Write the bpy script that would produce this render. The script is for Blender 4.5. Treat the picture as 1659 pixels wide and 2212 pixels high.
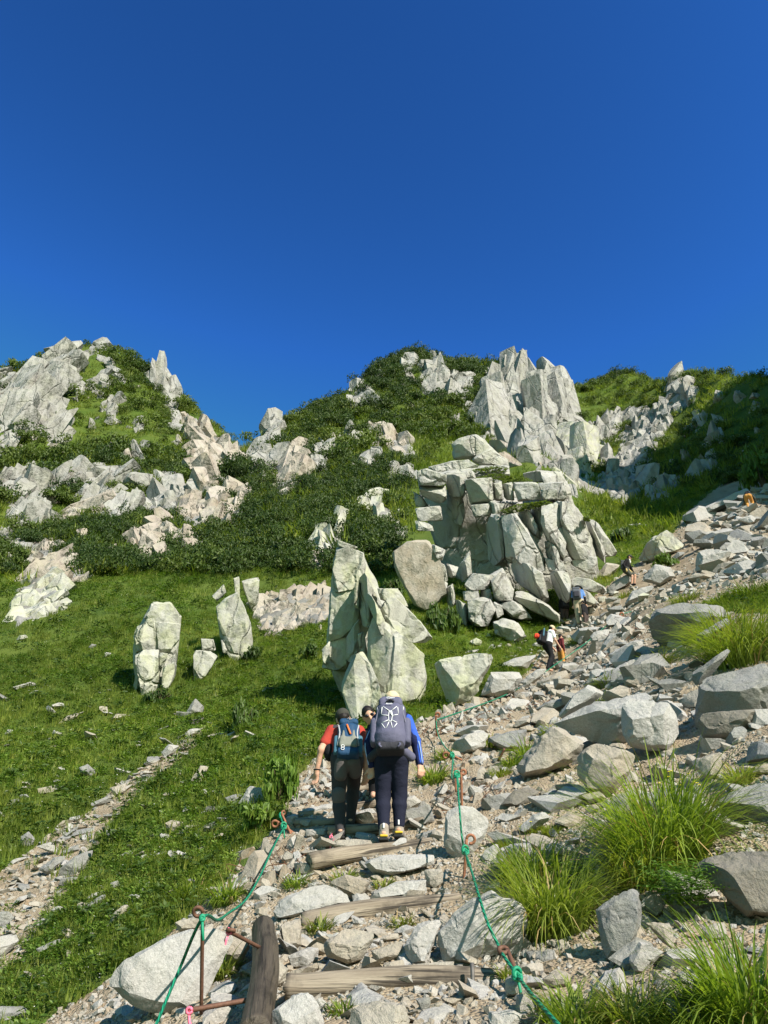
import bpy, bmesh, math, random
import numpy as np
from mathutils import Vector, Matrix, Euler

for o in list(bpy.data.objects):
    bpy.data.objects.remove(o, do_unlink=True)
scene = bpy.context.scene
COL = scene.collection
R = math.radians
random.seed(7)
rng = np.random.default_rng(11)

# ------------------------------------------------------------------ camera
PITCH = R(27.0)
EYE = np.array([0.0, 0.0, 1.5])
FPX = 1661.0                       # focal length in units of a 1659 x 2212 picture
cam_d = bpy.data.cameras.new('camera')
cam = bpy.data.objects.new('camera', cam_d)
COL.objects.link(cam)
cam.location = EYE
cam.rotation_euler = (R(90) + PITCH, 0, 0)
cam_d.sensor_fit = 'HORIZONTAL'
cam_d.sensor_width = 36.0
cam_d.lens = 36.0 * FPX / 1659.0
cam_d.clip_start = 0.05
cam_d.clip_end = 5000
scene.camera = cam

# ------------------------------------------------------------------ sky, sun, exposure
SUN_AZ, SUN_EL = 39.0, 38.0        # degrees right of straight behind the camera, and up
world = bpy.data.worlds.new('World')
scene.world = world
world.use_nodes = True
wn = world.node_tree.nodes
wl = world.node_tree.links
wn.clear()
sky = wn.new('ShaderNodeTexSky')
sky.sky_type = 'NISHITA'
sky.sun_disc = False
sky.sun_elevation = R(SUN_EL)
sky.sun_rotation = R(180 - SUN_AZ)
sky.altitude = 2600
sky.air_density = 1.0
sky.dust_density = 0.0
sky.ozone_density = 5.0
bg = wn.new('ShaderNodeBackground')
bg.inputs['Strength'].default_value = 0.079
wo = wn.new('ShaderNodeOutputWorld')
gm = wn.new('ShaderNodeGamma')           # deep mountain blue of the whole sky
gm.inputs[1].default_value = 2.0
cl = wn.new('ShaderNodeVectorMath')
cl.operation = 'MINIMUM'
cl.inputs[1].default_value = (2.1, 2.1, 2.1)
wl.new(sky.outputs[0], cl.inputs[0])
wl.new(cl.outputs[0], gm.inputs[0])
tn = wn.new('ShaderNodeVectorMath')
tn.operation = 'MULTIPLY'
tn.inputs[1].default_value = (0.80, 1.16, 0.90)
wl.new(gm.outputs[0], tn.inputs[0])
wl.new(tn.outputs[0], bg.inputs[0])
wl.new(bg.outputs[0], wo.inputs[0])

sd = Vector((math.sin(R(SUN_AZ)) * math.cos(R(SUN_EL)), -math.cos(R(SUN_AZ)) * math.cos(R(SUN_EL)), math.sin(R(SUN_EL))))
sun_d = bpy.data.lights.new('sun', 'SUN')
sun_d.energy = 5.0
sun_d.angle = R(0.5)
sun_d.color = (1.0, 0.92, 0.82)
sun = bpy.data.objects.new('sun', sun_d)
COL.objects.link(sun)
sun.rotation_euler = sd.to_track_quat('Z', 'Y').to_euler()
sun.location = (20, -30, 40)

vs = scene.view_settings
vs.view_transform = 'Standard'
vs.look = 'None'
vs.exposure = 0.82
vs.gamma = 1.0
vs.use_curve_mapping = False

# ------------------------------------------------------------------ pictures to places
AX = np.array([1.0, 0, 0])
AF = np.array([0, math.cos(PITCH), math.sin(PITCH)])
AU = np.array([0, -math.sin(PITCH), math.cos(PITCH)])
def P(px, py, d):
    return EYE + d * (AF + (px - 829.5) / FPX * AX + (1106 - py) / FPX * AU)
def proj(p):
    q = np.asarray(p) - EYE
    d = q @ AF
    return 829.5 + FPX * (q @ AX) / d, 1106 - FPX * (q @ AU) / d, d
K = 1659.0 / 3024.0
FR = {'D': (0, 0, 3024.0), 'TL': (0, 1300, 1100.0), 'TC': (900, 1300, 1100.0), 'TR': (1924, 1400, 1100.0),
      'ML': (0, 2200, 1100.0), 'MC': (1100, 2100, 1100.0), 'MR': (1924, 2300, 1100.0),
      'BL': (0, 3000, 1000.0), 'BC': (900, 3000, 1100.0), 'BR': (1924, 3000, 1100.0),
      'H': (1200, 2720, 520.0), 'PR': (2050, 2130, 600.0), 'LK': (1000, 3000, 500.0), 'RK': (1600, 2900, 600.0),
      'PK': (1440, 2760, 200.0), 'TS': (2200, 2260, 160.0 * 1659 / 1609), 'CL': (2420, 2140, 180.0), 'UR': (2824, 1750, 200.0 * 1659 / 1264)}
def Z(fr, pts):
    ox, oy, w = FR[fr]
    s = w / 1659.0
    return [((ox + s * x) * K, (oy + s * y) * K) for x, y in pts]

# ------------------------------------------------------------------ noise
def _h(ix, iy, iz, seed):
    h = (ix.astype(np.int64) * 374761393 + iy.astype(np.int64) * 668265263 + iz.astype(np.int64) * 2147483647 + seed * 974711) & 0xFFFFFFFF
    h = ((h ^ (h >> 13)) * 1274126177) & 0xFFFFFFFF
    h = ((h ^ (h >> 16)) * 2246822519) & 0xFFFFFFFF
    return ((h ^ (h >> 15)) & 0xFFFFFF) / float(0xFFFFFF)
def vnoise(p, seed=0):
    p = np.asarray(p, float)
    i = np.floor(p).astype(np.int64)
    f = p - i
    f = f * f * (3 - 2 * f)
    out = 0
    for a in (0, 1):
        wa = f[:, 0] if a else 1 - f[:, 0]
        for b in (0, 1):
            wb = f[:, 1] if b else 1 - f[:, 1]
            for c in (0, 1):
                wc = f[:, 2] if c else 1 - f[:, 2]
                out = out + wa * wb * wc * _h(i[:, 0] + a, i[:, 1] + b, i[:, 2] + c, seed)
    return out * 2 - 1
def fbm(p, octv=4, seed=0):
    p = np.asarray(p, float)
    s, a, t = 0, 1.0, 0
    for k in range(octv):
        s = s + a * vnoise(p * 2 ** k + 17.3 * k, seed + k)
        t += a
        a *= 0.5
    return s / t
def in_poly(x, y, poly):
    x = np.asarray(x, float); y = np.asarray(y, float)
    c = np.zeros(x.shape, bool)
    n = len(poly)
    for i in range(n):
        x0, y0 = poly[i]; x1, y1 = poly[(i + 1) % n]
        if y0 == y1:
            continue
        m = ((y0 > y) != (y1 > y)) & (x < (x1 - x0) * (y - y0) / (y1 - y0) + x0)
        c ^= m
    return c

# ------------------------------------------------------------------ terrain height
CP = [  # (px, py, depth): ground points read off the photograph
 (830,2212,3.7),(850,2126,4.6),(820,1968,6.3),(810,1842,7.7),(800,1800,8.6),(830,1740,9.6),(900,1690,10.8),(960,1610,12.6),
 (1000,1560,14.2),(1100,1510,18),(1190,1450,25),(1255,1352,30),(1365,1262,34),(1480,1190,38),(1620,1095,44),
 (620,2126,4.8),(400,2180,4.8),(200,2180,5.8),(0,2180,6.8),(0,2000,9.2),(200,1990,8.5),(400,1950,7.6),(560,1890,7.6),(620,1780,9.3),
 (400,1800,10.7),(200,1800,12.2),(0,1800,13.2),(640,1700,10.8),(500,1650,14.2),(300,1650,16.5),(100,1650,17.5),(0,1650,18),
 (600,1560,17),(450,1560,20),(300,1520,22.5),(100,1500,24),(720,1560,17.6),(880,1545,16.5),(650,1420,25),(550,1420,27),(400,1450,25.5),
 (350,1300,34),(150,1350,34),(0,1370,33),(600,1280,36),(0,1270,45),(200,1240,48),(400,1230,47),(600,1180,50),(700,1160,46),
 (0,1130,72),(200,1130,70),(400,1120,70),(550,1080,75),(700,1050,75),(850,1000,85),(850,1150,52),(100,1000,100),(300,1000,100),
 (450,1000,112),(620,980,105),(200,880,125),(350,880,130),(750,940,115),(900,900,122),(1000,900,118),(950,1300,33),(1000,1400,27),
 (1150,1330,32),(1000,1010,80),(1150,990,72),(1280,1070,80),(1300,1180,48),(1400,1110,60),(1550,1060,60),(1450,1000,85),(1600,960,80),
 (1330,960,125),(1500,900,112),(1659,960,76),(1659,1045,55),(1150,900,125),(1230,960,110),(930,1430,22),
 (1100,2212,3.6),(1400,2212,3.4),(1659,2212,3.2),(1100,2000,5.6),(1300,2000,5.2),(1659,2000,4.7),(1100,1800,7.6),(1300,1800,7.0),
 (1500,1800,6.4),(1659,1750,6.3),(1150,1680,9.4),(1300,1680,8.7),(1500,1650,8.2),(1659,1600,7.8),(1200,1600,12),(1400,1500,11.5),
 (1659,1500,9.4),(1300,1430,17.5),(1450,1430,14),(1659,1400,12),(1300,1390,22),(1400,1310,24),(1500,1250,27),(1659,1250,20),
 (1600,1300,18),(1659,1150,34),
 (-400,2100,8),(-400,1700,18),(-400,1300,45),(-400,1000,110),(-900,1600,22),(-900,1000,95),
 (2100,1900,4.6),(2100,1500,7.5),(2050,1200,17),(2000,1000,40),(2300,900,45),(2800,1300,11),
]
SKY = [(-900,880,150),(-400,900,150),(-150,860,150),(0,845,150),(60,812,150),(115,785,152),(165,757,152),(235,757,152),(275,775,150),(305,808,148),
 (345,830,146),(400,880,142),(440,912,138),(480,942,134),(515,972,132),(545,1000,130),(575,960,132),(605,935,134),(640,920,138),
 (690,900,142),(740,884,148),(785,850,155),(835,805,160),(900,782,163),(950,800,163),(1000,822,163),(1030,815,160),(1075,812,158),
 (1110,805,156),(1160,835,156),(1200,860,160),(1250,910,175),(1275,914,185),(1310,910,185),(1370,888,175),(1420,882,160),
 (1450,835,140),(1500,820,132),(1550,824,122),(1600,836,112),(1659,832,98),(1760,820,88),(1900,790,80),(2150,740,72),(2600,700,66)]
_pts, _val = [], []
def _add(p):
    r = math.hypot(p[0], p[1])
    _pts.append((math.atan2(p[0], p[1]) * 2.2, math.log(r)))
    _val.append(p[2] / r)
for c in CP + SKY:
    _add(P(*c))
for px, py, d in SKY:
    q = P(px, py, d)
    r = math.hypot(q[0], q[1])
    for k, dz in ((1.18, -0.10), (1.6, -0.45)):
        _add((q[0] * k, q[1] * k, q[2] + dz * r))
for a in range(-180, 181, 30):
    for r in (0.4, 1.2, 2.6):
        x, y = r * math.sin(R(a)), r * math.cos(R(a))
        _add((x, y, 0.20 * y + 0.10 * x))
    if abs(a) > 75:
        for r in (8, 25, 80, 250, 700):
            x, y = r * math.sin(R(a)), r * math.cos(R(a))
            _add((x, y, 0.22 * y + 0.18 * x))
for q in ((48, 50, 78), (41, 43, 67), (36, 35, 50), (60, 42, 86), (57, 66, 84), (75, 50, 90)):   # spur outside the view that shades the right slope
    _add(q)
for a in (-60, -30, 0, 30, 60):
    _add((700 * math.sin(R(a)), 700 * math.cos(R(a)), -60))
_pts = np.array(_pts); _val = np.array(_val)
def _ker(d2):
    return np.sqrt(d2 + 0.0016)
_d2 = ((_pts[:, None, :] - _pts[None, :, :]) ** 2).sum(-1)
_A = np.block([[-_ker(_d2), np.ones((len(_pts), 1))], [np.ones((1, len(_pts))), np.zeros((1, 1))]])
_A[:len(_pts), :len(_pts)] += np.eye(len(_pts)) * -0.0004
_W = np.linalg.solve(_A, np.concatenate([_val, [0]]))
_p32 = _pts.astype(np.float32); _w32 = _W[:-1].astype(np.float32)
def T(x, y):
    x = np.atleast_1d(np.asarray(x, float)); y = np.atleast_1d(np.asarray(y, float))
    r = np.hypot(x, y) + 1e-6
    q = np.stack([np.arctan2(x, y) * 2.2, np.log(r)], -1)
    out = np.zeros(len(x))
    for s in range(0, len(x), 20000):
        qs = q[s:s + 20000].astype(np.float32)
        d2 = (qs[:, 0:1] - _p32[None, :, 0]) ** 2
        d2 += (qs[:, 1:2] - _p32[None, :, 1]) ** 2
        d2 += np.float32(0.0016)
        np.sqrt(d2, out=d2)
        out[s:s + 20000] = _W[-1] - d2 @ _w32
    z = out * r
    xy = np.stack([x, y, np.zeros_like(x)], -1)
    big = np.clip((r - 30) / 60, 0, 1)
    z += 0.05 * fbm(xy * 1.7, 4, 3) * np.clip(r / 4, 0.3, 1) + 0.18 * fbm(xy * 0.45, 3, 5) * np.clip((r - 8) / 20, 0, 1)
    z += big * (1.2 * fbm(xy * 0.09, 4, 8) + 1.6 * (.4 - np.abs(fbm(xy * 0.16 + 9, 4, 12)))) * np.clip((220 - r) / 60, 0, 1)
    return z
_GC = {}
def GD(px, py):
    """depth of the ground at a picture point; just below the skyline if the point is above it"""
    key = (round(px / 3), round(py / 3))
    if key not in _GC:
        g, yy = None, key[1] * 3
        while g is None and yy < 2300:
            g = G(key[0] * 3, yy)
            yy += 8
        _GC[key] = (g - EYE) @ AF
    return _GC[key]

# ------------------------------------------------------------------ objects
def tag(o, label=None, cat=None, group=None, kind=None):
    if label: o['label'] = label
    if cat: o['category'] = cat
    if group: o['group'] = group
    if kind: o['kind'] = kind
    return o
def mesh_obj(name, v, f, mat=None, parent=None, smooth=True, loc=None):
    me = bpy.data.meshes.new(name)
    v = np.asarray(v, float)
    if loc is not None:
        v = v - np.asarray(loc)
    if isinstance(f, np.ndarray):
        n, k = f.shape
        me.vertices.add(len(v)); me.vertices.foreach_set('co', v.astype(np.float32).ravel())
        me.loops.add(n * k); me.loops.foreach_set('vertex_index', f.astype(np.int32).ravel())
        me.polygons.add(n); me.polygons.foreach_set('loop_start', np.arange(0, n * k, k, dtype=np.int32))
        me.update(calc_edges=True)
        me.validate()
    else:
        me.from_pydata([tuple(p) for p in v], [], f)
    if mat:
        for m in (mat if isinstance(mat, (list, tuple)) else [mat]):
            me.materials.append(m)
    if smooth:
        me.shade_smooth()
    o = bpy.data.objects.new(name, me)
    COL.objects.link(o)
    if loc is not None:
        o.location = loc
    if parent:
        set_parent(o, parent)
    return o
def set_parent(o, parent):
    o.parent = parent
    o.matrix_parent_inverse = parent.matrix_basis.inverted()
def empty(name, loc, label, cat, group=None):
    e = bpy.data.objects.new(name, None)
    e.empty_display_size = 0.1
    COL.objects.link(e)
    e.location = loc
    tag(e, label, cat, group)
    return e
def tube(path, rad, seg=8, cap=True):
    """swept tube, returns verts, faces; rad scalar or list"""
    path = np.asarray(path, float)
    n = len(path)
    rad = np.full(n, rad) if np.isscalar(rad) else np.asarray(rad, float)
    tang = np.gradient(path, axis=0)
    tang /= np.linalg.norm(tang, axis=1)[:, None] + 1e-9
    ref = np.array([0.0, 0, 1]) if abs(tang[0][2]) < 0.9 else np.array([1.0, 0, 0])
    u = np.cross(tang[0], ref); u /= np.linalg.norm(u)
    v, f = [], []
    ang = np.linspace(0, 2 * np.pi, seg, endpoint=False)
    for i in range(n):
        u = u - tang[i] * (u @ tang[i]); u /= np.linalg.norm(u) + 1e-9
        w = np.cross(tang[i], u)
        v.extend(path[i] + rad[i] * (np.cos(ang)[:, None] * u + np.sin(ang)[:, None] * w))
    for i in range(n - 1):
        for k in range(seg):
            a, b = i * seg + k, i * seg + (k + 1) % seg
            f.append((a, b, b + seg, a + seg))
    if cap:
        f.append(tuple(range(seg))[::-1]); f.append(tuple((n - 1) * seg + k for k in range(seg)))
    return v, f
class MB:
    def __init__(s): s.v, s.f = [], []
    def add(s, v, f):
        o = len(s.v); s.v.extend([tuple(p) for p in v]); s.f.extend([tuple(i + o for i in q) for q in f]); return s
    def tube(s, path, rad, seg=6): return s.add(*tube(path, rad, seg))
    def build(s, name, mat, parent=None, smooth=True, loc=None): return mesh_obj(name, s.v, s.f, mat, parent, smooth, loc)
def spline(pts, n=40):
    """Catmull-Rom through points"""
    p = np.asarray(pts, float)
    p = np.vstack([2 * p[0] - p[1], p, 2 * p[-1] - p[-2]])
    out = []
    m = len(p) - 3
    for t in np.linspace(0, m - 1e-6, n):
        i = int(t); u = t - i
        a, b, c, d = p[i], p[i + 1], p[i + 2], p[i + 3]
        out.append(0.5 * ((2 * b) + (-a + c) * u + (2 * a - 5 * b + 4 * c - d) * u * u + (-a + 3 * b - 3 * c + d) * u ** 3))
    return np.array(out)

# ------------------------------------------------------------------ materials
class NT:
    def __init__(s, name):
        s.m = bpy.data.materials.new(name); s.m.use_nodes = True
        s.t = s.m.node_tree; s.n = s.t.nodes; s.l = s.t.links
        s.n.clear()
        s.out = s.n.new('ShaderNodeOutputMaterial')
    def node(s, typ, ins=None, **kw):
        n = s.n.new(typ)
        for k, v in kw.items(): setattr(n, k, v)
        for k, v in (ins or {}).items():
            if isinstance(v, bpy.types.NodeSocket): s.l.new(v, n.inputs[k])
            else: n.inputs[k].default_value = v
        return n
    def pos(s): return s.node('ShaderNodeNewGeometry').outputs['Position']
    def noise(s, vec, scale, detail=4, rough=0.55, dist=0.0):
        return s.node('ShaderNodeTexNoise', {'Vector': vec, 'Scale': scale, 'Detail': detail, 'Roughness': rough, 'Distortion': dist}).outputs['Fac']
    def ramp(s, fac, lo, hi):
        return s.node('ShaderNodeMapRange', {'Value': fac, 'From Min': lo, 'From Max': hi}).outputs['Result']
    def mix(s, fac, a, b, mode='MIX'):
        n = s.n.new('ShaderNodeMix'); n.data_type = 'RGBA'; n.blend_type = mode
        for k, v in ((0, fac), (6, a), (7, b)):
            if isinstance(v, bpy.types.NodeSocket): s.l.new(v, n.inputs[k])
            else: n.inputs[k].default_value = (tuple(v) + (1,)) if hasattr(v, '__len__') and len(v) == 3 else v
        return n.outputs[2]
    def math(s, op, a, b=0.0):
        return s.node('ShaderNodeMath', {0: a, 1: b}, operation=op).outputs[0]
    def bump(s, h, strength, dist, normal=None):
        n = s.node('ShaderNodeBump', {'Height': h, 'Strength': strength, 'Distance': dist})
        if normal: s.l.new(normal, n.inputs['Normal'])
        return n.outputs[0]
    def bsdf(s, color, rough=0.8, normal=None, spec=0.3, **kw):
        b = s.node('ShaderNodeBsdfPrincipled', {'Base Color': color if isinstance(color, bpy.types.NodeSocket) else tuple(color) + (1,), 'Roughness': rough, 'Specular IOR Level': spec})
        for k, v in kw.items(): b.inputs[k].default_value = v
        if normal: s.l.new(normal, b.inputs['Normal'])
        return b.outputs[0]
    def facets(s, vec, scale, amt, stretch=(1, 1, 1), normal=None, rot=(.3, .4, .2)):
        """small broken planes: every cell tips the surface its own way"""
        mp = s.node('ShaderNodeMapping', {'Vector': vec, 'Rotation': rot, 'Scale': tuple(scale * q for q in stretch)})
        ns = s.node('ShaderNodeTexNoise', {'Vector': vec, 'Scale': scale * 1.4, 'Detail': 3.0})
        w = s.node('ShaderNodeVectorMath', {0: mp.outputs[0], 1: s.node('ShaderNodeVectorMath', {0: ns.outputs['Color'], 'Scale': .5}, operation='SCALE').outputs[0]}, operation='ADD')
        vo = s.node('ShaderNodeTexVoronoi', {'Vector': w.outputs[0], 'Scale': 1.0})
        c = s.node('ShaderNodeVectorMath', {0: vo.outputs['Color'], 1: (.5, .5, .5)}, operation='SUBTRACT')
        c = s.node('ShaderNodeVectorMath', {0: c.outputs[0], 'Scale': amt}, operation='SCALE')
        nrm = normal or s.node('ShaderNodeNewGeometry').outputs['Normal']
        a = s.node('ShaderNodeVectorMath', {0: nrm, 1: c.outputs[0]}, operation='ADD')
        return s.node('ShaderNodeVectorMath', {0: a.outputs[0]}, operation='NORMALIZE').outputs[0]
    def done(s, sh):
        s.l.new(sh, s.out.inputs[0]); return s.m
    def rnd(s): return s.node('ShaderNodeObjectInfo').outputs['Random']

def granite(name, base=(.44, .425, .395), stain=(.36, .30, .22), stain_amt=.5, lichen=.0, scale=1.0, crack=0.0, dark=.25, bump=.5, speck=.5, fac=.5, fscale=3.0, fst=(1, 1, .5)):
    t = NT(name); p = t.pos()
    big = t.noise(p, .9 * scale, 5)
    med = t.noise(p, 5 * scale, 6, .6)
    fine = t.noise(p, 110 * scale, 3, .6)
    c = t.mix(t.ramp(big, .42, .68), base, stain)
    c = t.mix(stain_amt, base, c)
    rn = t.rnd()
    c = t.mix(t.math('MULTIPLY', rn, .35), c, tuple(.72 * x for x in base))
    sp = t.ramp(fine, .34, .58)
    sp2 = t.ramp(t.noise(p, 26 * scale, 5, .75), .36, .56)
    c = t.mix(t.math('MULTIPLY', t.math('SUBTRACT', 1.0, sp), speck), c, (.13, .13, .13))
    c = t.mix(t.math('MULTIPLY', t.math('SUBTRACT', 1.0, sp2), speck), c, (.15, .148, .14))
    # old water streaks and grime with their own shape
    mp = t.node('ShaderNodeMapping', {'Vector': p, 'Scale': (3.2 * scale, 3.2 * scale, .7 * scale)})
    st = t.noise(mp.outputs[0], 1.0, 6, .6, .4)
    c = t.mix(t.math('MULTIPLY', t.ramp(st, .52, .72), dark), c, (.14, .135, .125))
    if lichen > 0:
        li = t.noise(p, 1.7 * scale, 9, .68, .3)
        c = t.mix(t.math('MULTIPLY', t.ramp(li, .46, .60), lichen), c, (.42, .44, .25))
        lj = t.noise(p, 6.5 * scale, 6, .7)
        c = t.mix(t.math('MULTIPLY', t.ramp(lj, .60, .66), lichen * .6), c, (.17, .18, .12))
    rg = t.math('ABSOLUTE', t.math('SUBTRACT', t.noise(p, 2.4 * scale, 7, .62, .4), .5))
    h = t.math('ADD', t.math('ADD', t.math('MULTIPLY', med, .7), t.math('MULTIPLY', fine, .12)), t.math('MULTIPLY', rg, 1.3))
    nrm = t.facets(p, fscale, fac, fst)
    nrm = t.facets(p, fscale * 3.1, fac * .6, fst, nrm, (.9, .1, .6))
    nrm = t.bump(h, bump, .10 / scale, nrm)
    if crack > 0:
        mp2 = t.node('ShaderNodeMapping', {'Vector': p, 'Rotation': (.25, .35, .4), 'Scale': (1.1 * scale, 1.1 * scale, .55 * scale)})
        wn_ = t.node('ShaderNodeMixRGB', {'Fac': .3, 'Color1': mp2.outputs[0], 'Color2': t.node('ShaderNodeTexNoise', {'Vector': p, 'Scale': 1.3 * scale, 'Detail': 4}).outputs['Color']})
        vo = t.node('ShaderNodeTexVoronoi', {'Vector': wn_.outputs[0], 'Scale': 1.0}, feature='DISTANCE_TO_EDGE').outputs['Distance']
        ck = t.ramp(vo, .0, .03)
        nrm = t.bump(ck, crack, .12 / scale, nrm)
        c = t.mix(t.math('MULTIPLY', t.math('SUBTRACT', 1.0, t.ramp(vo, .0, .010)), .45 * min(1, crack)), c, (.06, .058, .05))
    return t.done(t.bsdf(c, .85, nrm, .25))

def leafmat(name, cols, trans=.35, rough=.55, pscale=1.5):
    t = NT(name); p = t.pos()
    n = t.noise(p, pscale, 3)
    c = t.mix(t.ramp(n, .35, .65), cols[0], cols[1])
    c = t.mix(t.math('MULTIPLY', t.rnd(), .6), c, cols[2])
    lo = t.noise(p, .13, 4, .6, .5)
    c = t.mix(t.ramp(lo, .36, .64), t.mix(1.0, c, (.70, .76, .72), 'MULTIPLY'), t.mix(1.0, c, (1.28, 1.2, 1.25), 'MULTIPLY'))
    isl = t.node('ShaderNodeNewGeometry').outputs['Random Per Island']
    c = t.mix(t.ramp(isl, .0, 1.0), t.mix(1.0, c, (.62, .68, .6), 'MULTIPLY'), t.mix(1.0, c, (1.45, 1.32, 1.3), 'MULTIPLY'))
    b = t.bsdf(c, rough, None, .3)
    tr = t.node('ShaderNodeBsdfTranslucent', {'Color': t.mix(1.0, c, (1.5, 1.6, .6), 'MULTIPLY')}).outputs[0]
    m = t.node('ShaderNodeMixShader', {0: trans, 1: b, 2: tr})
    return t.done(m.outputs[0])
def plain(name, col, rough=.7, spec=.3, metal=0.0, vary=.15, scale=25, bump=.15, dist=.01):
    t = NT(name); p = t.pos()
    n = t.noise(p, scale, 5, .6)
    c = t.mix(t.math('MULTIPLY', t.ramp(n, .35, .7), vary * 2), col, tuple(.55 * x for x in col))
    return t.done(t.bsdf(c, rough, t.bump(n, bump, dist), spec, Metallic=metal))

M = {}
M['granite'] = granite('granite_white', (.46, .45, .425), (.40, .36, .30), .5, .05, 2.2, 0, .2, .85, .42, .2, 2.6)
M['granite_warm'] = granite('granite_warm', (.42, .38, .315), (.33, .26, .17), .7, .05, 2.2, 0, .25, .85, .45, .22, 3.0)
M['granite_rust'] = granite('granite_rust', (.38, .32, .235), (.33, .20, .085), .95, .0, 3.0, 0, .25, .5, .6, .5, 4.0)
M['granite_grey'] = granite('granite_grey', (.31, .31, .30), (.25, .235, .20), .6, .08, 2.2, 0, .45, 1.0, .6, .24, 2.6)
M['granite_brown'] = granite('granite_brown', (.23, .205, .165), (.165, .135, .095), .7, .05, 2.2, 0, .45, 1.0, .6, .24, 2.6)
M['crag'] = granite('crag_rock', (.47, .465, .44), (.36, .345, .29), .7, .24, .7, .7, .55, .95, .25, .28, 1.1, (1.3, 1.3, .45))
M['slab_green'] = granite('lichen_slab', (.45, .45, .405), (.37, .36, .27), .6, .5, .9, .6, .5, .6, .25, .4, 1.5, (1.2, 1.2, .5))
M['peak'] = granite('peak_rock', (.36, .355, .335), (.22, .21, .18), .9, .12, .4, .6, .7, .9, .1, .55, .9, (1.6, 1.6, .45))
M['peak_pink'] = granite('peak_rock_pink', (.40, .36, .315), (.30, .24, .185), .9, .15, .5, .35, .4, .8, .1, .8, .9, (1.2, 1.2, .7))
M['scree'] = granite('scree_rock', (.43, .395, .34), (.37, .30, .21), .6, .03, 2.5, 0, .25, .5, .5, .5, 5.0)
M['grass'] = leafmat('grass_blade', [(.125, .20, .026), (.175, .24, .038), (.21, .225, .055)], .4, .5, .5)
M['grass_deep'] = leafmat('grass_blade_deep', [(.12, .20, .03), (.17, .25, .04), (.22, .24, .06)], .45, .4, 2)
M['herb'] = leafmat('herb_leaf', [(.10, .185, .026), (.155, .235, .036), (.075, .14, .022)], .35, .5, .7)
M['fern'] = leafmat('fern_leaf', [(.06, .14, .025), (.09, .17, .03), (.10, .16, .03)], .35, .5, 2)
M['shrub'] = leafmat('shrub_leaf', [(.04, .08, .013), (.062, .11, .017), (.034, .065, .012)], .3, .5, 1.5)
M['pine'] = leafmat('dwarf_pine_needles', [(.022, .05, .010), (.038, .072, .013), (.06, .095, .018)], .25, .55, .06)
M['pine2'] = leafmat('alpine_shrub_leaf', [(.045, .085, .012), (.075, .12, .018), (.10, .135, .025)], .3, .55, .06)
M['dry'] = leafmat('dry_stalk', [(.28, .22, .09), (.32, .25, .11), (.22, .18, .08)], .2, .6, 2)
M['white_petal'] = plain('white_petal', (.75, .76, .68), .6, .2, 0, .05)
M['yellow_petal'] = plain('yellow_petal', (.70, .55, .03), .6, .2, 0, .05)
M['purple_petal'] = plain('purple_petal', (.13, .09, .62), .6, .2, 0, .05)
M['twig'] = plain('twig_bark', (.12, .085, .055), .9, .2)
M['rust'] = plain('rusted_iron', (.17, .085, .055), .7, .4, .3, .4, 60, .4, .004)
M['rust_wire'] = plain('rusted_wire', (.16, .075, .04), .8, .3, .2, .4, 60, .3, .002)
M['rust_orange'] = plain('rusted_iron_orange', (.34, .15, .085), .75, .3, .2, .4, 60, .4, .003)
M['rebar'] = plain('grey_rebar', (.14, .13, .12), .6, .5, .4, .3, 60, .3, .003)
M['rope'] = None
M['ribbon'] = plain('pink_ribbon', (.85, .17, .27), .5, .3, 0, .08)

def rope_mat():
    t = NT('green_rope')
    tc = t.node('ShaderNodeTexCoord').outputs['UV']
    sp = t.node('ShaderNodeSeparateXYZ', {0: tc})
    w = t.math('SINE', t.math('ADD', t.math('MULTIPLY', sp.outputs[0], 6.2832 * 3), t.math('MULTIPLY', sp.outputs[1], 260.0)))
    c = t.mix(t.ramp(w, -1, .2), (.004, .10, .055), (.012, .26, .14))
    return t.done(t.bsdf(c, .55, t.bump(w, .8, .004), .35))
M['rope'] = rope_mat()

def wood_mat(name, a, b, dark, wet=.75):
    t = NT(name)
    p = t.node('ShaderNodeTexCoord').outputs['Object']
    mp = t.node('ShaderNodeMapping', {'Vector': p, 'Scale': (1.6, 26, 26)})
    n = t.noise(mp.outputs[0], 1.0, 6, .6, .6)
    mp2 = t.node('ShaderNodeMapping', {'Vector': p, 'Scale': (1.3, 42, 42)})
    n2 = t.noise(mp2.outputs[0], 1.0, 4, .6, .3)
    c = t.mix(t.ramp(n, .35, .68), a, b)
    c = t.mix(t.math('MULTIPLY', t.ramp(n2, .53, .60), .9), c, dark)
    pt = t.noise(p, 4.0, 6, .6)
    c = t.mix(t.math('MULTIPLY', t.ramp(pt, .52, .66), .6), c, dark)
    kn = t.node('ShaderNodeTexVoronoi', {'Vector': t.node('ShaderNodeMapping', {'Vector': p, 'Scale': (2.6, 5, 5)}).outputs[0], 'Scale': 1.0}).outputs['Distance']
    c = t.mix(t.math('MULTIPLY', t.math('SUBTRACT', 1.0, t.ramp(kn, .05, .13)), .7), c, dark)
    h = t.math('ADD', n, t.math('MULTIPLY', n2, .8))
    return t.done(t.bsdf(c, wet, t.bump(h, .8, .02), .3))
M['wood'] = wood_mat('weathered_log', (.29, .245, .185), (.175, .14, .10), (.03, .024, .018))
M['wood_dark'] = wood_mat('wet_dark_log', (.085, .07, .052), (.05, .04, .03), (.02, .016, .012), .5)

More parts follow.
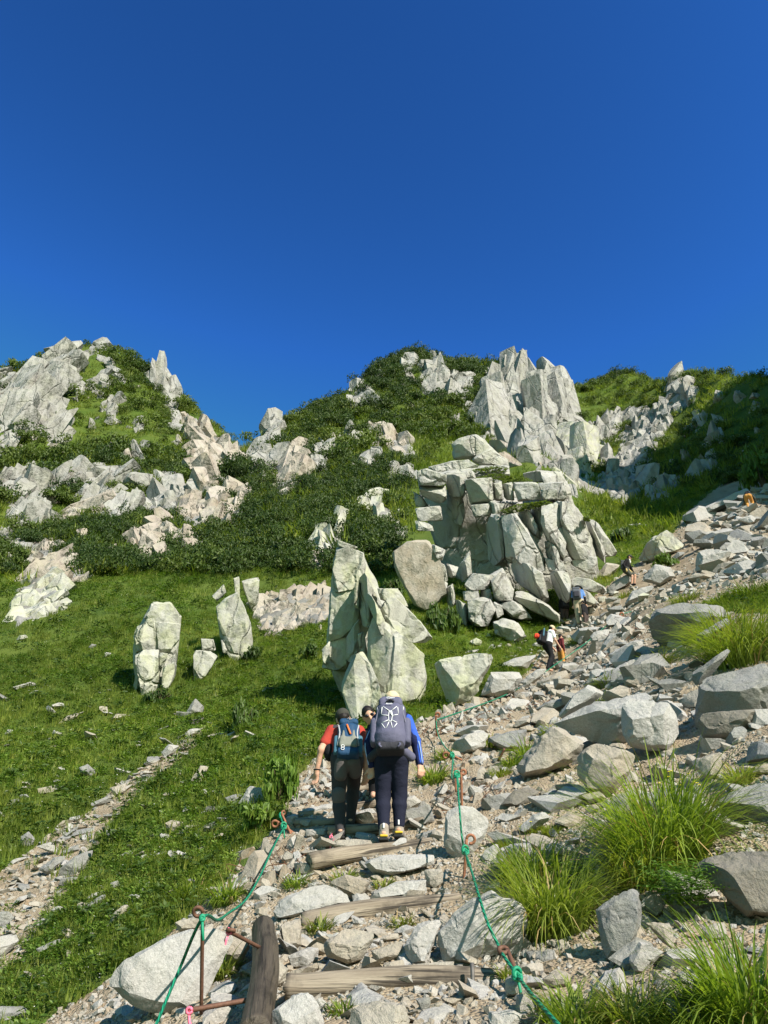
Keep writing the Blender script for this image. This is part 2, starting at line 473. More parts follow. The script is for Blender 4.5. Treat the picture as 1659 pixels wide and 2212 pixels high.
def ground_mat():
    t = NT('ground_cover'); p = t.pos()
    at = t.node('ShaderNodeAttribute', attribute_name='dirt').outputs['Fac']
    n1 = t.noise(p, .35, 6, .6); n2 = t.noise(p, 3.0, 6, .65)
    g = t.mix(t.ramp(n1, .38, .62), (.06, .10, .015), (.095, .13, .022))
    g = t.mix(t.math('MULTIPLY', t.ramp(n2, .45, .7), .5), g, (.045, .075, .014))
    v = t.node('ShaderNodeTexVoronoi', {'Vector': p, 'Scale': 38.0})
    v2 = t.node('ShaderNodeTexVoronoi', {'Vector': p, 'Scale': 14.0})
    d = t.mix(v.outputs['Color'], (.38, .315, .22), (.26, .205, .14))
    d = t.mix(t.math('MULTIPLY', t.ramp(v2.outputs['Distance'], .30, .1), .4), d, (.43, .39, .32))
    d = t.mix(t.ramp(t.noise(p, 1.3, 5), .45, .7), d, (.23, .18, .12))
    f = t.ramp(t.math('ADD', at, t.math('MULTIPLY', t.math('SUBTRACT', n2, .5), .7)), .42, .58)
    c = t.mix(f, g, d)
    rk = t.node('ShaderNodeAttribute', attribute_name='rock').outputs['Fac']
    rn = t.noise(p, .5, 8, .65)
    rc = t.mix(t.ramp(rn, .35, .7), (.32, .315, .295), (.15, .145, .125))
    rf = t.ramp(t.math('ADD', rk, t.math('MULTIPLY', t.math('SUBTRACT', t.noise(p, .9, 5, .6), .5), 1.2)), .35, .55)
    c = t.mix(rf, c, rc)
    fn = t.facets(p, .8, .65, (1.5, 1.5, .5))
    gn = t.node('ShaderNodeNewGeometry').outputs['Normal']
    mx = t.node('ShaderNodeMix', data_type='VECTOR'); t.l.new(rf, mx.inputs[0]); t.l.new(gn, mx.inputs[4]); t.l.new(fn, mx.inputs[5])
    h = t.math('ADD', t.math('MULTIPLY', n2, 1.2), t.math('MULTIPLY', v.outputs['Distance'], -.45))
    return t.done(t.bsdf(c, .95, t.bump(h, .8, .06, mx.outputs[1]), .15))
M['ground'] = ground_mat()

# ------------------------------------------------------------------ the ground sheet
TRAIL = [(60,2230),(200,2140),(330,2050),(400,1990),(450,1940),(520,1880),(560,1830),(610,1770),(630,1690),(680,1640),(850,1640),(880,1575),
 (1000,1520),(1110,1480),(1160,1430),(1200,1380),(1225,1335),(1300,1275),(1350,1235),(1440,1175),(1480,1110),(1560,1045),(1700,1020),
 (1700,1260),(1560,1290),(1500,1320),(1700,1330),(1700,2300),(60,2300)]
GULLY = [(445,1565),(390,1600),(330,1645),(250,1700),(190,1755),(110,1800),(50,1850),(-20,1895),(-60,2120),(40,2080),(90,1990),(150,1920),(190,1860),(240,1780),(310,1700),(425,1610)]
CRAGPIX = [(895,1010),(1000,960),(1240,1000),(1330,1190),(1290,1290),(1220,1350),(1130,1380),(1000,1350),(890,1340),(840,1190)]
def ground_grid():
    th = np.concatenate([np.linspace(-180, -40, 40)[:-1], np.linspace(-40, 40, 521), np.linspace(40, 180, 40)[1:]]) * math.pi / 180
    r = np.concatenate([np.exp(np.linspace(math.log(.3), math.log(2.6), 30))[:-1], np.exp(np.linspace(math.log(2.6), math.log(240), 540)), np.exp(np.linspace(math.log(260), math.log(900), 12))])
    tt, rr = np.meshgrid(th, r, indexing='ij')
    x, y = (rr * np.sin(tt)).ravel(), (rr * np.cos(tt)).ravel()
    z = T(x, y)
    v = np.stack([x, y, z], -1)
    global _GT, _GR, _GZ
    _GT, _GR, _GZ = th, r, z.reshape(len(th), len(r))
    na, nr = len(th), len(r)
    i = (np.arange(na - 1)[:, None] * nr + np.arange(nr - 1)[None, :]).ravel()
    f = np.stack([i, i + 1, i + nr + 1, i + nr], -1)
    global GROUND, _GV
    o = GROUND = mesh_obj('ground', v, f, M['ground'])
    _GV = v
    px, py, d = proj(v)
    front = d > 0.2
    dirt = np.zeros(len(v))
    dirt[front & in_poly(px, py, TRAIL)] = 1
    dirt[front & in_poly(px, py, GULLY)] = 1
    near = np.hypot(x, y) < 3.2
    dirt[near & (x > -1.2)] = 1
    a = o.data.attributes.new('dirt', 'FLOAT', 'POINT')
    a.data.foreach_set('value', dirt.astype(np.float32))
    o.data.attributes.new('rock', 'FLOAT', 'POINT')
    tag(o, 'steep alpine mountainside of meadow, gravel and peaks rising ahead', kind='structure')
    return o
ground_grid()
def G(px, py):
    """first ground point along the ray of a picture point (None over the skyline), read from the built sheet"""
    dv = P(px, py, 1.0) - EYE
    h = math.hypot(dv[0], dv[1])
    s, c, te = dv[0] / h, dv[1] / h, dv[2] / h
    t = math.atan2(s, c)
    i = int(np.clip(np.searchsorted(_GT, t) - 1, 0, len(_GT) - 2))
    u = (t - _GT[i]) / (_GT[i + 1] - _GT[i])
    zz = _GZ[i] * (1 - u) + _GZ[i + 1] * u - (EYE[2] + _GR * te)
    m = (zz > 0) & (_GR > 2.0)
    k = int(np.argmax(m))
    if not m[k]:
        return None
    w = zz[k - 1] / (zz[k - 1] - zz[k]) if zz[k - 1] < 0 else 1.0
    r = _GR[k - 1] + w * (_GR[k] - _GR[k - 1])
    return np.array([r * s, r * c, EYE[2] + r * te])

# ------------------------------------------------------------------ rock builders
_ICO = {}
def ico(n):
    if n not in _ICO:
        bm = bmesh.new(); bmesh.ops.create_icosphere(bm, subdivisions=n, radius=1.0)
        v = np.array([x.co[:] for x in bm.verts]); f = np.array([[w.index for w in q.verts] for q in bm.faces])
        bm.free(); v /= np.linalg.norm(v, axis=1)[:, None]
        _ICO[n] = (v, f)
    return _ICO[n]
def hull2(pts):
    p = sorted(set((round(a, 5), round(b, 5)) for a, b in pts))
    def half(q):
        h = []
        for c in q:
            while len(h) > 1 and (h[-1][0] - h[-2][0]) * (c[1] - h[-2][1]) - (h[-1][1] - h[-2][1]) * (c[0] - h[-2][0]) <= 0: h.pop()
            h.append(c)
        return h
    a, b = half(p), half(p[::-1])
    return a[:-1] + b[:-1]
def star(planes, sub, power):
    v, f = ico(sub)
    n = np.array([q[:3] for q in planes]); d = np.array([q[3] for q in planes])
    k = np.clip((v @ n.T) / d, 0, None)
    return v, f, ((k ** power).sum(1)) ** (-1.0 / power)

def poly_rock(planes, L=.25, passes=7, bound=1.9):
    """crisp polyhedron bounded by planes (n, d), its faces cut finer so that they can be roughened"""
    bm = bmesh.new()
    bmesh.ops.create_cube(bm, size=2 * bound)
    for n0, n1, n2, dd in planes:
        no = Vector((n0, n1, n2)); l = no.length
        if l < 1e-6: continue
        no /= l
        r = bmesh.ops.bisect_plane(bm, geom=bm.verts[:] + bm.edges[:] + bm.faces[:], plane_co=no * (dd / l), plane_no=no, clear_outer=True, dist=1e-5)
        ed = [e for e in bm.edges if e.is_boundary]
        if ed: bmesh.ops.contextual_create(bm, geom=ed)
    bmesh.ops.remove_doubles(bm, verts=bm.verts[:], dist=.02)
    bmesh.ops.triangulate(bm, faces=bm.faces[:])
    for _ in range(passes):
        es = [e for e in bm.edges if e.calc_length() > L]
        if not es: break
        bmesh.ops.subdivide_edges(bm, edges=es, cuts=1)
        bmesh.ops.triangulate(bm, faces=[q for q in bm.faces if len(q.verts) > 3])
    bmesh.ops.recalc_face_normals(bm, faces=bm.faces[:])
    v = np.array([q.co[:] for q in bm.verts]); f = np.array([[w.index for w in q.verts] for q in bm.faces])
    bm.free()
    return v, f
NROCK = [0]
def rock_shape(pts, depth, thick, facets, sub, power=120, amp=.035, seed=0, grow=1.02, tilt=(8, 30), chips=9):
    """closed stone whose outline, seen from the path, follows pts; returns verts, faces, centre"""
    r_ = random.Random(seed)
    pts = hull2(pts)
    cx = (min(p[0] for p in pts) + max(p[0] for p in pts)) / 2; cy = (min(p[1] for p in pts) + max(p[1] for p in pts)) / 2
    w3 = [P(x, y, depth) for x, y in pts]
    c = P(cx, cy, depth)
    W = EYE - c; W /= np.linalg.norm(W)
    A = np.cross(np.array([0, 0, 1.0]), W); A /= np.linalg.norm(A)
    B = np.cross(W, A)
    ab = np.array([((p - c) @ A, (p - c) @ B) for p in w3])
    sx, sy = np.abs(ab[:, 0]).max(), np.abs(ab[:, 1]).max()
    sx *= grow; sy *= grow; ab = ab * grow
    sz = thick * (sx * sy) ** .5
    q = hull2([(a / sx, b / sy) for a, b in ab])
    m = np.mean(q, axis=0)
    c = c + A * m[0] * sx + B * m[1] * sy
    q = [(a - m[0], b - m[1]) for a, b in q]
    planes = []
    n = len(q)
    for i in range(n):
        (x0, y0), (x1, y1) = q[i], q[(i + 1) % n]
        nx, ny = y1 - y0, -(x1 - x0)
        l = math.hypot(nx, ny)
        if l < 1e-4: continue
        nx, ny = nx / l, ny / l
        d = max(.05, nx * x0 + ny * y0)
        t = R(r_.uniform(*tilt)); planes.append((nx * math.cos(t), ny * math.cos(t), math.sin(t), d * math.cos(t)))
        t = R(r_.uniform(4, 25)); planes.append((nx * math.cos(t), ny * math.cos(t), -math.sin(t), d * math.cos(t)))
    if facets is None:
        facets = [(r_.uniform(-.7, .7), r_.uniform(-.5, .8), r_.uniform(.55, .85)) for _ in range(4)]
    for fx, fy, d in facets:
        l = math.sqrt(fx * fx + fy * fy + 1)
        planes.append((fx / l, fy / l, 1 / l, d / l * 1.15))
    planes.append((0, 0, -1, 1.0)); planes.append((.3, .2, -.93, 1.05))
    v0, _, rad0 = star(planes, 3, power)
    p0 = v0 * rad0[:, None]
    for _ in range(chips):
        cn = np.array([r_.gauss(0, 1), r_.gauss(0, 1), abs(r_.gauss(0, .8))]); cn /= np.linalg.norm(cn)
        planes.append((*cn, float((p0 @ cn).max()) * r_.uniform(.86, .98)))
    v, f = poly_rock(planes, {3: .4, 4: .2, 5: .11}[sub])
    loc = v * np.array([sx, sy, sz])
    size = (sx * sy) ** .5
    nn = fbm(loc / size * 2.2 + seed * 3.1, 5, seed % 50)
    n2 = 1 - np.abs(fbm(loc / size * 1.3 + seed * 1.7, 3, seed % 37 + 9))
    dirn = loc / (np.linalg.norm(loc, axis=1)[:, None] + 1e-9)
    n3 = fbm(loc / size * 7 + seed * 2.3, 3, seed % 41 + 3)
    loc = loc + dirn * (size * (amp * nn * 1.3 - amp * 1.6 * np.clip((n2 - .88) * 12, 0, 1) + amp * .55 * n3))[:, None]
    wv = c + loc[:, :1] * A + loc[:, 1:2] * B + loc[:, 2:] * W
    return wv, f, c, sz, W
def rock(label, fr, pts, d=None, thick=.85, facets=None, mat='granite', sub=4, group=None, name='boulder', parent=None, cat='boulder', amp=.03, sink=.35, power=120, grow=1.02, tilt=(8, 30)):
    NROCK[0] += 1
    pts = Z(fr, pts)
    if d is None:
        by = max(p[1] for p in pts)
        bx = [p[0] for p in pts if p[1] > by - 12]
        d = GD(sum(bx) / len(bx), by - 2)
        v, f, c, sz, W = rock_shape(pts, d, thick, facets, sub, power, amp, NROCK[0], grow, tilt)
        # sits in the slope: pushed back by part of its own thickness and grown to keep its outline
        d2 = d + sz * sink
        v, f, c, sz, W = rock_shape(pts, d2, thick, facets, sub, power, amp, NROCK[0], grow, tilt)
    else:
        v, f, c, sz, W = rock_shape(pts, d, thick, facets, sub, power, amp, NROCK[0], grow, tilt)
    o = mesh_obj(name, v, f, M[mat], parent, True, c)
    o.data.set_sharp_from_angle(angle=R(26))
    if parent is None:
        tag(o, label, cat, group)
    return o

# stone and shard prototypes for the many small pieces (shared mesh data)
def proto_rock(seed, sub, nfac, squash, power, amp=.05):
    r_ = random.Random(seed)
    planes = []
    for _ in range(nfac):
        a = np.array([r_.gauss(0, 1) for _ in range(3)]); a /= np.linalg.norm(a)
        planes.append((*a, r_.uniform(.62, 1.0)))
    for a in np.vstack([np.eye(3), -np.eye(3)]): planes.append((*a, 1.25))
    p, f = poly_rock(planes, .6 if sub >= 3 else 2.0)
    v = p / (np.linalg.norm(p, axis=1)[:, None] + 1e-9)
    p = p + v * (amp * fbm(p * 2.3 + seed, 4, seed))[:, None]
    return p * np.array(squash), f
STONE, SHARD = {}, {}
def stone_mesh(kind, mat):
    key = (kind, mat)
    if key not in STONE:
        L = []
        for k in range(8):
            if kind == 'stone': v, f = proto_rock(100 + k, 3, 11, (1, .85, .7), 80)
            elif kind == 'slab': v, f = proto_rock(200 + k, 3, 10, (1, .8, .4), 80)
            else: v, f = proto_rock(300 + k, 3, 9, (.8, .7, 1.15), 90, .045)
            me = bpy.data.meshes.new('rock_piece')
            me.from_pydata([tuple(a) for a in v], [], [tuple(int(i) for i in q) for q in f])
            me.materials.append(M[mat]); 
            me.shade_smooth(); me.set_sharp_from_angle(angle=R(28))
            L.append(me)
        STONE[key] = L
    return STONE[key]
def put(me, name, loc, rot, scale, parent=None):
    o = bpy.data.objects.new(name, me)
    COL.objects.link(o)
    o.location = loc; o.rotation_euler = rot; o.scale = scale
    if parent: set_parent(o, parent)
    return o
def lean_matrix(px, py, lean, r_):
    """rotation whose long axis leans by `lean` degrees (clockwise in the view) from upright"""
    l = R(lean + r_.gauss(0, 9))
    up = AX * math.sin(l) + np.array([0, 0, 1.0]) * math.cos(l) + np.array([0, 1.0, 0]) * r_.uniform(-.1, .35)
    q = Vector(up).normalized().to_track_quat('Z', 'Y')
    return (q.to_matrix() @ Matrix.Rotation(r_.uniform(0, 6.28), 3, 'Z')).to_euler()
OUTPOLY = []
ROCKPOLY = []
def outcrop(label, fr, poly, step=20, lean=15, mat='peak', elong=1.25, group=None, name='rock_outcrop', grow=1.0, proud=0.0, seed=None):
    poly = Z(fr, poly)
    mx_, my_ = sum(q[0] for q in poly) / len(poly), sum(q[1] for q in poly) / len(poly)
    poly = [(mx_ + (x - mx_) * 1.13, my_ + (y - my_) * (1.12 if y > my_ else 1.0)) for x, y in poly]
    OUTPOLY.append(poly); ROCKPOLY.append(poly)
    r_ = random.Random(len(OUTPOLY) * 13 + 5)
    xs = [p[0] for p in poly]; ys = [p[1] for p in poly]
    gx, gy = [], []
    y, row = min(ys), 0
    while y < max(ys) + step * .5:
        x = min(xs) + (row % 2) * step * .5
        while x < max(xs) + step * .5:
            gx.append(x + r_.uniform(-.3, .3) * step); gy.append(y + r_.uniform(-.3, .3) * step)
            x += step
        y += step * .85; row += 1
    m = in_poly(np.array(gx), np.array(gy), poly)
    pts = [(a, b) for a, b, k in zip(gx, gy, m) if k]
    if not pts: pts = [(sum(xs) / len(xs), sum(ys) / len(ys))]
    base = max(pts, key=lambda q: q[1])
    e = empty(name, P(base[0], base[1], GD(*base)), label, 'outcrop', group)
    L = stone_mesh('shard', mat)
    for x, y in pts:
        d = GD(x, y)
        s = step * d / FPX * grow * r_.uniform(.6, 1.2)
        if r_.random() < .12: s *= 1.35
        p = P(x, y, d - proud * s + s * r_.uniform(-.45, .35))
        el = elong * r_.uniform(.75, 1.35)
        put(L[r_.randrange(8)], 'rock_block', p, lean_matrix(x, y, lean, r_), (s * r_.uniform(.8, 1.2), s * r_.uniform(.8, 1.2), s * el), e)
    # splinters round the edge
    for k in range(len(pts) // 2 + 2):
        i = r_.randrange(len(poly)); t = r_.random()
        x = poly[i][0] * t + poly[(i + 1) % len(poly)][0] * (1 - t) + r_.gauss(0, .35) * step; y = poly[i][1] * t + poly[(i + 1) % len(poly)][1] * (1 - t) + r_.gauss(0, .35) * step
        d = GD(x, y); s = step * d / FPX * r_.uniform(.2, .5)
        put(L[r_.randrange(8)], 'rock_splinter', P(x, y, d), lean_matrix(x, y, lean, r_), (s, s, s * elong), e)
    return e

# ------------------------------------------------------------------ the big jointed crag above the path
def blocks(root, fr, items, mat, sub=4, thick=1.4, amp=.03, power=90, grow=1.05):
    for it in items:
        pts, d = it[0], it[1]
        fc = it[2] if len(it) > 2 else None
        rock(None, fr, pts, d, it[3] if len(it) > 3 else thick, fc, it[4] if len(it) > 4 else mat, sub, name='rock_block', parent=root, amp=amp, power=power, grow=grow, tilt=(2, 9))
RT = [(.55, .25, .62), (.2, -.1, .7)]      # face turned to the right, lit
LF = [(-1.1, -.1, .55), (.25, .1, .8)]     # face turned to the left, shaded
FT = [(.1, .15, .62), (-.25, .3, .75), (.4, -.2, .8)]
DN = [(-.6, -.7, .55), (.1, 1.2, .75)]
crag = empty('granite_crag', P(1130, 1340, 32), 'massive jointed grey granite crag with ledges above the standing hikers', 'crag')
rock(None, 'D', [(900,1060),(985,1040),(1190,1050),(1270,1160),(1300,1250),(1200,1320),(1010,1340),(960,1240)], 37.9, .7, [(.1, .1, .45), (-.4, .1, .5), (.5, 0, .5)], 'crag', 5, name='rock_core', parent=crag)
blocks(crag, 'TC', [
 ([(1430,770),(1540,700),(1659,770),(1659,805),(1500,805)], 41, RT), ([(1190,810),(1310,780),(1420,770),(1480,810),(1400,855),(1210,855)], 39, FT),
 ([(1205,850),(1400,845),(1500,800),(1655,800),(1659,875),(1290,870)], 38.6, [(.2, 1.2, .6), (-.1, 0, .7)]), ([(1290,850),(1450,835),(1470,890),(1300,900)], 37.2, FT),
 ([(1120,840),(1170,820),(1290,860),(1290,922),(1130,922)], 36, FT), ([(1128,920),(1287,925),(1292,1000),(1265,1037),(1148,988)], 36, DN),
 ([(1098,958),(1150,990),(1192,1052),(1113,1047)], 36.5, FT), ([(1108,1058),(1257,1043),(1268,1132),(1128,1132)], 35.5, FT),
 ([(1108,1130),(1203,1150),(1218,1192),(1118,1192)], 34.6), ([(1278,858),(1402,858),(1418,900),(1392,995),(1298,985)], 36.3, LF),
 ([(1298,978),(1392,998),(1402,1100),(1382,1175),(1288,1105)], 36.8, LF), ([(1403,888),(1562,878),(1573,1022),(1438,1032)], 35.3, [(-.25, -.1, .7), (.3, .2, .8)]),
 ([(1558,878),(1622,898),(1627,1012),(1568,1012)], 35.8, LF), ([(1438,1038),(1552,1028),(1562,1102),(1458,1112)], 34.8, FT),
 ([(1548,1028),(1642,1028),(1612,1092),(1558,1102)], 34.9, FT)], 'crag')
blocks(crag, 'TR', [
 ([(188,698),(290,683),(392,688),(402,752),(208,752)], 38, LF), ([(300,690),(430,690),(482,790),(502,882),(400,872),(330,760)], 37, RT),
 ([(78,763),(142,753),(152,862),(88,852)], 35.6, LF), ([(-4,758),(77,758),(82,852),(-4,862)], 35.4, LF),
 ([(138,753),(292,753),(312,852),(178,867)], 35.4, FT), ([(298,758),(442,753),(472,852),(320,852)], 35.9, FT),
 ([(308,798),(402,788),(412,852),(320,857)], 34.7, FT), ([(-20,948),(72,948),(102,1152),(112,1252),(-10,1232)], 33.8, LF),
 ([(78,958),(162,938),(262,1080),(332,1202),(332,1292),(230,1232),(108,1222)], 33, FT), ([(158,928),(242,918),(292,1010),(312,1092),(260,1062)], 33.4, LF),
 ([(238,908),(302,903),(322,960),(312,1052),(278,1002)], 33.7, LF), ([(318,898),(402,878),(472,952),(462,1100),(440,1232),(348,1100),(313,1000)], 33, RT),
 ([(398,868),(502,878),(562,962),(642,1180),(560,1262),(468,1182),(458,1000)], 33.4, RT), ([(328,1088),(402,1128),(432,1232),(400,1262),(338,1202)], 32.5, LF),
 ([(538,958),(602,983),(692,1162),(692,1232),(638,1182)], 33.9, LF), ([(598,973),(642,983),(722,1100),(772,1182),(690,1192)], 34.2, FT),
 ([(108,1218),(242,1238),(332,1300),(367,1492),(288,1442),(148,1332)], 32, LF), ([(-4,1310),(82,1263),(142,1372),(132,1442),(-4,1342)], 31.6, RT),
 ([(148,1378),(282,1428),(452,1582),(430,1602),(198,1482)], 31.2, DN, .7), ([(358,1278),(472,1288),(492,1340),(482,1452),(440,1482),(368,1382)], 31.6, [(-1.3, -.4, .5), (.2, .6, .8)]),
 ([(488,1308),(602,1328),(702,1380),(692,1412),(600,1402),(498,1382)], 31.8, FT), ([(488,1378),(592,1398),(662,1482),(600,1482),(498,1442)], 31.4, RT),
 ([(558,1178),(642,1200),(642,1302),(560,1282),(478,1232)], 32.8, FT), ([(-4,858),(62,878),(62,942),(-4,952)], 34.6, LF),
 ([(330,1200),(440,1230),(470,1290),(360,1285)], 32.4, FT), ([(120,1440),(200,1480),(260,1570),(140,1560),(40,1470)], 31, FT, .8)], 'crag')
blocks(crag, 'MC', [
 ([(660,130),(760,60),(900,30),(960,200),(987,380),(880,460),(800,420),(700,230)], 31, [(.3, .25, .35), (.25, .3, .36)], .5, 'granite_warm'),
 ([(900,60),(990,100),(965,160),(930,150)], 31.2), ([(930,160),(985,190),(1002,290),(950,270)], 31.4), ([(950,270),(1000,290),(990,360),(965,350)], 31.2),
 ([(990,180),(1062,200),(1042,262),(1000,262)], 32), ([(1038,232),(1132,98),(1142,242),(1090,292)], 32.6, LF),
 ([(1098,302),(1142,238),(1262,250),(1240,330),(1120,340)], 30.9, FT), ([(1090,345),(1180,335),(1190,410),(1100,400)], 30.6, FT), ([(1190,335),(1250,330),(1270,400),(1195,400)], 30.7, LF),
 ([(1248,282),(1322,208),(1392,332),(1382,402),(1278,402)], 30.6, RT), ([(1118,402),(1202,378),(1272,402),(1282,462),(1230,560),(1128,540)], 30, FT),
 ([(1268,402),(1322,430),(1332,482),(1288,512)], 30, FT), ([(1388,328),(1482,358),(1602,430),(1659,482),(1659,532),(1500,462),(1398,392)], 30.9, DN, .8),
 ([(1038,388),(1112,420),(1122,560),(1060,520)], 30.4, LF), ([(985,330),(1030,300),(1050,420),(1000,450)], 31, LF), ([(1300,420),(1390,400),(1470,470),(1380,500)], 30.2, FT)], 'crag')
rock('large pale boulder perched on the top of the granite crag', 'TC', [(1320,680),(1370,640),(1470,615),(1520,650),(1560,705),(1640,770),(1430,775),(1330,770)], 41, .9, [(.35, .3, .5), (-.9, -.1, .75)], 'crag', 4)
rock('grey boulder with flat face at the left foot of the crag', 'MC', [(1260,530),(1330,500),(1420,530),(1465,610),(1400,665),(1280,600)], 28.8, .8, [(-.2, -.3, .6), (.2, .8, .7)], 'crag', 4)

# the leaning pinnacle left of the path
pin = empty('granite_pinnacle', P(760, 1560, 17.8), 'tall leaning lichen-covered pinnacle standing in the meadow behind the hikers', 'crag')
rock(None, 'MC', [(330,150),(500,130),(600,420),(760,640),(800,1000),(600,1000),(420,1050),(300,780),(310,400)], 20.2, .5, [(-.3, .1, .5), (.4, .1, .5)], 'slab_green', 5, name='rock_core', parent=pin)
blocks(pin, 'MC', [
 ([(345,80),(490,110),(508,212),(470,292),(440,332),(308,362),(330,150)], 20, [(.1, .2, .5), (.5, 0, .7)], .9), ([(308,358),(442,328),(482,522),(402,602),(288,642),(298,520)], 19.8, [(-.05, .1, .5), (.4, 0, .7)], .9),
 ([(288,638),(402,598),(392,822),(260,792)], 19.6, [(-.1, .1, .5)], .9), ([(350,40),(462,80),(440,92),(348,77)], 20, FT), ([(255,690),(300,640),(295,760),(262,780)], 19.2, FT, 1.2),
 ([(478,272),(512,248),(592,400),(602,492),(540,562),(498,542),(468,400)], 19.2, [(-1.0, .1, .45), (.9, .2, .5)], 1.5), ([(448,302),(477,290),(472,442),(443,432)], 19.3, RT, 1.5),
 ([(598,402),(692,388),(832,520),(912,632),(780,642),(658,612)], 18.7, [(.25, .35, .5), (.5, .1, .6)], .8), ([(508,372),(542,358),(602,470),(662,602),(620,642),(568,520)], 18.3, [(.7, .2, .5), (-.9, 0, .5)], 1.6),
 ([(570,488),(662,612),(852,722),(867,942),(790,1052),(608,982),(538,802),(523,642)], 18, [(-.45, .2, .42), (.45, .1, .42)], .9), ([(428,752),(502,708),(592,900),(602,1022),(430,1112),(383,962),(383,880)], 17.2, [(.15, .2, .5), (-.5, .1, .6)], .9),
 ([(468,602),(502,590),(522,702),(480,722)], 18.6, RT, 1.5), ([(588,332),(702,332),(772,442),(690,402),(600,392)], 19, FT), ([(400,600),(470,520),(480,700),(430,760),(395,740)], 19.2, LF, 1)], 'slab_green', 5, .9, .025, grow=1.1)

# slabs standing in the left meadow
s1 = empty('meadow_outcrop', P(335, 1505, 23), 'tall cracked pale lichen slab standing at the left of the meadow', 'outcrop')
blocks(s1, 'ML', [
 ([(900,270),(1020,262),(1072,350),(1062,480),(1000,600),(1037,682),(1000,772),(880,850),(835,835),(800,640),(795,450),(858,352)], 24.6, [(.1, .1, .55), (.3, .05, .65)], .7),
 ([(900,270),(1020,262),(1072,350),(1062,392),(920,374),(858,352)], 24.6, RT), ([(818,402),(922,376),(937,542),(808,557),(795,450)], 24.2, FT), ([(808,553),(942,543),(947,702),(942,792),(850,852),(803,620)], 23.8, FT),
 ([(925,373),(1072,388),(1062,482),(1000,562),(943,562)], 24.4, FT), ([(968,642),(1032,608),(1037,682),(1000,772),(958,772)], 23.8, RT), ([(945,560),(1000,560),(975,640),(947,650)], 24, FT), ([(790,760),(815,640),(832,700),(810,790)], 23.7, LF), ([(870,375),(912,368),(918,415),(885,400)], 23.6, FT)], 'slab_green', 4, .6, .03, grow=1.05)
s2 = empty('meadow_outcrop', P(440, 1475, 25), 'short pale slab between the two tall meadow slabs', 'outcrop')
blocks(s2, 'ML', [([(1150,545),(1250,550),(1292,580),(1210,732),(1153,742)], 25, FT), ([(1195,475),(1267,480),(1282,548),(1200,545)], 25.5, FT)], 'slab_green', 4, 1.0)
s3 = empty('meadow_outcrop', P(515, 1425, 27), 'broad smooth yellow-green slab with spiky top in the meadow', 'outcrop')
blocks(s3, 'ML', [([(1290,290),(1340,240),(1400,180),(1450,300),(1502,400),(1502,540),(1420,612),(1340,570),(1298,420)], 27.5, [(.2, .2, .5), (.4, .1, .6)], .8), ([(1388,118),(1422,108),(1424,252),(1398,222)], 28, RT), ([(1258,222),(1332,148),(1342,202),(1290,252)], 28, FT), ([(1438,132),(1542,108),(1532,262),(1490,302),(1448,182)], 28.4, FT), ([(1310,480),(1345,470),(1350,560),(1325,560)], 27, FT)], 'slab_green', 4, 1.0)

# ------------------------------------------------------------------ boulders, one by one
TOP = [(.1, 1.6, .8), (-.7, -.5, .5)]       # bright top, shaded front
B = rock
# right bank
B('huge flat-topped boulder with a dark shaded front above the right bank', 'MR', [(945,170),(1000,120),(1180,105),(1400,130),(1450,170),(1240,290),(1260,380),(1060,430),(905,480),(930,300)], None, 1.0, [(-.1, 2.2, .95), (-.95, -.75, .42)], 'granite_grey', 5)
B('thin pale slab leaning on the huge flat-topped boulder', 'MR', [(1220,310),(1420,190),(1440,230),(1330,310),(1270,380)], 12.6, .7, [(.5, .5, .6)], 'granite_grey')
B('big grey boulder cut by the right edge, above the dark hollow', 'MR', [(1265,530),(1400,490),(1700,455),(1750,600),(1700,780),(1550,860),(1480,900),(1270,910),(1220,830),(1220,700),(1255,620)], 9.0, .9, [(-.2, 1.9, .95), (-.55, -.3, .5), (.2, -.5, .6)], 'granite_grey', 5)
B('layered ledge rock under the big grey boulder at the right edge', 'MR', [(1230,770),(1600,740),(1560,850),(1460,930),(1270,915)], 8.5, .7, [(0, -.2, .6), (-.4, .5, .7)], 'granite_brown')
B('blocky white boulder with a flat lit face in the right bank pile', 'MR', [(785,720),(830,655),(1060,700),(1120,770),(1137,880),(1060,982),(960,992),(820,955),(783,850)], 9.0, .9, [(.28, -.05, .5), (.1, 1.6, .85), (1.2, -.1, .9)], 'granite', 5)
B('long wedge-shaped boulder lying behind the blocky white one', 'MR', [(383,830),(560,730),(900,608),(962,620),(967,680),(810,760),(812,958),(700,962),(560,912)], 9.8, .8, [(.05, 1.8, .9), (-.45, -.5, .5), (.3, -.6, .6)], 'granite', 5)
B('sloping boulder with orange lichen spots at the left of the right bank pile', 'MR', [(153,1092),(270,930),(400,828),(572,930),(532,1030),(430,1092),(220,1173)], 9.5, .8, [(-.1, .25, .5), (.6, .2, .7)], 'granite_warm', 5)
B('rounded boulder at the foot of the right bank pile', 'MR', [(528,1000),(640,943),(800,980),(872,1020),(832,1130),(740,1262),(570,1212),(528,1130)], None, .9, [(-.2, -.1, .55), (.9, 0, .75), (.1, 1.2, .8)], 'granite_warm', 5)
B('pale tilted slab behind the wedge-shaped boulder', 'MR', [(400,800),(430,760),(500,660),(590,600),(700,640),(600,720),(450,800)], 11, .8, [(-.3, .5, .55)], 'granite')
B('big grey slab sticking in from the right edge, flat top lit', 'MR', [(1330,1290),(1480,1220),(1720,1150),(1760,1560),(1480,1440),(1380,1340)], 6.3, .8, [(-.1, 1.5, .8), (-.5, -.9, .6)], 'granite_grey', 5)
B('small blocky stone under the blocky white boulder', 'MR', [(1010,990),(1140,970),(1172,1092),(1050,1082)], 8.8, .9, None, 'granite_warm')
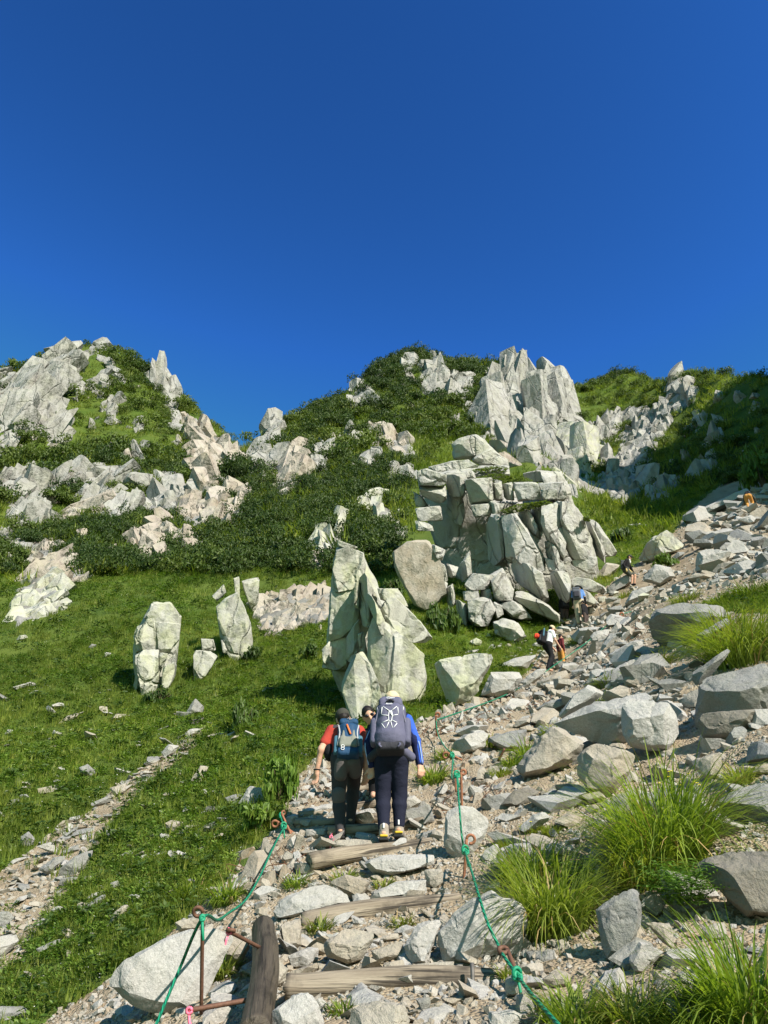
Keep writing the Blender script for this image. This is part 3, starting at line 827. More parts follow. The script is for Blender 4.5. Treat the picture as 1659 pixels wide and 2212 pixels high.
B('brownish block with a lit left face below the dark hollow', 'MR', [(1188,1050),(1380,990),(1392,1140),(1280,1162)], None, .9, [(-.5, .1, .55), (1.2, 0, .6)], 'granite_warm')
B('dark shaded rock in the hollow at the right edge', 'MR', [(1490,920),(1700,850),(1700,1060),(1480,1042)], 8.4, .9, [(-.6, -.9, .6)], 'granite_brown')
B('orange stained rock at the right edge below the hollow', 'MR', [(1550,1130),(1630,1060),(1700,1070),(1700,1135)], None, .9, None, 'granite_rust')
B('half-buried brown rock at the edge of the gravel patch', 'MR', [(70,1312),(150,1220),(230,1198),(305,1230),(240,1302),(120,1332)], None, .6, [(.2, .6, .5)], 'granite_brown')
B('small bright white boulder beside the moss at the right of the path', 'MR', [(178,1450),(260,1370),(330,1350),(382,1390),(300,1422),(220,1492)], None, .9, None, 'granite')
B('flat brown stone lying at the top of the gravel patch', 'MR', [(550,1252),(660,1228),(702,1272),(600,1302)], None, .7, None, 'granite_warm')
B('dark splintered slab between the two big right bank boulders', 'MR', [(1068,542),(1200,498),(1242,510),(1180,582),(1078,572)], None, .6, None, 'granite_brown')
B('narrow pale slab propped beside the big grey boulder at the right', 'MR', [(1188,540),(1290,480),(1420,378),(1442,400),(1340,482),(1262,560),(1250,622)], 9.6, .7, None, 'granite_grey')
B('small cream boulder at the head of the right bank', 'MR', [(798,560),(850,538),(922,590),(880,622),(810,602)], None, .9, None, 'granite_warm')
B('long pale slab lying left of the huge flat-topped boulder', 'MR', [(688,542),(800,468),(902,428),(902,470),(780,542)], None, .6, [(.1, .6, .6)], 'granite')
B('tilted pale block above the long slab by the huge boulder', 'MR', [(698,422),(880,318),(922,350),(912,420),(760,472)], None, .7, [(-.1, .3, .55)], 'granite')
B('squarish pale stone at the head of the stone wall', 'MR', [(603,312),(630,280),(722,263),(692,372),(610,347)], None, .9, None, 'granite')
B('brownish block on the wall in front of the white-shirted hiker', 'MR', [(283,580),(470,498),(477,560),(350,632),(288,612)], None, .8, [(-.1, -.1, .55), (.1, 1.2, .8)], 'granite_warm')
B('flat grey stone at the end of the wire stone wall', 'MR', [(278,742),(340,698),(492,668),(482,722),(340,782)], None, .7, None, 'granite_grey')
B('shaded grey block lying in the grass at the right edge', 'TR', [(1398,1452),(1500,1368),(1542,1400),(1460,1462)], None, .9, [(-.5, -.3, .6), (.2, 1.2, .7)], 'granite_grey')
# below the crag, beside the path
B('large fissured lichen boulder in the grass beside the stone wall', 'MC', [(908,782),(940,748),(1285,698),(1250,790),(1180,930),(1130,992),(1000,1042),(948,930)], None, .8, [(.1, .35, .42), (-1.3, -.5, .7)], 'slab_green', 5)
B('white boulder with the hiker shadow beside the fissured boulder', 'MC', [(1195,960),(1258,820),(1422,808),(1442,870),(1400,942),(1290,985)], None, .8, [(.1, .2, .5), (.1, 1.2, .8)], 'granite', 5)
B('flat white boulder in the grass above the fissured boulder', 'MC', [(1280,792),(1400,738),(1532,718),(1470,802),(1290,814)], None, .8, [(.2, .6, .6)], 'granite')
B('pale rust-streaked slab under the white-shirted hiker', 'MC', [(1420,892),(1520,808),(1592,798),(1560,852),(1470,922)], None, .6, [(.2, .5, .5)], 'granite')
B('boulder with a dark left face beside the curled iron stake', 'MC', [(988,1282),(1080,1198),(1242,1148),(1222,1262),(1180,1292),(1050,1317)], None, .9, [(.5, .5, .5), (-1.2, -.3, .5)], 'granite')
B('rounded grey boulder right of the dark-sided one', 'MC', [(1228,1222),(1300,1188),(1472,1158),(1452,1272),(1320,1292)], None, .8, [(0, .5, .55)], 'granite_grey')
B('small pale rock at the upper edge of the fissured boulder', 'MC', [(1080,715),(1130,695),(1185,690),(1160,725),(1090,735)], None, .8, None, 'granite')
B('small green-grey rock in the grass under the crag', 'MC', [(1130,640),(1170,620),(1205,640),(1195,670),(1140,665)], None, .9, None, 'slab_green')
# upper right slope
B('long smooth white slab on the skyline of the rubble slope', 'TR', [(1178,1002),(1240,920),(1340,878),(1560,768),(1552,812),(1330,922),(1260,982)], None, .7, [(.2, .6, .5)], 'granite')
B('bright white triangular boulder in the middle of the rubble slope', 'TR', [(1228,1232),(1240,1158),(1340,1148),(1462,1168),(1400,1222),(1330,1292),(1228,1282)], None, .8, [(.15, .3, .5), (.1, 1.3, .8)], 'granite', 5)
B('large yellow-green lichen boulder behind the climbing hiker', 'TR', [(888,1202),(960,1080),(1060,1033),(1162,1120),(1130,1162),(1000,1212),(920,1242)], None, .8, [(.5, .3, .5), (-.8, 0, .5)], 'slab_green', 5)
B('pointed white boulder under the climbing hiker hand', 'TR', [(898,1332),(990,1238),(1080,1260),(1112,1310),(1020,1372)], None, .8, [(.1, .2, .5), (.9, .3, .8)], 'granite')
B('brownish boulder leaning at the right end of the crag', 'TR', [(638,1302),(700,1228),(782,1240),(720,1332),(660,1332)], None, .9, [(.2, .4, .55)], 'granite_warm')
B('pale slab the climbing hiker stands on', 'TR', [(678,1402),(760,1330),(840,1288),(852,1350),(720,1422)], None, .7, [(-.2, .4, .5)], 'granite')
B('sloping white slab below the climbing hiker feet', 'TR', [(798,1492),(850,1400),(960,1358),(992,1380),(880,1482)], None, .7, [(.2, .6, .5)], 'granite')
B('square dark-sided stone near the standing hikers', 'TR', [(698,1502),(780,1478),(812,1510),(740,1552)], None, .9, [(0, 1.2, .6), (-.4, -.5, .5)], 'granite_grey')
B('flat pale stone above the square dark-sided stone', 'TR', [(688,1442),(790,1422),(802,1442),(700,1482)], None, .7, None, 'granite')
B('blue-shaded white boulder below the bending hiker', 'TR', [(1468,972),(1560,943),(1602,980),(1560,1012)], None, .8, [(-.3, .3, .5), (.2, 1.2, .7)], 'granite')
B('long coping stone along the top of the upper stone wall', 'TR', [(1008,1412),(1130,1350),(1282,1288),(1292,1312),(1030,1432)], None, .5, [(.1, .8, .5)], 'granite_warm')
B('grey rock right of the yellow-green lichen boulder', 'TR', [(1050,1240),(1130,1160),(1170,1170),(1130,1220),(1070,1250)], None, .8, None, 'granite_grey')
B('twin pale rock in the grass of the rubble slope', 'TR', [(1240,1105),(1260,1060),(1330,1035),(1370,1050),(1300,1100)], None, .8, None, 'granite')
B('flat pale rock showing in the upper right meadow', 'TR', [(820,1002),(900,995),(965,1012),(900,1022)], None, .6, None, 'granite', 3)
B('small white rock alone in the upper right meadow', 'TR', [(820,942),(845,928),(858,955)], None, .9, None, 'granite', 3)
# left meadow
B('grey triangular boulder in the meadow below the tall slab', 'ML', [(1088,932),(1160,828),(1212,880),(1202,918),(1110,947)], None, .8, None, 'granite_grey')
B('dark flat rock at the head of the scree strip', 'ML', [(1113,962),(1232,938),(1222,992),(1130,987)], None, .6, None, 'granite_brown')
B('low pale stone in the grass left of the hikers', 'ML', [(1328,1052),(1400,1018),(1412,1042),(1350,1062)], None, .7, None, 'granite')
B('white stone in the meadow near the pinnacle', 'ML', [(1545,800),(1575,765),(1612,760),(1612,785),(1560,805)], None, .8, None, 'granite')
B('narrow tilted stone in the middle of the meadow', 'ML', [(1128,1322),(1190,1228),(1242,1228),(1190,1342)], None, .5, None, 'granite_warm')
B('bright white pyramid-shaped rock beside the leafy bush', 'ML', [(1418,1452),(1480,1348),(1572,1368),(1582,1450),(1480,1482)], None, .8, [(.3, .4, .5), (-.8, 0, .7)], 'granite')
B('grey rock left of the white pyramid-shaped rock', 'ML', [(1335,1420),(1390,1400),(1440,1395),(1410,1455),(1350,1450)], None, .7, None, 'granite_grey')
B('low flowery rock in the left meadow', 'ML', [(468,1242),(520,1218),(582,1270),(540,1302),(480,1272)], None, .7, None, 'granite_grey')
B('pale block at the upper end of the scree strip', 'ML', [(958,1152),(1000,1100),(1062,1110),(1040,1152),(970,1187)], None, .8, None, 'granite')
B('squarish block half-way along the scree strip', 'ML', [(648,1362),(745,1333),(752,1380),(680,1412)], None, .8, None, 'granite_warm')
B('flat rock topping the scree strip', 'ML', [(1095,1040),(1130,1010),(1205,1005),(1180,1040),(1110,1060)], None, .7, None, 'granite')
B('small white stone among flowers at the far left meadow', 'ML', [(20,1050),(45,1015),(78,1015),(70,1045)], None, .8, None, 'granite', 3)
B('pale mound of rock at the left edge of the meadow', 'ML', [(95,485),(115,455),(155,450),(165,470),(120,490)], None, .8, None, 'slab_green', 3)
B('little white stone pair high in the left meadow', 'ML', [(608,592),(625,555),(662,560),(650,580)], None, .8, None, 'granite', 3)
B('low grey stone high in the left meadow', 'ML', [(520,530),(545,505),(575,510),(565,540)], None, .8, None, 'granite_grey', 3)
B('upright grey stone above the scree strip lower end', 'BL', [(130,492),(190,453),(242,520),(220,557),(140,552)], None, .7, None, 'granite_grey')
B('flat slab across the scree strip', 'BL', [(238,552),(330,523),(397,580),(380,607),(300,582)], None, .6, None, 'granite')
B('overhanging slab beside the scree strip', 'BL', [(388,592),(510,538),(527,580),(410,612)], None, .6, None, 'granite_grey')
B('largest flat grey slab jutting out at the scree strip', 'BL', [(333,747),(480,620),(612,568),(602,620),(540,722),(400,772)], None, .6, [(.1, .5, .5), (-.6, -.7, .6)], 'granite_grey')
B('smaller slab under the largest flat grey slab', 'BL', [(363,832),(400,760),(522,743),(480,792)], None, .6, None, 'granite_grey')
B('pointed grey slab left of the largest flat slab', 'BL', [(248,702),(350,623),(442,613),(320,742)], None, .6, None, 'granite_grey')
B('long thin slab lying along the scree strip', 'BL', [(378,502),(530,403),(502,440),(400,517)], None, .6, None, 'granite_grey')
B('blue-grey slab lying downhill in the left grass', 'BL', [(520,1000),(528,970),(600,908),(702,848),(682,900),(580,992)], None, .6, None, 'granite_grey')
B('pale diamond-shaped stone in the lower left grass', 'BL', [(323,972),(380,938),(452,965),(420,1002)], None, .7, None, 'granite')
B('small pale stone left of the diamond-shaped one', 'BL', [(223,1062),(290,1013),(322,1030),(270,1077)], None, .7, None, 'granite')
B('grey boulder cut by the left edge in the scree', 'BL', [(-40,985),(50,968),(102,1020),(20,1087),(-40,1080)], None, .7, None, 'granite_grey')
B('large pale slab cut by the left edge below the scree', 'BL', [(-60,1142),(110,1128),(132,1170),(20,1272),(-60,1280)], None, .7, None, 'granite')
B('curved ridge of rock in the lower left grass', 'BL', [(688,1092),(740,988),(810,933),(872,928),(780,982),(720,1082)], None, .5, None, 'granite_warm')
B('squat grey rock in the meadow below the bright pyramid rock', 'BL', [(1078,402),(1120,378),(1202,393),(1130,472)], None, .7, None, 'granite_warm')
B('long grey-white rock pointing at the leafy bush', 'BL', [(1258,452),(1310,440),(1400,388),(1502,353),(1482,390),(1340,462)], None, .7, None, 'granite_grey')
B('little white upright stone in the meadow', 'BL', [(1188,332),(1210,283),(1237,290),(1222,327)], None, .8, None, 'granite', 3)
B('flat white stone in the lower meadow', 'BL', [(778,612),(850,578),(872,595),(800,622)], None, .7, None, 'granite', 3)
B('rounded pale stone in the lower meadow', 'BL', [(908,622),(950,598),(992,640),(930,642)], None, .7, None, 'granite', 3)
B('flat pale stone right of the rounded one in the meadow', 'BL', [(998,612),(1050,583),(1095,578),(1060,612)], None, .7, None, 'granite', 3)
B('grey stone in the grass above the blue-grey slab', 'BL', [(718,792),(770,773),(782,810),(730,842)], None, .7, None, 'granite_grey', 3)
B('slim dark-tipped stone in the lower left grass', 'BL', [(233,1222),(410,1143),(402,1180),(260,1257)], None, .7, None, 'granite_grey')
B('small grey stone near the lower left corner', 'BL', [(83,1302),(160,1283),(172,1310),(100,1332)], None, .7, None, 'granite_grey', 3)
B('dark grey boulder in the bottom left corner', 'BL', [(-60,1600),(60,1592),(150,1593),(202,1640),(120,1692),(-60,1720)], None, .7, [(.1, .9, .6), (-.3, -.2, .6)], 'granite_grey')
B('narrow grey stone in the meadow centre', 'BL', [(693,440),(765,440),(730,470),(735,520),(698,515)], None, .7, None, 'granite_grey', 3)
# around the path
B('huge smooth white boulder behind the left iron stake', 'BL', [(708,1442),(800,1308),(980,1238),(1100,1138),(1250,1088),(1400,1088),(1560,1120),(1440,1330),(1300,1592),(1180,1632),(980,1622),(760,1532)], None, .38, [(.1, .45, .5), (-.25, .1, .55)], 'granite', 5, amp=.02)
B('flat rock behind the huge white boulder', 'BL', [(1138,1042),(1290,1008),(1332,1080),(1170,1112)], None, .7, None, 'granite_warm')
B('warm stone right of the huge white boulder', 'BL', [(1400,1100),(1500,1110),(1650,1180),(1560,1330),(1440,1280)], None, .7, None, 'granite_warm')
B('broad pale slab left of the second log', 'BC', [(253,902),(330,798),(560,713),(702,770),(722,830),(640,862),(450,872),(380,932),(260,942)], None, .6, [(.05, .8, .55), (-.2, .1, .6)], 'granite', 5)
B('upright pale block at the left end of the second log', 'BC', [(298,962),(430,928),(432,1100),(330,1122)], None, .8, [(.1, .2, .5)], 'granite_warm')
B('angular stone under the third log, left one', 'BC', [(598,712),(690,668),(842,700),(832,760),(750,832),(708,782)], None, .8, [(.1, .3, .55), (-.7, .1, .6)], 'granite_warm')
B('wide flat-topped stone behind the second log', 'BC', [(838,782),(1000,708),(1172,698),(1177,780),(950,817),(850,832)], None, .8, [(0, .3, .55)], 'granite')
B('wide pale slab stone under the third log', 'BC', [(798,592),(960,543),(1222,538),(1217,610),(1100,642),(960,682),(850,652)], None, .7, [(.05, .3, .5), (0, 1.4, .8)], 'granite', 5)
B('small block under the right end of the third log', 'BC', [(1158,642),(1272,628),(1272,720),(1220,762),(1180,722)], None, .8, None, 'granite_warm')
B('tall white boulder standing right of the third log', 'BC', [(1288,292),(1380,263),(1462,270),(1552,340),(1522,440),(1440,560),(1392,612),(1290,562),(1278,480)], 7.35, .45, [(-.05, .25, .5), (.7, .3, .7), (-.6, -.9, .85)], 'granite', 5)
B('shaded stone under the tall white boulder', 'BC', [(1288,582),(1392,622),(1372,722),(1300,732)], 7.5, .8, [(-.7, -.5, .6)], 'granite_grey')
B('five-sided pale boulder between the first and second log', 'BC', [(553,1082),(690,988),(882,1008),(862,1060),(790,1172),(720,1212),(590,1162)], None, .7, [(.1, .9, .6), (-.1, -.1, .55)], 'granite_warm', 5)
B('flat cream stone right of the five-sided boulder', 'BC', [(888,1042),(1010,1008),(1012,1050),(900,1072)], None, .7, None, 'granite_warm')
B('brownish flat stone in the middle of the steps', 'BC', [(848,1122),(1040,1058),(1042,1150),(870,1202)], None, .6, [(.05, .6, .5)], 'granite_warm')
B('tall leaning stone at the right between first and second log', 'BC', [(1033,1112),(1120,958),(1272,923),(1240,1000),(1180,1202),(1090,1192)], None, .8, [(.1, .3, .5), (-.6, .1, .6)], 'granite', 5)
B('massive rounded white boulder under the right rope', 'BC', [(1216,1060),(1300,930),(1450,800),(1560,758),(1659,835),(1800,870),(1770,960),(1730,1080),(1600,1132),(1400,1182),(1280,1182)], None, .45, [(.1, .4, .55), (-.6, .1, .6), (.3, -.3, .7)], 'granite', 5)
B('pale stone left above the first log', 'BC', [(353,1152),(480,1098),(537,1100),(532,1180),(450,1232),(370,1212)], None, .8, None, 'granite')
B('rounded stone wedged beside the dark upright log', 'BC', [(218,1202),(300,1178),(352,1230),(332,1302),(290,1342),(240,1272)], None, .8, None, 'granite_warm')
B('small square stone behind the first log', 'BC', [(918,1192),(1050,1168),(1042,1232),(918,1252)], None, .7, None, 'granite_warm')
B('small flat stone behind the left end of the first log', 'BC', [(528,1192),(622,1210),(602,1242),(528,1242)], None, .7, None, 'granite_warm')
B('tiny orange triangular stone behind the first log', 'BC', [(838,1242),(870,1190),(912,1247)], None, .7, None, 'granite_rust', 3)
B('flat stones slab behind the right half of the first log', 'BC', [(1100,1202),(1340,1178),(1332,1242),(1100,1242)], None, .5, None, 'granite_warm')
B('pale boulder at the bottom edge below the first log', 'BC', [(263,1480),(400,1368),(480,1358),(532,1430),(580,1600),(263,1600)], None, .7, [(.1, .5, .5), (.5, 0, .7)], 'granite', 5)
B('wide stone under the middle of the first log', 'BC', [(733,1452),(860,1408),(1050,1440),(1082,1600),(718,1600)], None, .7, [(0, .5, .55)], 'granite_warm', 5)
B('small stone under the first log', 'BC', [(1108,1402),(1202,1398),(1192,1482),(1150,1492)], None, .7, None, 'granite_grey')
B('shaded stone under the right part of the first log', 'BC', [(1250,1402),(1400,1398),(1330,1452)], None, .7, None, 'granite_warm')
B('pale stone at the bottom right of the first log', 'BC', [(1540,1502),(1659,1468),(1750,1490),(1700,1600),(1560,1600)], None, .7, None, 'granite')
B('brown pebble-like stone under the first log', 'BC', [(1198,1442),(1270,1418),(1272,1492),(1210,1482)], None, .7, None, 'granite_warm')
B('grey slab beside the path right of the hikers feet', 'BC', [(1020,350),(1030,288),(1200,248),(1222,350),(1150,382)], None, .7, [(.1, .4, .5)], 'granite_grey')
B('pale boulder beside the path right of the navy trousers', 'BC', [(1018,222),(1100,198),(1157,240),(1080,292),(1018,302)], None, .8, None, 'granite')
B('pale stone behind the grey trousers on the upper steps', 'BC', [(738,332),(760,300),(850,268),(892,320),(800,335)], None, .8, None, 'granite')
B('flat white slab at the left end of the highest log', 'BC', [(428,282),(560,268),(640,238),(652,280),(450,312)], None, .6, None, 'granite')
B('small white block beside the left rope knot', 'BC', [(348,322),(400,308),(422,340),(370,392),(338,362)], None, .8, None, 'granite')
B('pale stone under the left end of the fifth log', 'BC', [(458,402),(570,393),(582,440),(460,442)], None, .7, None, 'granite')
B('flat tread stone behind the pink ribboned stake', 'BC', [(600,500),(630,465),(760,458),(880,470),(860,505),(720,525)], None, .6, [(0, .7, .5)], 'granite_warm')
B('splintered flat stone right of the boots', 'BC', [(1108,432),(1232,398),(1222,452),(1110,462)], None, .6, None, 'granite_grey')
B('grey stone left of the dark upright log', 'BC', [(0,1085),(130,1092),(50,1212),(-30,1192)], None, .6, None, 'granite_warm')
# lower right bank
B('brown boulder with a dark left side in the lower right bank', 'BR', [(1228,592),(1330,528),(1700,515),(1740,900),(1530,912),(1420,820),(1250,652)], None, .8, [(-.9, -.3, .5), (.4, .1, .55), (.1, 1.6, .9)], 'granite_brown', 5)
B('flat grey rock face with the purple bellflower', 'BR', [(638,880),(760,788),(880,738),(922,900),(870,1070),(720,1192),(678,1100),(650,950)], None, .7, [(-.1, .2, .45)], 'granite_grey', 5)
B('rounded stone right of the purple bellflower', 'BR', [(918,802),(1020,778),(1042,880),(990,922),(930,882)], None, .8, None, 'granite_warm')
B('thin splintered stone below the feathery plant', 'BR', [(928,952),(1092,958),(1102,1132),(1020,1062)], None, .6, None, 'granite_warm')
B('pale angular stone below the grey rock face', 'BR', [(828,1172),(900,1058),(1052,1118),(930,1252),(870,1252)], None, .7, None, 'granite')
B('pale stone at the left edge of the big grass clump', 'BR', [(63,562),(120,488),(252,478),(272,560),(170,592),(90,622)], None, .8, None, 'granite')
B('flat pale stone above the left grass clump', 'BR', [(328,492),(420,478),(532,540),(480,562),(350,542)], None, .6, None, 'granite')
B('stone at the right end of the first log', 'BR', [(98,1272),(232,1268),(212,1382),(100,1392)], None, .8, None, 'granite_warm')
B('brown stone below the left grass clump', 'BR', [(308,1292),(420,1228),(492,1260),(472,1332),(330,1342)], None, .8, None, 'granite_warm')
B('round stone in the lower right gravel', 'BR', [(1258,982),(1400,948),(1422,1050),(1290,1062)], None, .8, None, 'granite_warm')
B('flat grey stone at the edge of the gravel below the big clump', 'BR', [(508,662),(570,648),(722,760),(702,782),(600,732)], None, .6, None, 'granite_grey')
B('stone at the bottom edge below the right end of the first log', 'BR', [(0,1472),(110,1478),(132,1600),(0,1600)], None, .8, None, 'granite')
B('grey bank rock behind the curled right stake', 'BR', [(5,590),(60,560),(120,600),(100,690),(20,680)], None, .8, None, 'granite_grey')

# ------------------------------------------------------------------ rock outcrops on the peaks
OC = outcrop
# left peak
OC('sunlit broken cliff at the left edge of the left peak', 'TL', [(0,380),(20,310),(70,280),(130,300),(230,330),(250,270),(310,330),(330,400),(310,500),(300,640),(200,600),(100,600),(0,580)], 24, 12, proud=.3, elong=1.5, grow=1.2)
OC('pale rock buttress high on the left shoulder of the left peak', 'TL', [(270,270),(300,170),(370,150),(480,190),(450,240),(400,260),(320,300)], 24, 35, proud=.3)
OC('rocky summit crest of the left peak', 'TL', [(380,140),(410,90),(500,130),(600,95),(630,115),(560,140),(480,160),(400,170)], 17, 50, proud=.2)
OC('thin rock rib below the summit of the left peak', 'TL', [(600,150),(660,200),(750,300),(720,310),(640,220)], 14, -40)
OC('rock patch at the lower end of the left cliff', 'TL', [(290,560),(340,540),(410,610),(380,680),(290,670)], 19, 20)
OC('lone pale spike on the right skyline of the left peak', 'TL', [(890,320),(905,240),(930,235),(945,260),(940,320),(900,345)], 16, 5, elong=2.0, grow=1.1, proud=.3)
OC('knobbly rib under the lone spike of the left peak', 'TL', [(950,330),(985,280),(1060,370),(1010,410),(970,400)], 15, -30)
OC('grey rock patch in the scrub high on the left peak', 'TL', [(520,310),(590,290),(640,330),(600,400),(560,380)], 16, 40)
OC('grey rock in the middle of the left peak scrub', 'TL', [(605,450),(650,405),(690,430),(640,480)], 14, 30)
OC('small pointed rock under the grey mid rock of the left peak', 'TL', [(640,510),(660,460),(690,490),(680,530)], 13, 5)
OC('upright rock column on the right side of the left peak', 'TL', [(1000,470),(1030,430),(1060,500),(1070,600),(1030,580)], 17, -10)
OC('broad pinkish slabs falling to the saddle from the left peak', 'TL', [(1120,490),(1160,530),(1230,590),(1280,640),(1320,700),(1380,740),(1480,800),(1440,820),(1370,830),(1300,860),(1250,960),(1180,940),(1160,860),(1170,700),(1110,600)], 22, -25, 'peak_pink', proud=.25, grow=1.15)
OC('pale block on the saddle skyline left of the gap', 'TL', [(1390,740),(1410,695),(1450,740),(1440,765)], 13, 0)
OC('jagged grey band low on the left peak at the left edge', 'TL', [(0,920),(80,860),(180,840),(280,930),(330,900),(400,820),(480,870),(440,930),(330,1000),(260,1060),(330,1140),(200,1170),(100,1110),(60,1000)], 21, 20)
OC('leaning grey shards in the middle of the left peak foot', 'TL', [(480,950),(540,870),(640,840),(730,860),(720,950),(640,1000),(580,1060),(500,1040)], 20, 30)
OC('dark cleft block under the big grey boulder of the left peak', 'TL', [(600,1060),(650,990),(720,1000),(780,1130),(700,1160),(630,1140)], 22, 10, elong=1.5)
OC('broken slabs below the right flank of the left peak', 'TL', [(860,1040),(920,960),(1000,1000),(1040,930),(1110,920),(1200,960),(1100,1060),(1000,1100),(900,1110)], 20, -30)
OC('grey rib right of the big grey boulder on the left peak', 'TL', [(950,850),(1000,840),(1080,940),(1100,1030),(1040,1050),(960,930)], 20, -30)
OC('pinkish rubble under the left peak shards', 'TL', [(350,1150),(430,1080),(540,1020),(600,1110),(480,1110),(400,1160)], 17, 60, 'peak_pink')
OC('pinkish rounded outcrop in the scrub below the left peak', 'TL', [(760,1240),(860,1200),(880,1130),(960,1150),(1060,1210),(980,1260),(990,1370),(960,1420),(880,1370),(820,1330)], 16, -30, 'peak_pink', 1.0)
OC('pale blocky outcrop right of the pinkish rounded one', 'TL', [(1070,1240),(1110,1190),(1170,1240),(1220,1290),(1130,1370),(1060,1300)], 18, -10, 'peak_pink', 1.0)
OC('pale layered outcrop at the far left above the meadow', 'TL', [(200,1300),(230,1240),(330,1280),(370,1260),(330,1350),(450,1380),(500,1480),(400,1500),(230,1500),(160,1480)], 18, 30, 'peak_pink', 1.1)
OC('light shattered outcrop under the saddle', 'TL', [(1080,1140),(1150,1020),(1280,1010),(1350,1060),(1480,1040),(1440,1100),(1340,1160),(1220,1190)], 18, 5, 'peak_pink')
OC('spiky outcrop just under the saddle gap', 'TL', [(1350,980),(1390,930),(1480,960),(1470,1020),(1370,1010)], 15, 10, 'peak_pink')
OC('pale rocks at the left edge above the dark pines', 'TL', [(0,1200),(60,1170),(130,1320),(60,1340),(0,1280)], 18, 30)
OC('small rock pair in the scrub centre of the left peak', 'TL', [(800,750),(830,730),(870,790),(820,810)], 14, -30)
OC('thin white splinter in the left peak scrub', 'TL', [(610,735),(640,680),(645,745)], 11, 10)
OC('small rock dots in the upper left peak scrub', 'TL', [(420,340),(450,330),(480,370),(440,380)], 12, 30)
OC('rock patch at the left edge under the sunlit cliff', 'TL', [(0,640),(60,640),(80,700),(0,760)], 16, 20)
OC('rounded white rock in the right half of the left peak', 'TL', [(805,590),(830,555),(855,570),(845,605)], 13, 0)
OC('pale outcrop capped by pine at the left of the meadow', 'ML', [(90,280),(150,190),(240,120),(350,110),(300,200),(340,260),(330,310),(200,350),(110,390)], 20, 35, 'slab_green', 1.1)
OC('pinkish rubbly knoll left of the pinnacle', 'MC', [(-120,420),(-60,380),(0,370),(100,330),(200,320),(300,370),(300,480),(240,530),(100,540),(0,600),(-80,560)], 13, 20, 'peak_pink', 1.0)
B('big grey boulder with a dark underside on the left peak foot', 'TL', [(718,905),(760,840),(910,850),(900,920),(825,985),(735,945)], None, .8, [(.1, .5, .5), (-.7, -1.0, .45)], 'peak', 4)
# central peak
OC('pale fang of rock on the skyline right of the gap', 'TC', [(190,680),(240,565),(310,610),(270,700),(200,710)], 22, 12, elong=1.7, proud=.3)
OC('smooth pale base of the fang right of the gap', 'TC', [(140,800),(160,720),(230,710),(260,790),(260,880),(200,870)], 24, 10, elong=1.5, grow=1.2)
OC('tall pale slab with a crest in the scrub right of the gap', 'TC', [(290,920),(310,820),(390,710),(410,790),(420,920),(330,990),(300,990)], 24, 20, 'peak_pink', 1.7, grow=1.2)
OC('small rocks right of the tall pale slab', 'TC', [(430,870),(480,800),(490,860),(450,900)], 14, 10, 'peak_pink')
OC('slim dark-sided pillar in the central scrub', 'TC', [(515,780),(520,700),(560,690),(585,800),(560,870),(520,860)], 18, -5, elong=1.5)
OC('pale skyline tower on the left ridge of the central peak', 'TC', [(730,450),(745,370),(780,345),(830,400),(790,450),(740,480)], 18, 15)
OC('rock step right of the pale skyline tower', 'TC', [(830,350),(870,380),(910,450),(880,460),(840,410)], 14, -30)
OC('white rock on the left skyline below the central summit', 'TC', [(870,300),(900,255),(935,258),(890,305)], 12, 40)
OC('little rock left of the central summit', 'TC', [(985,200),(1010,178),(1030,205)], 10, 10)
OC('pale rock at the central summit', 'TC', [(1040,215),(1100,165),(1120,190),(1090,215),(1090,270),(1050,280)], 13, 5)
OC('cracked skyline rock right of the central summit', 'TC', [(1140,235),(1200,215),(1210,280),(1190,330),(1150,300)], 14, 0)
OC('dark-sided skyline crag right of the central summit', 'TC', [(1210,230),(1240,190),(1290,240),(1350,280),(1360,320),(1410,400),(1330,400),(1230,380),(1200,350)], 18, 10, proud=.2)
OC('notched rocks in the dip right of the central summit', 'TC', [(1370,325),(1390,285),(1440,292),(1450,350),(1380,350)], 13, 5)
OC('rock band across the left of the central peak', 'TC', [(660,690),(680,610),(720,600),(730,660),(820,640),(870,650),(730,720),(680,720)], 16, 20)
OC('long pale slab band slanting down the central peak', 'TC', [(840,560),(930,570),(980,640),(1070,680),(1095,760),(1040,770),(960,720),(880,640)], 20, -30, 'peak_pink')
OC('thin rock rib above the slanting slab band', 'TC', [(910,480),(950,500),(990,580),(960,560)], 13, -35)
OC('dark rock patch in the scrub above the pine belt', 'TC', [(770,790),(850,750),(900,800),(880,830),(800,830)], 16, 10)
OC('ribbed grey rock at the upper edge of the pine belt', 'TC', [(970,870),(1000,845),(1110,845),(1110,885),(1030,910)], 15, 5, elong=1.5)
OC('blocky pale outcrop in the middle of the pine belt', 'TC', [(775,1060),(830,1010),(900,1000),(900,1060),(970,1090),(970,1130),(870,1150),(830,1100)], 18, 10, 'slab_green')
OC('green-grey rock left above the pinnacle', 'TC', [(500,1270),(560,1220),(640,1230),(630,1310),(570,1340)], 18, 0, 'slab_green')
OC('needle of rock above the pinnacle', 'TC', [(625,1270),(640,1150),(652,1250)], 10, 5, 'slab_green', 2.5, grow=1.3)
OC('small brown rock left of the pinnacle top', 'TC', [(480,1380),(510,1350),(580,1400),(530,1430)], 14, 0, 'peak_pink')
OC('dark-backed rock above the pinnacle scrub', 'TC', [(910,1190),(930,1170),(1040,1200),(1030,1240),(980,1230)], 15, 20)
OC('little pale rocks below the dark-sided skyline crag', 'TC', [(1400,480),(1430,450),(1470,480),(1540,490),(1500,500)], 11, 20)
OC('white speck of rock in the central peak scrub', 'TC', [(1330,535),(1345,510),(1362,545)], 11, 20)
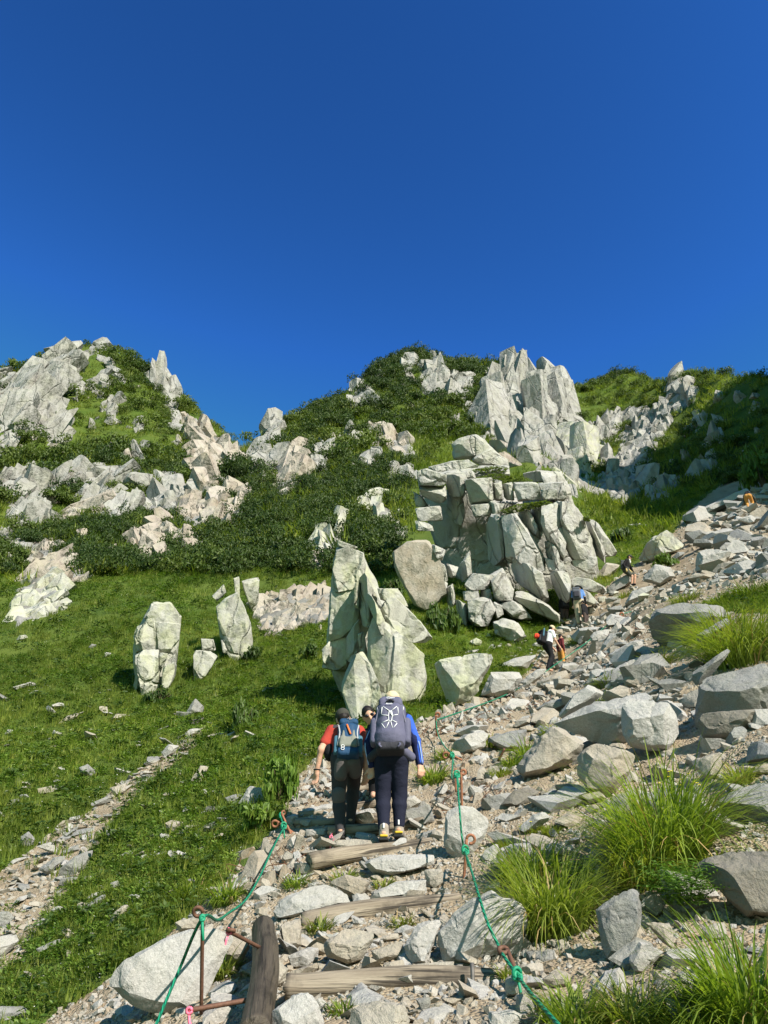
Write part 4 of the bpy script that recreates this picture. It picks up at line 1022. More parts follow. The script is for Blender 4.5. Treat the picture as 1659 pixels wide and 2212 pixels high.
OC('leaning grey shards at the foot of the right cliff', 'TC', [(1460,560),(1500,540),(1580,560),(1600,650),(1560,650),(1500,600)], 16, -15, elong=1.7)
# right cliff and ridge
OC('great fluted pale cliff with a pointed tower right of the central peak', 'TR', [(0,170),(90,160),(125,70),(160,50),(190,85),(215,150),(330,190),(370,200),(440,260),(490,340),(440,360),(330,320),(330,430),(360,440),(320,590),(220,580),(100,540),(40,400),(10,300)], 24, 8, elong=2.1, proud=.35, grow=1.15)
OC('smooth slab on the right side of the great cliff', 'TR', [(330,320),(380,310),(480,400),(480,450),(380,430)], 24, -30, grow=1.2)
OC('rock edge running down right from the great cliff', 'TR', [(440,270),(490,330),(580,430),(540,450),(470,380)], 16, -35)
OC('pale rib between the crag and the great cliff', 'TR', [(330,530),(380,480),(420,520),(500,700),(540,760),(490,780),(420,680),(340,640)], 22, -8, elong=1.8)
OC('fan of pale fins right of the pale rib', 'TR', [(430,540),(500,520),(540,580),(570,520),(640,590),(590,690),(540,700),(480,640)], 22, 15, elong=1.8, mat='slab_green')
OC('low pale tongue of rock above the right meadow', 'TR', [(490,770),(590,730),(680,820),(640,830),(540,790)], 18, -45, mat='slab_green')
OC('pinkish slab behind the perched boulder', 'TR', [(0,550),(60,570),(160,640),(100,660),(0,640)], 22, -40, 'peak_pink')
OC('white flat rock in the far saddle', 'TR', [(590,425),(620,408),(655,412),(645,432)], 12, 60)
OC('scattered rocks on the far left side of the scree gully', 'TR', [(640,470),(700,400),(780,340),(860,320),(950,340),(900,380),(800,400),(740,500),(660,500)], 13, 20)
OC('boulder-choked scree gully running down to the right meadow', 'TR', [(800,470),(900,400),(970,350),(1050,330),(1060,440),(960,560),(930,680),(900,800),(820,870),(700,780),(670,740),(780,600)], 12, 10, grow=.95)
OC('craggy skyline knob above the scree gully', 'TR', [(960,330),(1060,250),(1080,155),(1110,140),(1200,180),(1220,260),(1160,310),(1060,330)], 18, 10, proud=.2)
OC('small rocks left of the scree gully', 'TR', [(670,570),(700,530),(740,610),(690,640)], 14, 10)
OC('fins of rock at the foot of the shaded slope', 'TR', [(960,840),(1000,770),(1110,740),(1120,770),(1010,860)], 14, 15, elong=1.6)
OC('pointed grey rock beside the lower scree gully', 'TR', [(920,760),(970,695),(990,720),(940,770)], 15, 15)
OC('pale rocks in the middle of the shaded slope', 'TR', [(1200,720),(1260,700),(1310,660),(1340,690),(1260,740)], 14, 15)
OC('thin rock rib in the shaded slope', 'TR', [(1300,575),(1330,570),(1360,660),(1330,650)], 12, -20)
OC('upright rock on the sunlit part of the right ridge', 'TR', [(1230,390),(1250,335),(1270,410),(1240,420)], 13, 0, elong=1.6)
OC('small shaded rocks right of the upright ridge rock', 'TR', [(1330,405),(1370,375),(1400,410)], 12, 10)
OC('tiny rocks below the skyline knob', 'TR', [(1190,455),(1200,425),(1215,430)], 11, 5)
OC('slim rock high on the right ridge', 'TR', [(1470,215),(1490,210),(1520,270),(1490,262)], 11, -20)
OC('small rocks in the upper shade of the right ridge', 'TR', [(1340,495),(1370,460),(1380,500)], 11, 10)

def rocky_ground():
    """bare rock relief of the ground sheet inside the outcrops"""
    v = _GV.copy()
    px, py, d = proj(v)
    d = np.where(d < .3, 1e6, d)
    rk = np.zeros(len(v))
    sel = np.where((d > 15) & (d < 400) & (px > -60) & (px < 1720) & (py > 650) & (py < 1500))[0]
    for pl in ROCKPOLY:
        rk[sel[in_poly(px[sel], py[sel], pl)]] = 1
    k = np.where(rk > 0)[0]
    q = v[k] * np.array([.55, .55, .4])
    amp = np.clip(d[k] / 110, .2, 1.1)
    v[k, 2] += amp * (1.5 * (.35 - np.abs(fbm(q, 4, 61))) + .7 * np.abs(vnoise(q * 2.7, 63)))
    GROUND.data.vertices.foreach_set('co', v.astype(np.float32).ravel())
    GROUND.data.attributes['rock'].data.foreach_set('value', rk.astype(np.float32))
    GROUND.data.update()
rocky_ground()

# ------------------------------------------------------------------ stone walls in wire cages, loose stones
def fill_pts(poly, step, r_):
    xs = [p[0] for p in poly]; ys = [p[1] for p in poly]
    gx, gy = [], []
    y, row = min(ys), 0
    while y < max(ys):
        x = min(xs) + (row % 2) * step * .5
        while x < max(xs):
            gx.append(x + r_.uniform(-.28, .28) * step); gy.append(y + r_.uniform(-.28, .28) * step); x += step
        y += step * .8; row += 1
    m = in_poly(np.array(gx), np.array(gy), poly)
    return [(a, b) for a, b, k in zip(gx, gy, m) if k]
def stone_wall(label, fr, poly, step, mats=('granite', 'granite_warm', 'granite_warm', 'granite_rust'), wire=True, lift=.6, wr=.004, cat='stone wall', name='stone_gabion'):
    poly = Z(fr, poly)
    OUTPOLY.append(poly)
    r_ = random.Random(int(poly[0][0] * 7 + poly[0][1]))
    pts = fill_pts(poly, step, r_)
    b = max(pts, key=lambda q: q[1])
    e = empty(name, P(b[0], b[1], GD(*b)), label, cat)
    for x, y in pts:
        d = GD(x, y)
        s = step * d / FPX * .62 * r_.uniform(.7, 1.3)
        p = P(x, y, d - lift * s * r_.uniform(-.2, 1.5))
        put(stone_mesh('stone', mats[r_.randrange(len(mats))])[r_.randrange(8)], 'stone', p, (r_.uniform(0, 6), r_.uniform(0, 6), r_.uniform(0, 6)), (s * r_.uniform(.9, 1.35), s * r_.uniform(.8, 1.1), s * r_.uniform(.7, 1.0)), e)
    if wire:
        mb = MB()
        xs = [p[0] for p in poly]; ys = [p[1] for p in poly]
        gap = step * 1.15
        for sgn in (1, -1):
            k = min(xs) - (max(ys) - min(ys))
            while k < max(xs) + (max(ys) - min(ys)):
                run = []
                for t in np.arange(0, max(ys) - min(ys), step * .5):
                    x = k + sgn * t * .8 + (0 if sgn > 0 else (max(ys) - min(ys)) * .4) + r_.uniform(-.22, .22) * step; y = min(ys) + t
                    if in_poly(np.array([x]), np.array([y]), poly)[0]:
                        d = GD(x, y)
                        run.append(P(x, y, d - step * d / FPX * r_.uniform(.45, .9)))
                    elif len(run) > 2:
                        mb.tube(run, wr, 4); run = []
                    else: run = []
                if len(run) > 2: mb.tube(run, wr, 4)
                k += gap
        # loose rusted ends
        for _ in range(max(6, len(pts) // 4)):
            x, y = pts[r_.randrange(len(pts))]
            d = GD(x, y) - step * GD(x, y) / FPX * .6
            c = P(x, y, d)
            L = step * d / FPX * 2.2
            q = [c + np.array([r_.uniform(-1, 1), r_.uniform(-.3, .3), r_.uniform(-.5, .6)]) * L * .5 for _ in range(4)]
            mb.tube(spline(q, 9), wr, 4)
        if mb.v: mb.build('wire_mesh', M['rust_wire'], e)
    return e
stone_wall('long caged wall of cream stones running up right of the hikers', 'D', [(882,1563),(982,1529),(1056,1526),(1115,1492),(1154,1487),(1220,1460),(1202,1503),(1154,1540),(1115,1545),(1075,1569),(1051,1566),(982,1582),(890,1602)], 17, wr=.006, lift=.8)
stone_wall('caged pile of grey-white stones left of the grey trousers', 'LK', [(600,280),(720,130),(1000,60),(1090,120),(1100,420),(1090,540),(900,540),(560,600),(540,500)], 15, ('granite', 'granite', 'granite_warm'), lift=.9)
stone_wall('small caged stones behind the two hikers on the upper steps', 'LK', [(1250,340),(1580,320),(1600,500),(1400,540),(1250,570)], 11, ('granite', 'granite_warm'))
stone_wall('caged heap of large rust-stained stones left of the third log', 'BC', [(20,600),(180,480),(290,455),(480,500),(480,560),(470,660),(330,740),(200,790),(90,780),(30,680)], 28, ('granite', 'granite_warm', 'granite_rust'))
stone_wall('caged stones at the dark-sided boulder, upper row', 'RK', [(440,240),(560,190),(800,150),(1090,170),(1100,250),(860,290),(700,330),(600,310)], 18)
stone_wall('caged heap of stones under the curled iron stakes on the right', 'RK', [(400,540),(620,430),(860,430),(1110,470),(1140,560),(1000,700),(820,760),(640,740),(480,800),(330,900),(290,820),(330,700)], 22)
stone_wall('tall dry stone wall beside the huge flat-topped boulder', 'PR', [(960,940),(1130,810),(1370,770),(1370,900),(1330,1060),(1160,1180),(1040,1180),(1000,1080)], 23, ('granite', 'granite_warm', 'granite'), wr=.006)
stone_wall('rubble wall below the tall dry stone wall', 'PR', [(530,1340),(640,1220),(790,1170),(960,1180),(990,1240),(940,1290),(960,1400),(700,1500),(540,1440)], 19, ('granite', 'granite_warm', 'granite_grey'), wr=.006)
stone_wall('low stone edging at the feet of the standing hikers', 'PR', [(390,960),(600,890),(800,840),(960,820),(950,900),(780,940),(600,970),(450,985)], 9, ('granite', 'granite_warm'), False)
stone_wall('rusty caged stones behind the white-shirted hiker', 'PR', [(50,1370),(170,1240),(240,1200),(260,1300),(240,1390),(120,1430)], 9, ('granite_warm', 'granite_rust'), wr=.008)
stone_wall('stacked stones under the long coping stone', 'TR', [(1000,1440),(1130,1390),(1290,1330),(1480,1290),(1560,1340),(1430,1380),(1300,1400),(1150,1450),(1010,1470)], 15, ('granite', 'granite_warm', 'granite_grey'), False)

def loose(label, group, poly, n, lo, hi, mats, kind='stone', name='loose_stone', seed=1, sink=.25):
    r_ = random.Random(seed)
    xs = [p[0] for p in poly]; ys = [p[1] for p in poly]
    c = 0; tries = 0
    while c < n and tries < n * 20:
        tries += 1
        x, y = r_.uniform(min(xs), max(xs)), r_.uniform(min(ys), max(ys))
        if not in_poly(np.array([x]), np.array([y]), poly)[0]: continue
        g = G(x, y)
        if g is None: continue
        d = (g - EYE) @ AF
        s = d / FPX * lo * (hi / lo) ** (r_.random() ** 1.7) * .5
        mt = mats[r_.randrange(len(mats))]
        o = put(stone_mesh(kind, mt)[r_.randrange(8)], name, g + np.array([0, 0, s * sink]), (r_.uniform(-.5, .5), r_.uniform(-.5, .5), r_.uniform(0, 6)), (s * r_.uniform(.9, 1.4), s * r_.uniform(.8, 1.1), s * r_.uniform(.55, 1.0)))
        sw = ('tiny', 'small', 'middling', 'larger')[min(3, int(4 * math.log(s * 2 * FPX / d / lo) / math.log(hi / lo)))] if hi > lo else 'small'
        cw = {'granite': 'white', 'granite_warm': 'cream', 'granite_grey': 'grey', 'scree': 'buff', 'peak': 'pale', 'peak_pink': 'pinkish', 'slab_green': 'greenish', 'granite_rust': 'rusty'}[mt]
        u_, w_ = (x - min(xs)) / (max(xs) - min(xs)), (y - min(ys)) / (max(ys) - min(ys))
        pos_ = ('upper', 'middle', 'lower')[min(2, int(w_ * 3))] + ' ' + ('left', 'centre', 'right')[min(2, int(u_ * 3))]
        tag(o, '%s %s %s, %s part' % (sw, cw, label, pos_), 'stone', group)
        c += 1
loose('stone in the meadow scree strip', 'stones of the scree strip', GULLY, 290, 7, 32, ('scree', 'granite', 'scree', 'granite_grey'), 'slab', 'scree_stone', 3)
loose('stone of the upper rubble slope', 'stones of the upper rubble slope', Z('TR', [(1180,1010),(1330,930),(1560,820),(1659,760),(1720,1330),(1560,1350),(1500,1330),(1300,1330),(1130,1420),(1000,1420),(1290,1290),(1450,1180),(1250,1140),(1240,1030)]), 280, 8, 30, ('scree', 'granite', 'granite_warm', 'granite_grey'), 'stone', 'rubble_stone', 4, .4)
loose('stone lying among the log steps', 'small stones of the stepped path', [(560,2212),(600,2050),(640,1900),(640,1760),(960,1720),(960,1900),(1060,2080),(1110,2212)], 260, 8, 34, ('granite', 'granite_warm', 'granite_warm', 'granite_grey'), 'stone', 'path_stone', 5)
loose('stone on the left path shoulder', 'small stones left of the path', [(150,2212),(330,2060),(430,1950),(560,1840),(640,1790),(640,1960),(590,2212)], 150, 8, 34, ('granite', 'granite_warm', 'granite'), 'stone', 'shoulder_stone', 6)
loose('stone on the gravelly right bank', 'small stones of the right bank', [(1100,1640),(1659,1560),(1659,2212),(1120,2212),(1060,1900)], 280, 8, 36, ('granite_warm', 'granite', 'granite_warm', 'granite_grey'), 'stone', 'bank_stone', 7)
loose('stone of the ground above the right bank', 'stones above the right bank', [(1000,1540),(1200,1440),(1300,1340),(1500,1310),(1480,1440),(1659,1440),(1659,1560),(1200,1640),(960,1660)], 240, 8, 30, ('granite', 'granite_warm', 'granite_grey'), 'stone', 'ground_stone', 8)
loose('stone lying in the green left meadow', 'small stones in the meadow', [(0,1480),(280,1480),(480,1540),(700,1580),(640,1760),(430,1940),(220,2080),(0,2180),(240,1820),(400,1640),(200,1700),(0,1780)], 190, 7, 36, ('granite', 'granite_grey', 'granite_warm'), 'slab', 'meadow_stone', 9)
loose('stone beside the path under the crag', 'stones under the crag', [(1000,1370),(1150,1380),(1220,1345),(1300,1280),(1350,1245),(1400,1290),(1230,1400),(1140,1440)], 120, 7, 26, ('granite', 'granite_warm', 'slab_green'), 'stone', 'crag_foot_stone', 10)

loose('angular rock packed into the right bank', 'middle-sized rocks of the right bank', [(1080,1620),(1659,1540),(1659,2212),(1140,2212),(1050,1900)], 100, 34, 110, ('granite_warm', 'granite', 'granite_grey', 'granite'), 'stone', 'bank_rock', 17, .15)
loose('angular rock packed into the ground above the right bank', 'rocks above the right bank', [(1000,1540),(1200,1440),(1300,1340),(1500,1310),(1480,1440),(1659,1440),(1659,1560),(1200,1640),(980,1650)], 100, 28, 85, ('granite', 'granite_warm', 'granite_grey'), 'stone', 'slope_rock', 18, .15)
loose('flattish rock set into the steps', 'flattish rocks of the steps', [(590,2212),(620,2050),(650,1900),(650,1790),(950,1750),(960,1900),(1060,2080),(1110,2212)], 90, 26, 75, ('granite', 'granite_warm', 'granite_warm', 'granite'), 'slab', 'step_stone', 19, .2)
loose('rock on the left shoulder of the path', 'rocks left of the path', [(170,2212),(340,2070),(440,1960),(560,1850),(640,1800),(630,1960),(560,2060),(520,2212)], 45, 24, 70, ('granite', 'granite_warm'), 'stone', 'shoulder_rock', 20, .15)
loose('block of the upper rubble slope', 'large rocks of the upper rubble slope', Z('TR', [(1180,1010),(1330,930),(1560,820),(1659,760),(1720,1330),(1560,1350),(1500,1330),(1300,1330),(1130,1420),(1000,1420),(1290,1290),(1450,1180),(1250,1140),(1240,1030)]), 90, 24, 70, ('granite', 'granite_warm', 'granite_grey'), 'stone', 'rubble_rock', 21, .15)
loose('rock showing through the peak scrub', 'small rocks on the peaks', [(0,860),(170,770),(330,840),(520,985),(640,930),(800,850),(950,810),(1200,880),(1300,930),(1450,850),(1640,850),(1640,1000),(1280,1040),(900,990),(880,1160),(640,1240),(0,1240)], 290, 8, 38, ('peak', 'peak', 'peak_pink'), 'shard', 'peak_rock', 22, .1)

# ------------------------------------------------------------------ vegetation
def blade(v, f, base, yaw, length, lean, width, curl, r_, seg=3):
    """one arching grass blade"""
    d = np.array([math.cos(yaw), math.sin(yaw), 0]); s = np.array([-d[1], d[0], 0])
    p = np.array(base, float); a = lean
    o = len(v)
    for i in range(seg + 1):
        w = width * (1 - i / seg) ** .7
        if i < seg: v.append(p - s * w / 2); v.append(p + s * w / 2)
        else: v.append(p)
        p = p + (d * math.sin(a) + np.array([0, 0, 1]) * math.cos(a)) * length / seg
        a += curl / seg
    for i in range(seg - 1):
        f.append((o + 2 * i, o + 2 * i + 1, o + 2 * i + 3, o + 2 * i + 2))
    f.append((o + 2 * seg - 2, o + 2 * seg - 1, o + 2 * seg))
def tuft(seed, n, h, spread, width, curl=1.2, lean=.5):
    r_ = random.Random(seed); v, f = [], []
    for _ in range(n):
        a, q = r_.uniform(0, 6.28), spread * math.sqrt(r_.random())
        blade(v, f, (q * math.cos(a), q * math.sin(a), -.02), a + r_.uniform(-.8, .8), h * r_.uniform(.5, 1.15), r_.uniform(0, lean), width * r_.uniform(.7, 1.2), r_.uniform(.2, curl), r_)
    return v, f
def leaf_quad(v, f, c, nrm, up, l, w):
    nrm = nrm / (np.linalg.norm(nrm) + 1e-9)
    t = up - nrm * (up @ nrm); t /= np.linalg.norm(t) + 1e-9
    s = np.cross(nrm, t)
    o = len(v)
    v += [c - t * l * .5, c + s * w * .5 + nrm * w * .1, c + t * l * .5, c - s * w * .5 + nrm * w * .1]
    f.append((o, o + 1, o + 2, o + 3))
def herb(seed, n, h, spread, leaf):
    r_ = np.random.default_rng(seed); v, f = [], []
    for _ in range(n):
        a, q = r_.uniform(0, 6.28), spread * math.sqrt(r_.random())
        c = np.array([q * math.cos(a), q * math.sin(a), h * r_.uniform(.15, 1)])
        leaf_quad(v, f, c, np.array([r_.normal(0, .5), r_.normal(0, .5), 1.0]), np.array([math.cos(a), math.sin(a), .3]), leaf * r_.uniform(.7, 1.4), leaf * .55)
    return v, f
def bush(seed, n, leaf, flat=.7, lobes=7):
    """leafy crown of unit radius: leaves gathered on uneven lobes"""
    r_ = np.random.default_rng(seed); v, f = [], []
    L = [(np.array([r_.uniform(-.6, .6), r_.uniform(-.6, .6), r_.uniform(.1, .6) * flat]), r_.uniform(.28, .5)) for _ in range(lobes)]
    for _ in range(n):
        c, rad = L[r_.integers(lobes)]
        d = r_.normal(0, 1, 3); d /= np.linalg.norm(d)
        if d[2] < -.3: d[2] *= -1
        p = c + d * rad * r_.uniform(.55, 1.08) * np.array([1, 1, flat])
        leaf_quad(v, f, p, d + r_.normal(0, .55, 3), np.array([d[0], d[1], 1.0]) + r_.normal(0, .4, 3), leaf * r_.uniform(.7, 1.5), leaf * .5)
    return v, f
def proto(name, vf, mats, split=None):
    me = bpy.data.meshes.new(name)
    me.from_pydata([tuple(p) for p in vf[0]], [], vf[1])
    for m in (mats if isinstance(mats, list) else [mats]): me.materials.append(m)
    if split:
        mi = np.zeros(len(me.polygons), np.int32); mi[split:] = 1
        me.polygons.foreach_set('material_index', mi)
    return bpy.data.objects.new(name, me)
def scatter(name, pts, scale, kinds, idx, label=None, tilt=.15):
    """one stuff object: points that carry instances of the small prototypes"""
    pts = np.asarray(pts)
    me = bpy.data.meshes.new(name)
    me.vertices.add(len(pts)); me.vertices.foreach_set('co', pts.astype(np.float32).ravel())
    def attr(n, t, val):
        a = me.attributes.new(n, t, 'POINT')
        a.data.foreach_set('vector' if t == 'FLOAT_VECTOR' else 'value', np.asarray(val).ravel())
    attr('sc', 'FLOAT', np.asarray(scale, np.float32))
    attr('kd', 'INT', np.asarray(idx, np.int32))
    g = np.random.default_rng(len(pts))
    attr('rt', 'FLOAT_VECTOR', np.stack([g.normal(0, tilt, len(pts)), g.normal(0, tilt, len(pts)), g.uniform(0, 6.28, len(pts))], -1).astype(np.float32))
    o = bpy.data.objects.new(name, me); COL.objects.link(o)
    ng = bpy.data.node_groups.new(name, 'GeometryNodeTree')
    ng.interface.new_socket('Geometry', in_out='INPUT', socket_type='NodeSocketGeometry')
    ng.interface.new_socket('Geometry', in_out='OUTPUT', socket_type='NodeSocketGeometry')
    n = ng.nodes; l = ng.links
    gi = n.new('NodeGroupInput'); go = n.new('NodeGroupOutput'); j = n.new('GeometryNodeJoinGeometry')
    def named(nm, t):
        q = n.new('GeometryNodeInputNamedAttribute'); q.data_type = t; q.inputs[0].default_value = nm; return q.outputs[0]
    for k, po in enumerate(kinds):
        io = n.new('GeometryNodeInstanceOnPoints')
        oi = n.new('GeometryNodeObjectInfo'); oi.inputs[0].default_value = po
        cmp_ = n.new('FunctionNodeCompare'); cmp_.data_type = 'INT'; cmp_.operation = 'EQUAL'
        l.new(named('kd', 'INT'), cmp_.inputs[2]); cmp_.inputs[3].default_value = k
        l.new(gi.outputs[0], io.inputs['Points']); l.new(cmp_.outputs[0], io.inputs['Selection'])
        l.new(oi.outputs['Geometry'], io.inputs['Instance'])
        l.new(named('rt', 'FLOAT_VECTOR'), io.inputs['Rotation']); l.new(named('sc', 'FLOAT'), io.inputs['Scale'])
        l.new(io.outputs[0], j.inputs[0])
    l.new(j.outputs[0], go.inputs[0])
    m = o.modifiers.new('scatter', 'NODES'); m.node_group = ng
    tag(o, label, kind='stuff')
    return o
def sector(n, r0, r1, a0=-36, a1=36):
    r = np.sqrt(rng.uniform(r0 * r0, r1 * r1, n)); a = np.radians(rng.uniform(a0, a1, n))
    return r * np.sin(a), r * np.cos(a)
def not_rock(px, py):
    ok = np.ones(len(px), bool)
    for pl in OUTPOLY:
        ok &= ~in_poly(px, py, pl)
    return ok
def place(n, r0, r1, a0=-36, a1=36):
    x, y = sector(n, r0, r1, a0, a1)
    p = np.stack([x, y, T(x, y)], -1)
    px, py, d = proj(p)
    return p, px, py, d
MEADOW_R = [(1255,1080),(1300,1050),(1420,1040),(1560,1040),(1480,1115),(1440,1180),(1340,1230),(1330,1190)]

# prototypes are only referenced by the scatter objects
GP = [proto('grass_a', tuft(1, 26, .20, .13, .012), M['grass']), proto('grass_b', tuft(2, 30, .15, .15, .011, 1.6, .8), M['grass']),
      proto('herb_a', herb(3, 34, .12, .15, .055), M['herb']), proto('herb_b', herb(4, 26, .17, .14, .075), M['shrub']),
      proto('flowers', (lambda a, b: (a[0] + b[0], a[1] + [tuple(i + len(a[0]) for i in q) for q in b[1]]))(tuft(5, 14, .17, .12, .012), herb(6, 9, .24, .12, .026)), [M['grass'], M['white_petal']], 14 * 3)]
def meadow():
    P_, S_, I_ = [], [], []
    for n, r0, r1, s0, s1 in ((12000, 4.5, 12, .5, .9), (24000, 12, 32, .8, 1.35), (32000, 32, 80, 1.2, 2.0)):
        p, px, py, d = place(n, r0, r1, -38, 34)
        tr = in_poly(px, py, TRAIL); gu = in_poly(px, py, GULLY)
        nz = fbm(p * np.array([.5, .5, 0]), 3, 21)
        ok = ~tr & ~gu & not_rock(px, py)
        ok &= (py > 1225 + 18 * nz) | in_poly(px, py, MEADOW_R) | (px < -40) | (px > 1700)
        # sparse growth at the path edge
        edge = gu & (rng.random(n) < .10)
        ok |= edge
        p, nz = p[ok], nz[ok]
        k = len(p)
        u = rng.random(k)
        kind = np.where(u < .42 - .25 * np.clip(nz * 2, -1, 1), 0, np.where(u < .62 - .25 * np.clip(nz * 2, -1, 1), 1, np.where(u < .87, 2, np.where(u < .965, 3, 4))))
        P_.append(p); I_.append(kind); S_.append(rng.uniform(s0, s1, k) * np.where(kind == 4, .8, 1))
    scatter('meadow_grass', np.vstack(P_), np.concatenate(S_), GP, np.concatenate(I_), 'short green grass, herbs and white flowers covering the meadow slopes')
meadow()
# scrub on the peaks
BP = [proto('scrub_a', bush(11, 460, .13, .85), M['pine']), proto('scrub_b', bush(12, 460, .13, .8), M['pine']), proto('scrub_c', bush(13, 420, .15, .8), M['pine2']),
      proto('scrub_d', bush(14, 420, .13, .75), M['pine2']), proto('tussock', tuft(15, 40, .7, .7, .07, 1.2, .9), M['grass'])]
def scrub():
    P_, S_, I_ = [], [], []
    for n, r0, r1, s0, s1 in ((6000, 30, 75, .7, 1.7), (12000, 75, 200, 1.1, 3.0)):
        p, px, py, d = place(n, r0, r1, -40, 40)
        nz = fbm(p * np.array([.06, .06, .0]) + 4, 4, 31)
        belt = (py > 990) & (py < 1235) & (px > 330) & (px < 930)
        ok = not_rock(px, py) & ~in_poly(px, py, CRAGPIX) & ~in_poly(px, py, TRAIL)
        ok &= ((px < 930) & (py < 1245)) | ((px >= 930) & (py < 1010)) | ((px > 1270) & (py < 1050) & (d > 60))
        lush = (nz > -.22) | belt
        ok &= lush | (rng.random(n) < .22)
        right = px > 1230
        ok &= ~right | (rng.random(n) < .55)
        p, nz, belt_, right = p[ok], nz[ok], belt[ok], right[ok]
        k = len(p); u = rng.random(k)
        dark = belt_ | (nz > -.02)
        kind = np.where(u < .1, 4, np.where(dark & (u < .85), np.where(u < .5, 0, 1), np.where(u < .6, 2, 3)))
        P_.append(p - np.array([0, 0, .1])); I_.append(kind); S_.append(rng.uniform(s0, s1, k) * np.where(right, .7, 1))
    # rough grass between the shrubs
    p, px, py, d = place(15000, 45, 190, -40, 40)
    ok = not_rock(px, py) & ~in_poly(px, py, TRAIL)
    p = p[ok]
    P_.append(p); I_.append(np.full(len(p), 4)); S_.append(rng.uniform(.7, 1.5, len(p)))
    scatter('mountain_scrub', np.vstack(P_), np.concatenate(S_), BP, np.concatenate(I_), 'dark dwarf pine and alpine shrub thickets between the rocks of the peaks')
scrub()
# fine gravel on the path and banks
SP = []
for k in range(4):
    v, f = proto_rock(400 + k, 1, 9, (1, .85, .65), 30)
    SP.append(proto('gravel_%d' % k, (list(v), [tuple(int(i) for i in q) for q in f]), M[('granite_warm', 'granite', 'scree', 'granite_rust')[k]]))
def gravel():
    P_, S_ = [], []
    for n, r0, r1, s0, s1 in ((22000, 3.0, 9, .006, .028), (16000, 9, 22, .012, .05), (9000, 22, 50, .03, .11)):
        p, px, py, d = place(n, r0, r1, -34, 34)
        ok = in_poly(px, py, TRAIL) | in_poly(px, py, GULLY)
        p = p[ok]
        P_.append(p); S_.append(s0 * (s1 / s0) ** (rng.random(len(p)) ** 1.6))
    S_ = np.concatenate(S_)
    scatter('gravel', np.vstack(P_), S_, SP, rng.integers(0, 4, len(S_)) * (rng.random(len(S_)) < .75), 'fine pale gravel and grit on the path and its banks', 1.0)
gravel()

# ------------------------------------------------------------------ single plants
def grass_clump(label, px, py, w_px, h_px, n=160, mat='grass_deep', group=None, droop=2.4, dry=.06, d=None, seed=0, width=.017, shift=(0, 0)):
    g = G(px, py) if d is None else P(px, py, d)
    d = (g - EYE) @ AF
    h = h_px * d / FPX; w = w_px * d / FPX
    r_ = random.Random(seed + int(px)); v, f = [], []; v2, f2 = [], []
    ee = max(.05, w * .3)
    gz = T([g[0] + ee, g[0] - ee, g[0], g[0]], [g[1], g[1], g[1] + ee, g[1] - ee])
    sxx, syy = (gz[0] - gz[1]) / (2 * ee), (gz[2] - gz[3]) / (2 * ee)
    for _ in range(n):
        a, q = r_.uniform(0, 6.28), math.sqrt(r_.random())
        L = h * r_.uniform(.65, 1.35)
        bx, by = q * math.cos(a) * w * .32, q * math.sin(a) * w * .32
        bz = sxx * bx + syy * by - .02
        t = (v2, f2) if r_.random() < dry else (v, f)
        blade(t[0], t[1], (bx, by, max(-.25, min(.25, bz))), a + r_.uniform(-.9, .9), L, r_.uniform(.05, .85), width * r_.uniform(.6, 1.2) * (d / 6) ** .35, r_.uniform(.8, droop), r_, 6)
    e = empty('grass_clump', g, label, 'grass clump', group)
    mesh_obj('blades', v, f, M[mat], e).location = g
    e.children[0].matrix_parent_inverse = Matrix(); e.children[0].location = (0, 0, 0)
    if f2:
        o = mesh_obj('dry_blades', v2, f2, M['dry'], e); o.matrix_parent_inverse = Matrix(); o.location = (0, 0, 0)
    return e, g, d
GC = grass_clump
GC('largest arching grass clump on the right bank with yellow flowers', 1440, 1850, 300, 250, 950, seed=1)
GC('second large grass clump hanging over the right boulder', 1195, 2010, 250, 200, 800, seed=2)
GC('upper half of the grass clump by the pale stone', 1150, 1910, 160, 120, 420, seed=3)
GC('grass clump at the foot of the largest one', 1385, 1905, 150, 130, 420, seed=4)
GC('grass strip at the bottom edge right of the log', 1245, 2212, 200, 110, 300, seed=5)
GC('grass clump at the bottom edge in the middle right', 1370, 2212, 200, 120, 330, seed=6)
GC('bright grass clump at the bottom edge near the corner', 1500, 2212, 200, 110, 330, 'grass', seed=7)
GC('tall grass in the bottom right corner', 1625, 2200, 240, 240, 560, seed=8)
GC('grass clump high on the right bank between boulders', 1285, 1530, 70, 45, 160, 'grass', seed=9)
GC('big leaning grass mass at the right edge above the grey boulder', 1610, 1425, 220, 140, 900, 'grass', seed=10)
GC('grass beyond the leaning mass at the right edge', 1560, 1385, 150, 90, 420, 'grass', seed=11)
GC('grass tuft at the foot of the huge flat-topped boulder', 1420, 1440, 90, 42, 200, 'grass', seed=12)
GC('grass tuft left of the huge flat-topped boulder', 1370, 1470, 60, 35, 130, 'grass', seed=13)
GC('grass growing beside the orange-spotted boulder', 1140, 1640, 60, 60, 190, seed=14)
GC('dark grass tuft right of the blue sleeve', 935, 1690, 70, 55, 230, seed=15)
GC('grass tuft just above the dark one', 960, 1640, 50, 35, 120, 'grass', seed=16)
GC('grass tuft under the left end of the third log', 745, 1905, 70, 40, 130, seed=17)
GC('grass between the flat stones under the third log', 830, 1915, 60, 28, 110, 'grass', seed=18)
GC('grass under the second log', 690, 2010, 70, 40, 150, 'grass', seed=19)
GC('grass tuft right under the second log', 870, 2000, 60, 34, 130, 'grass', seed=20)
GC('grass tuft beside the left stone heap', 640, 1915, 70, 40, 130, seed=21)
GC('grass at the foot of the left iron stake', 470, 2110, 90, 70, 160, 'grass', seed=22)
GC('tall dark grass left of the stone heap', 490, 1945, 90, 60, 220, seed=23)
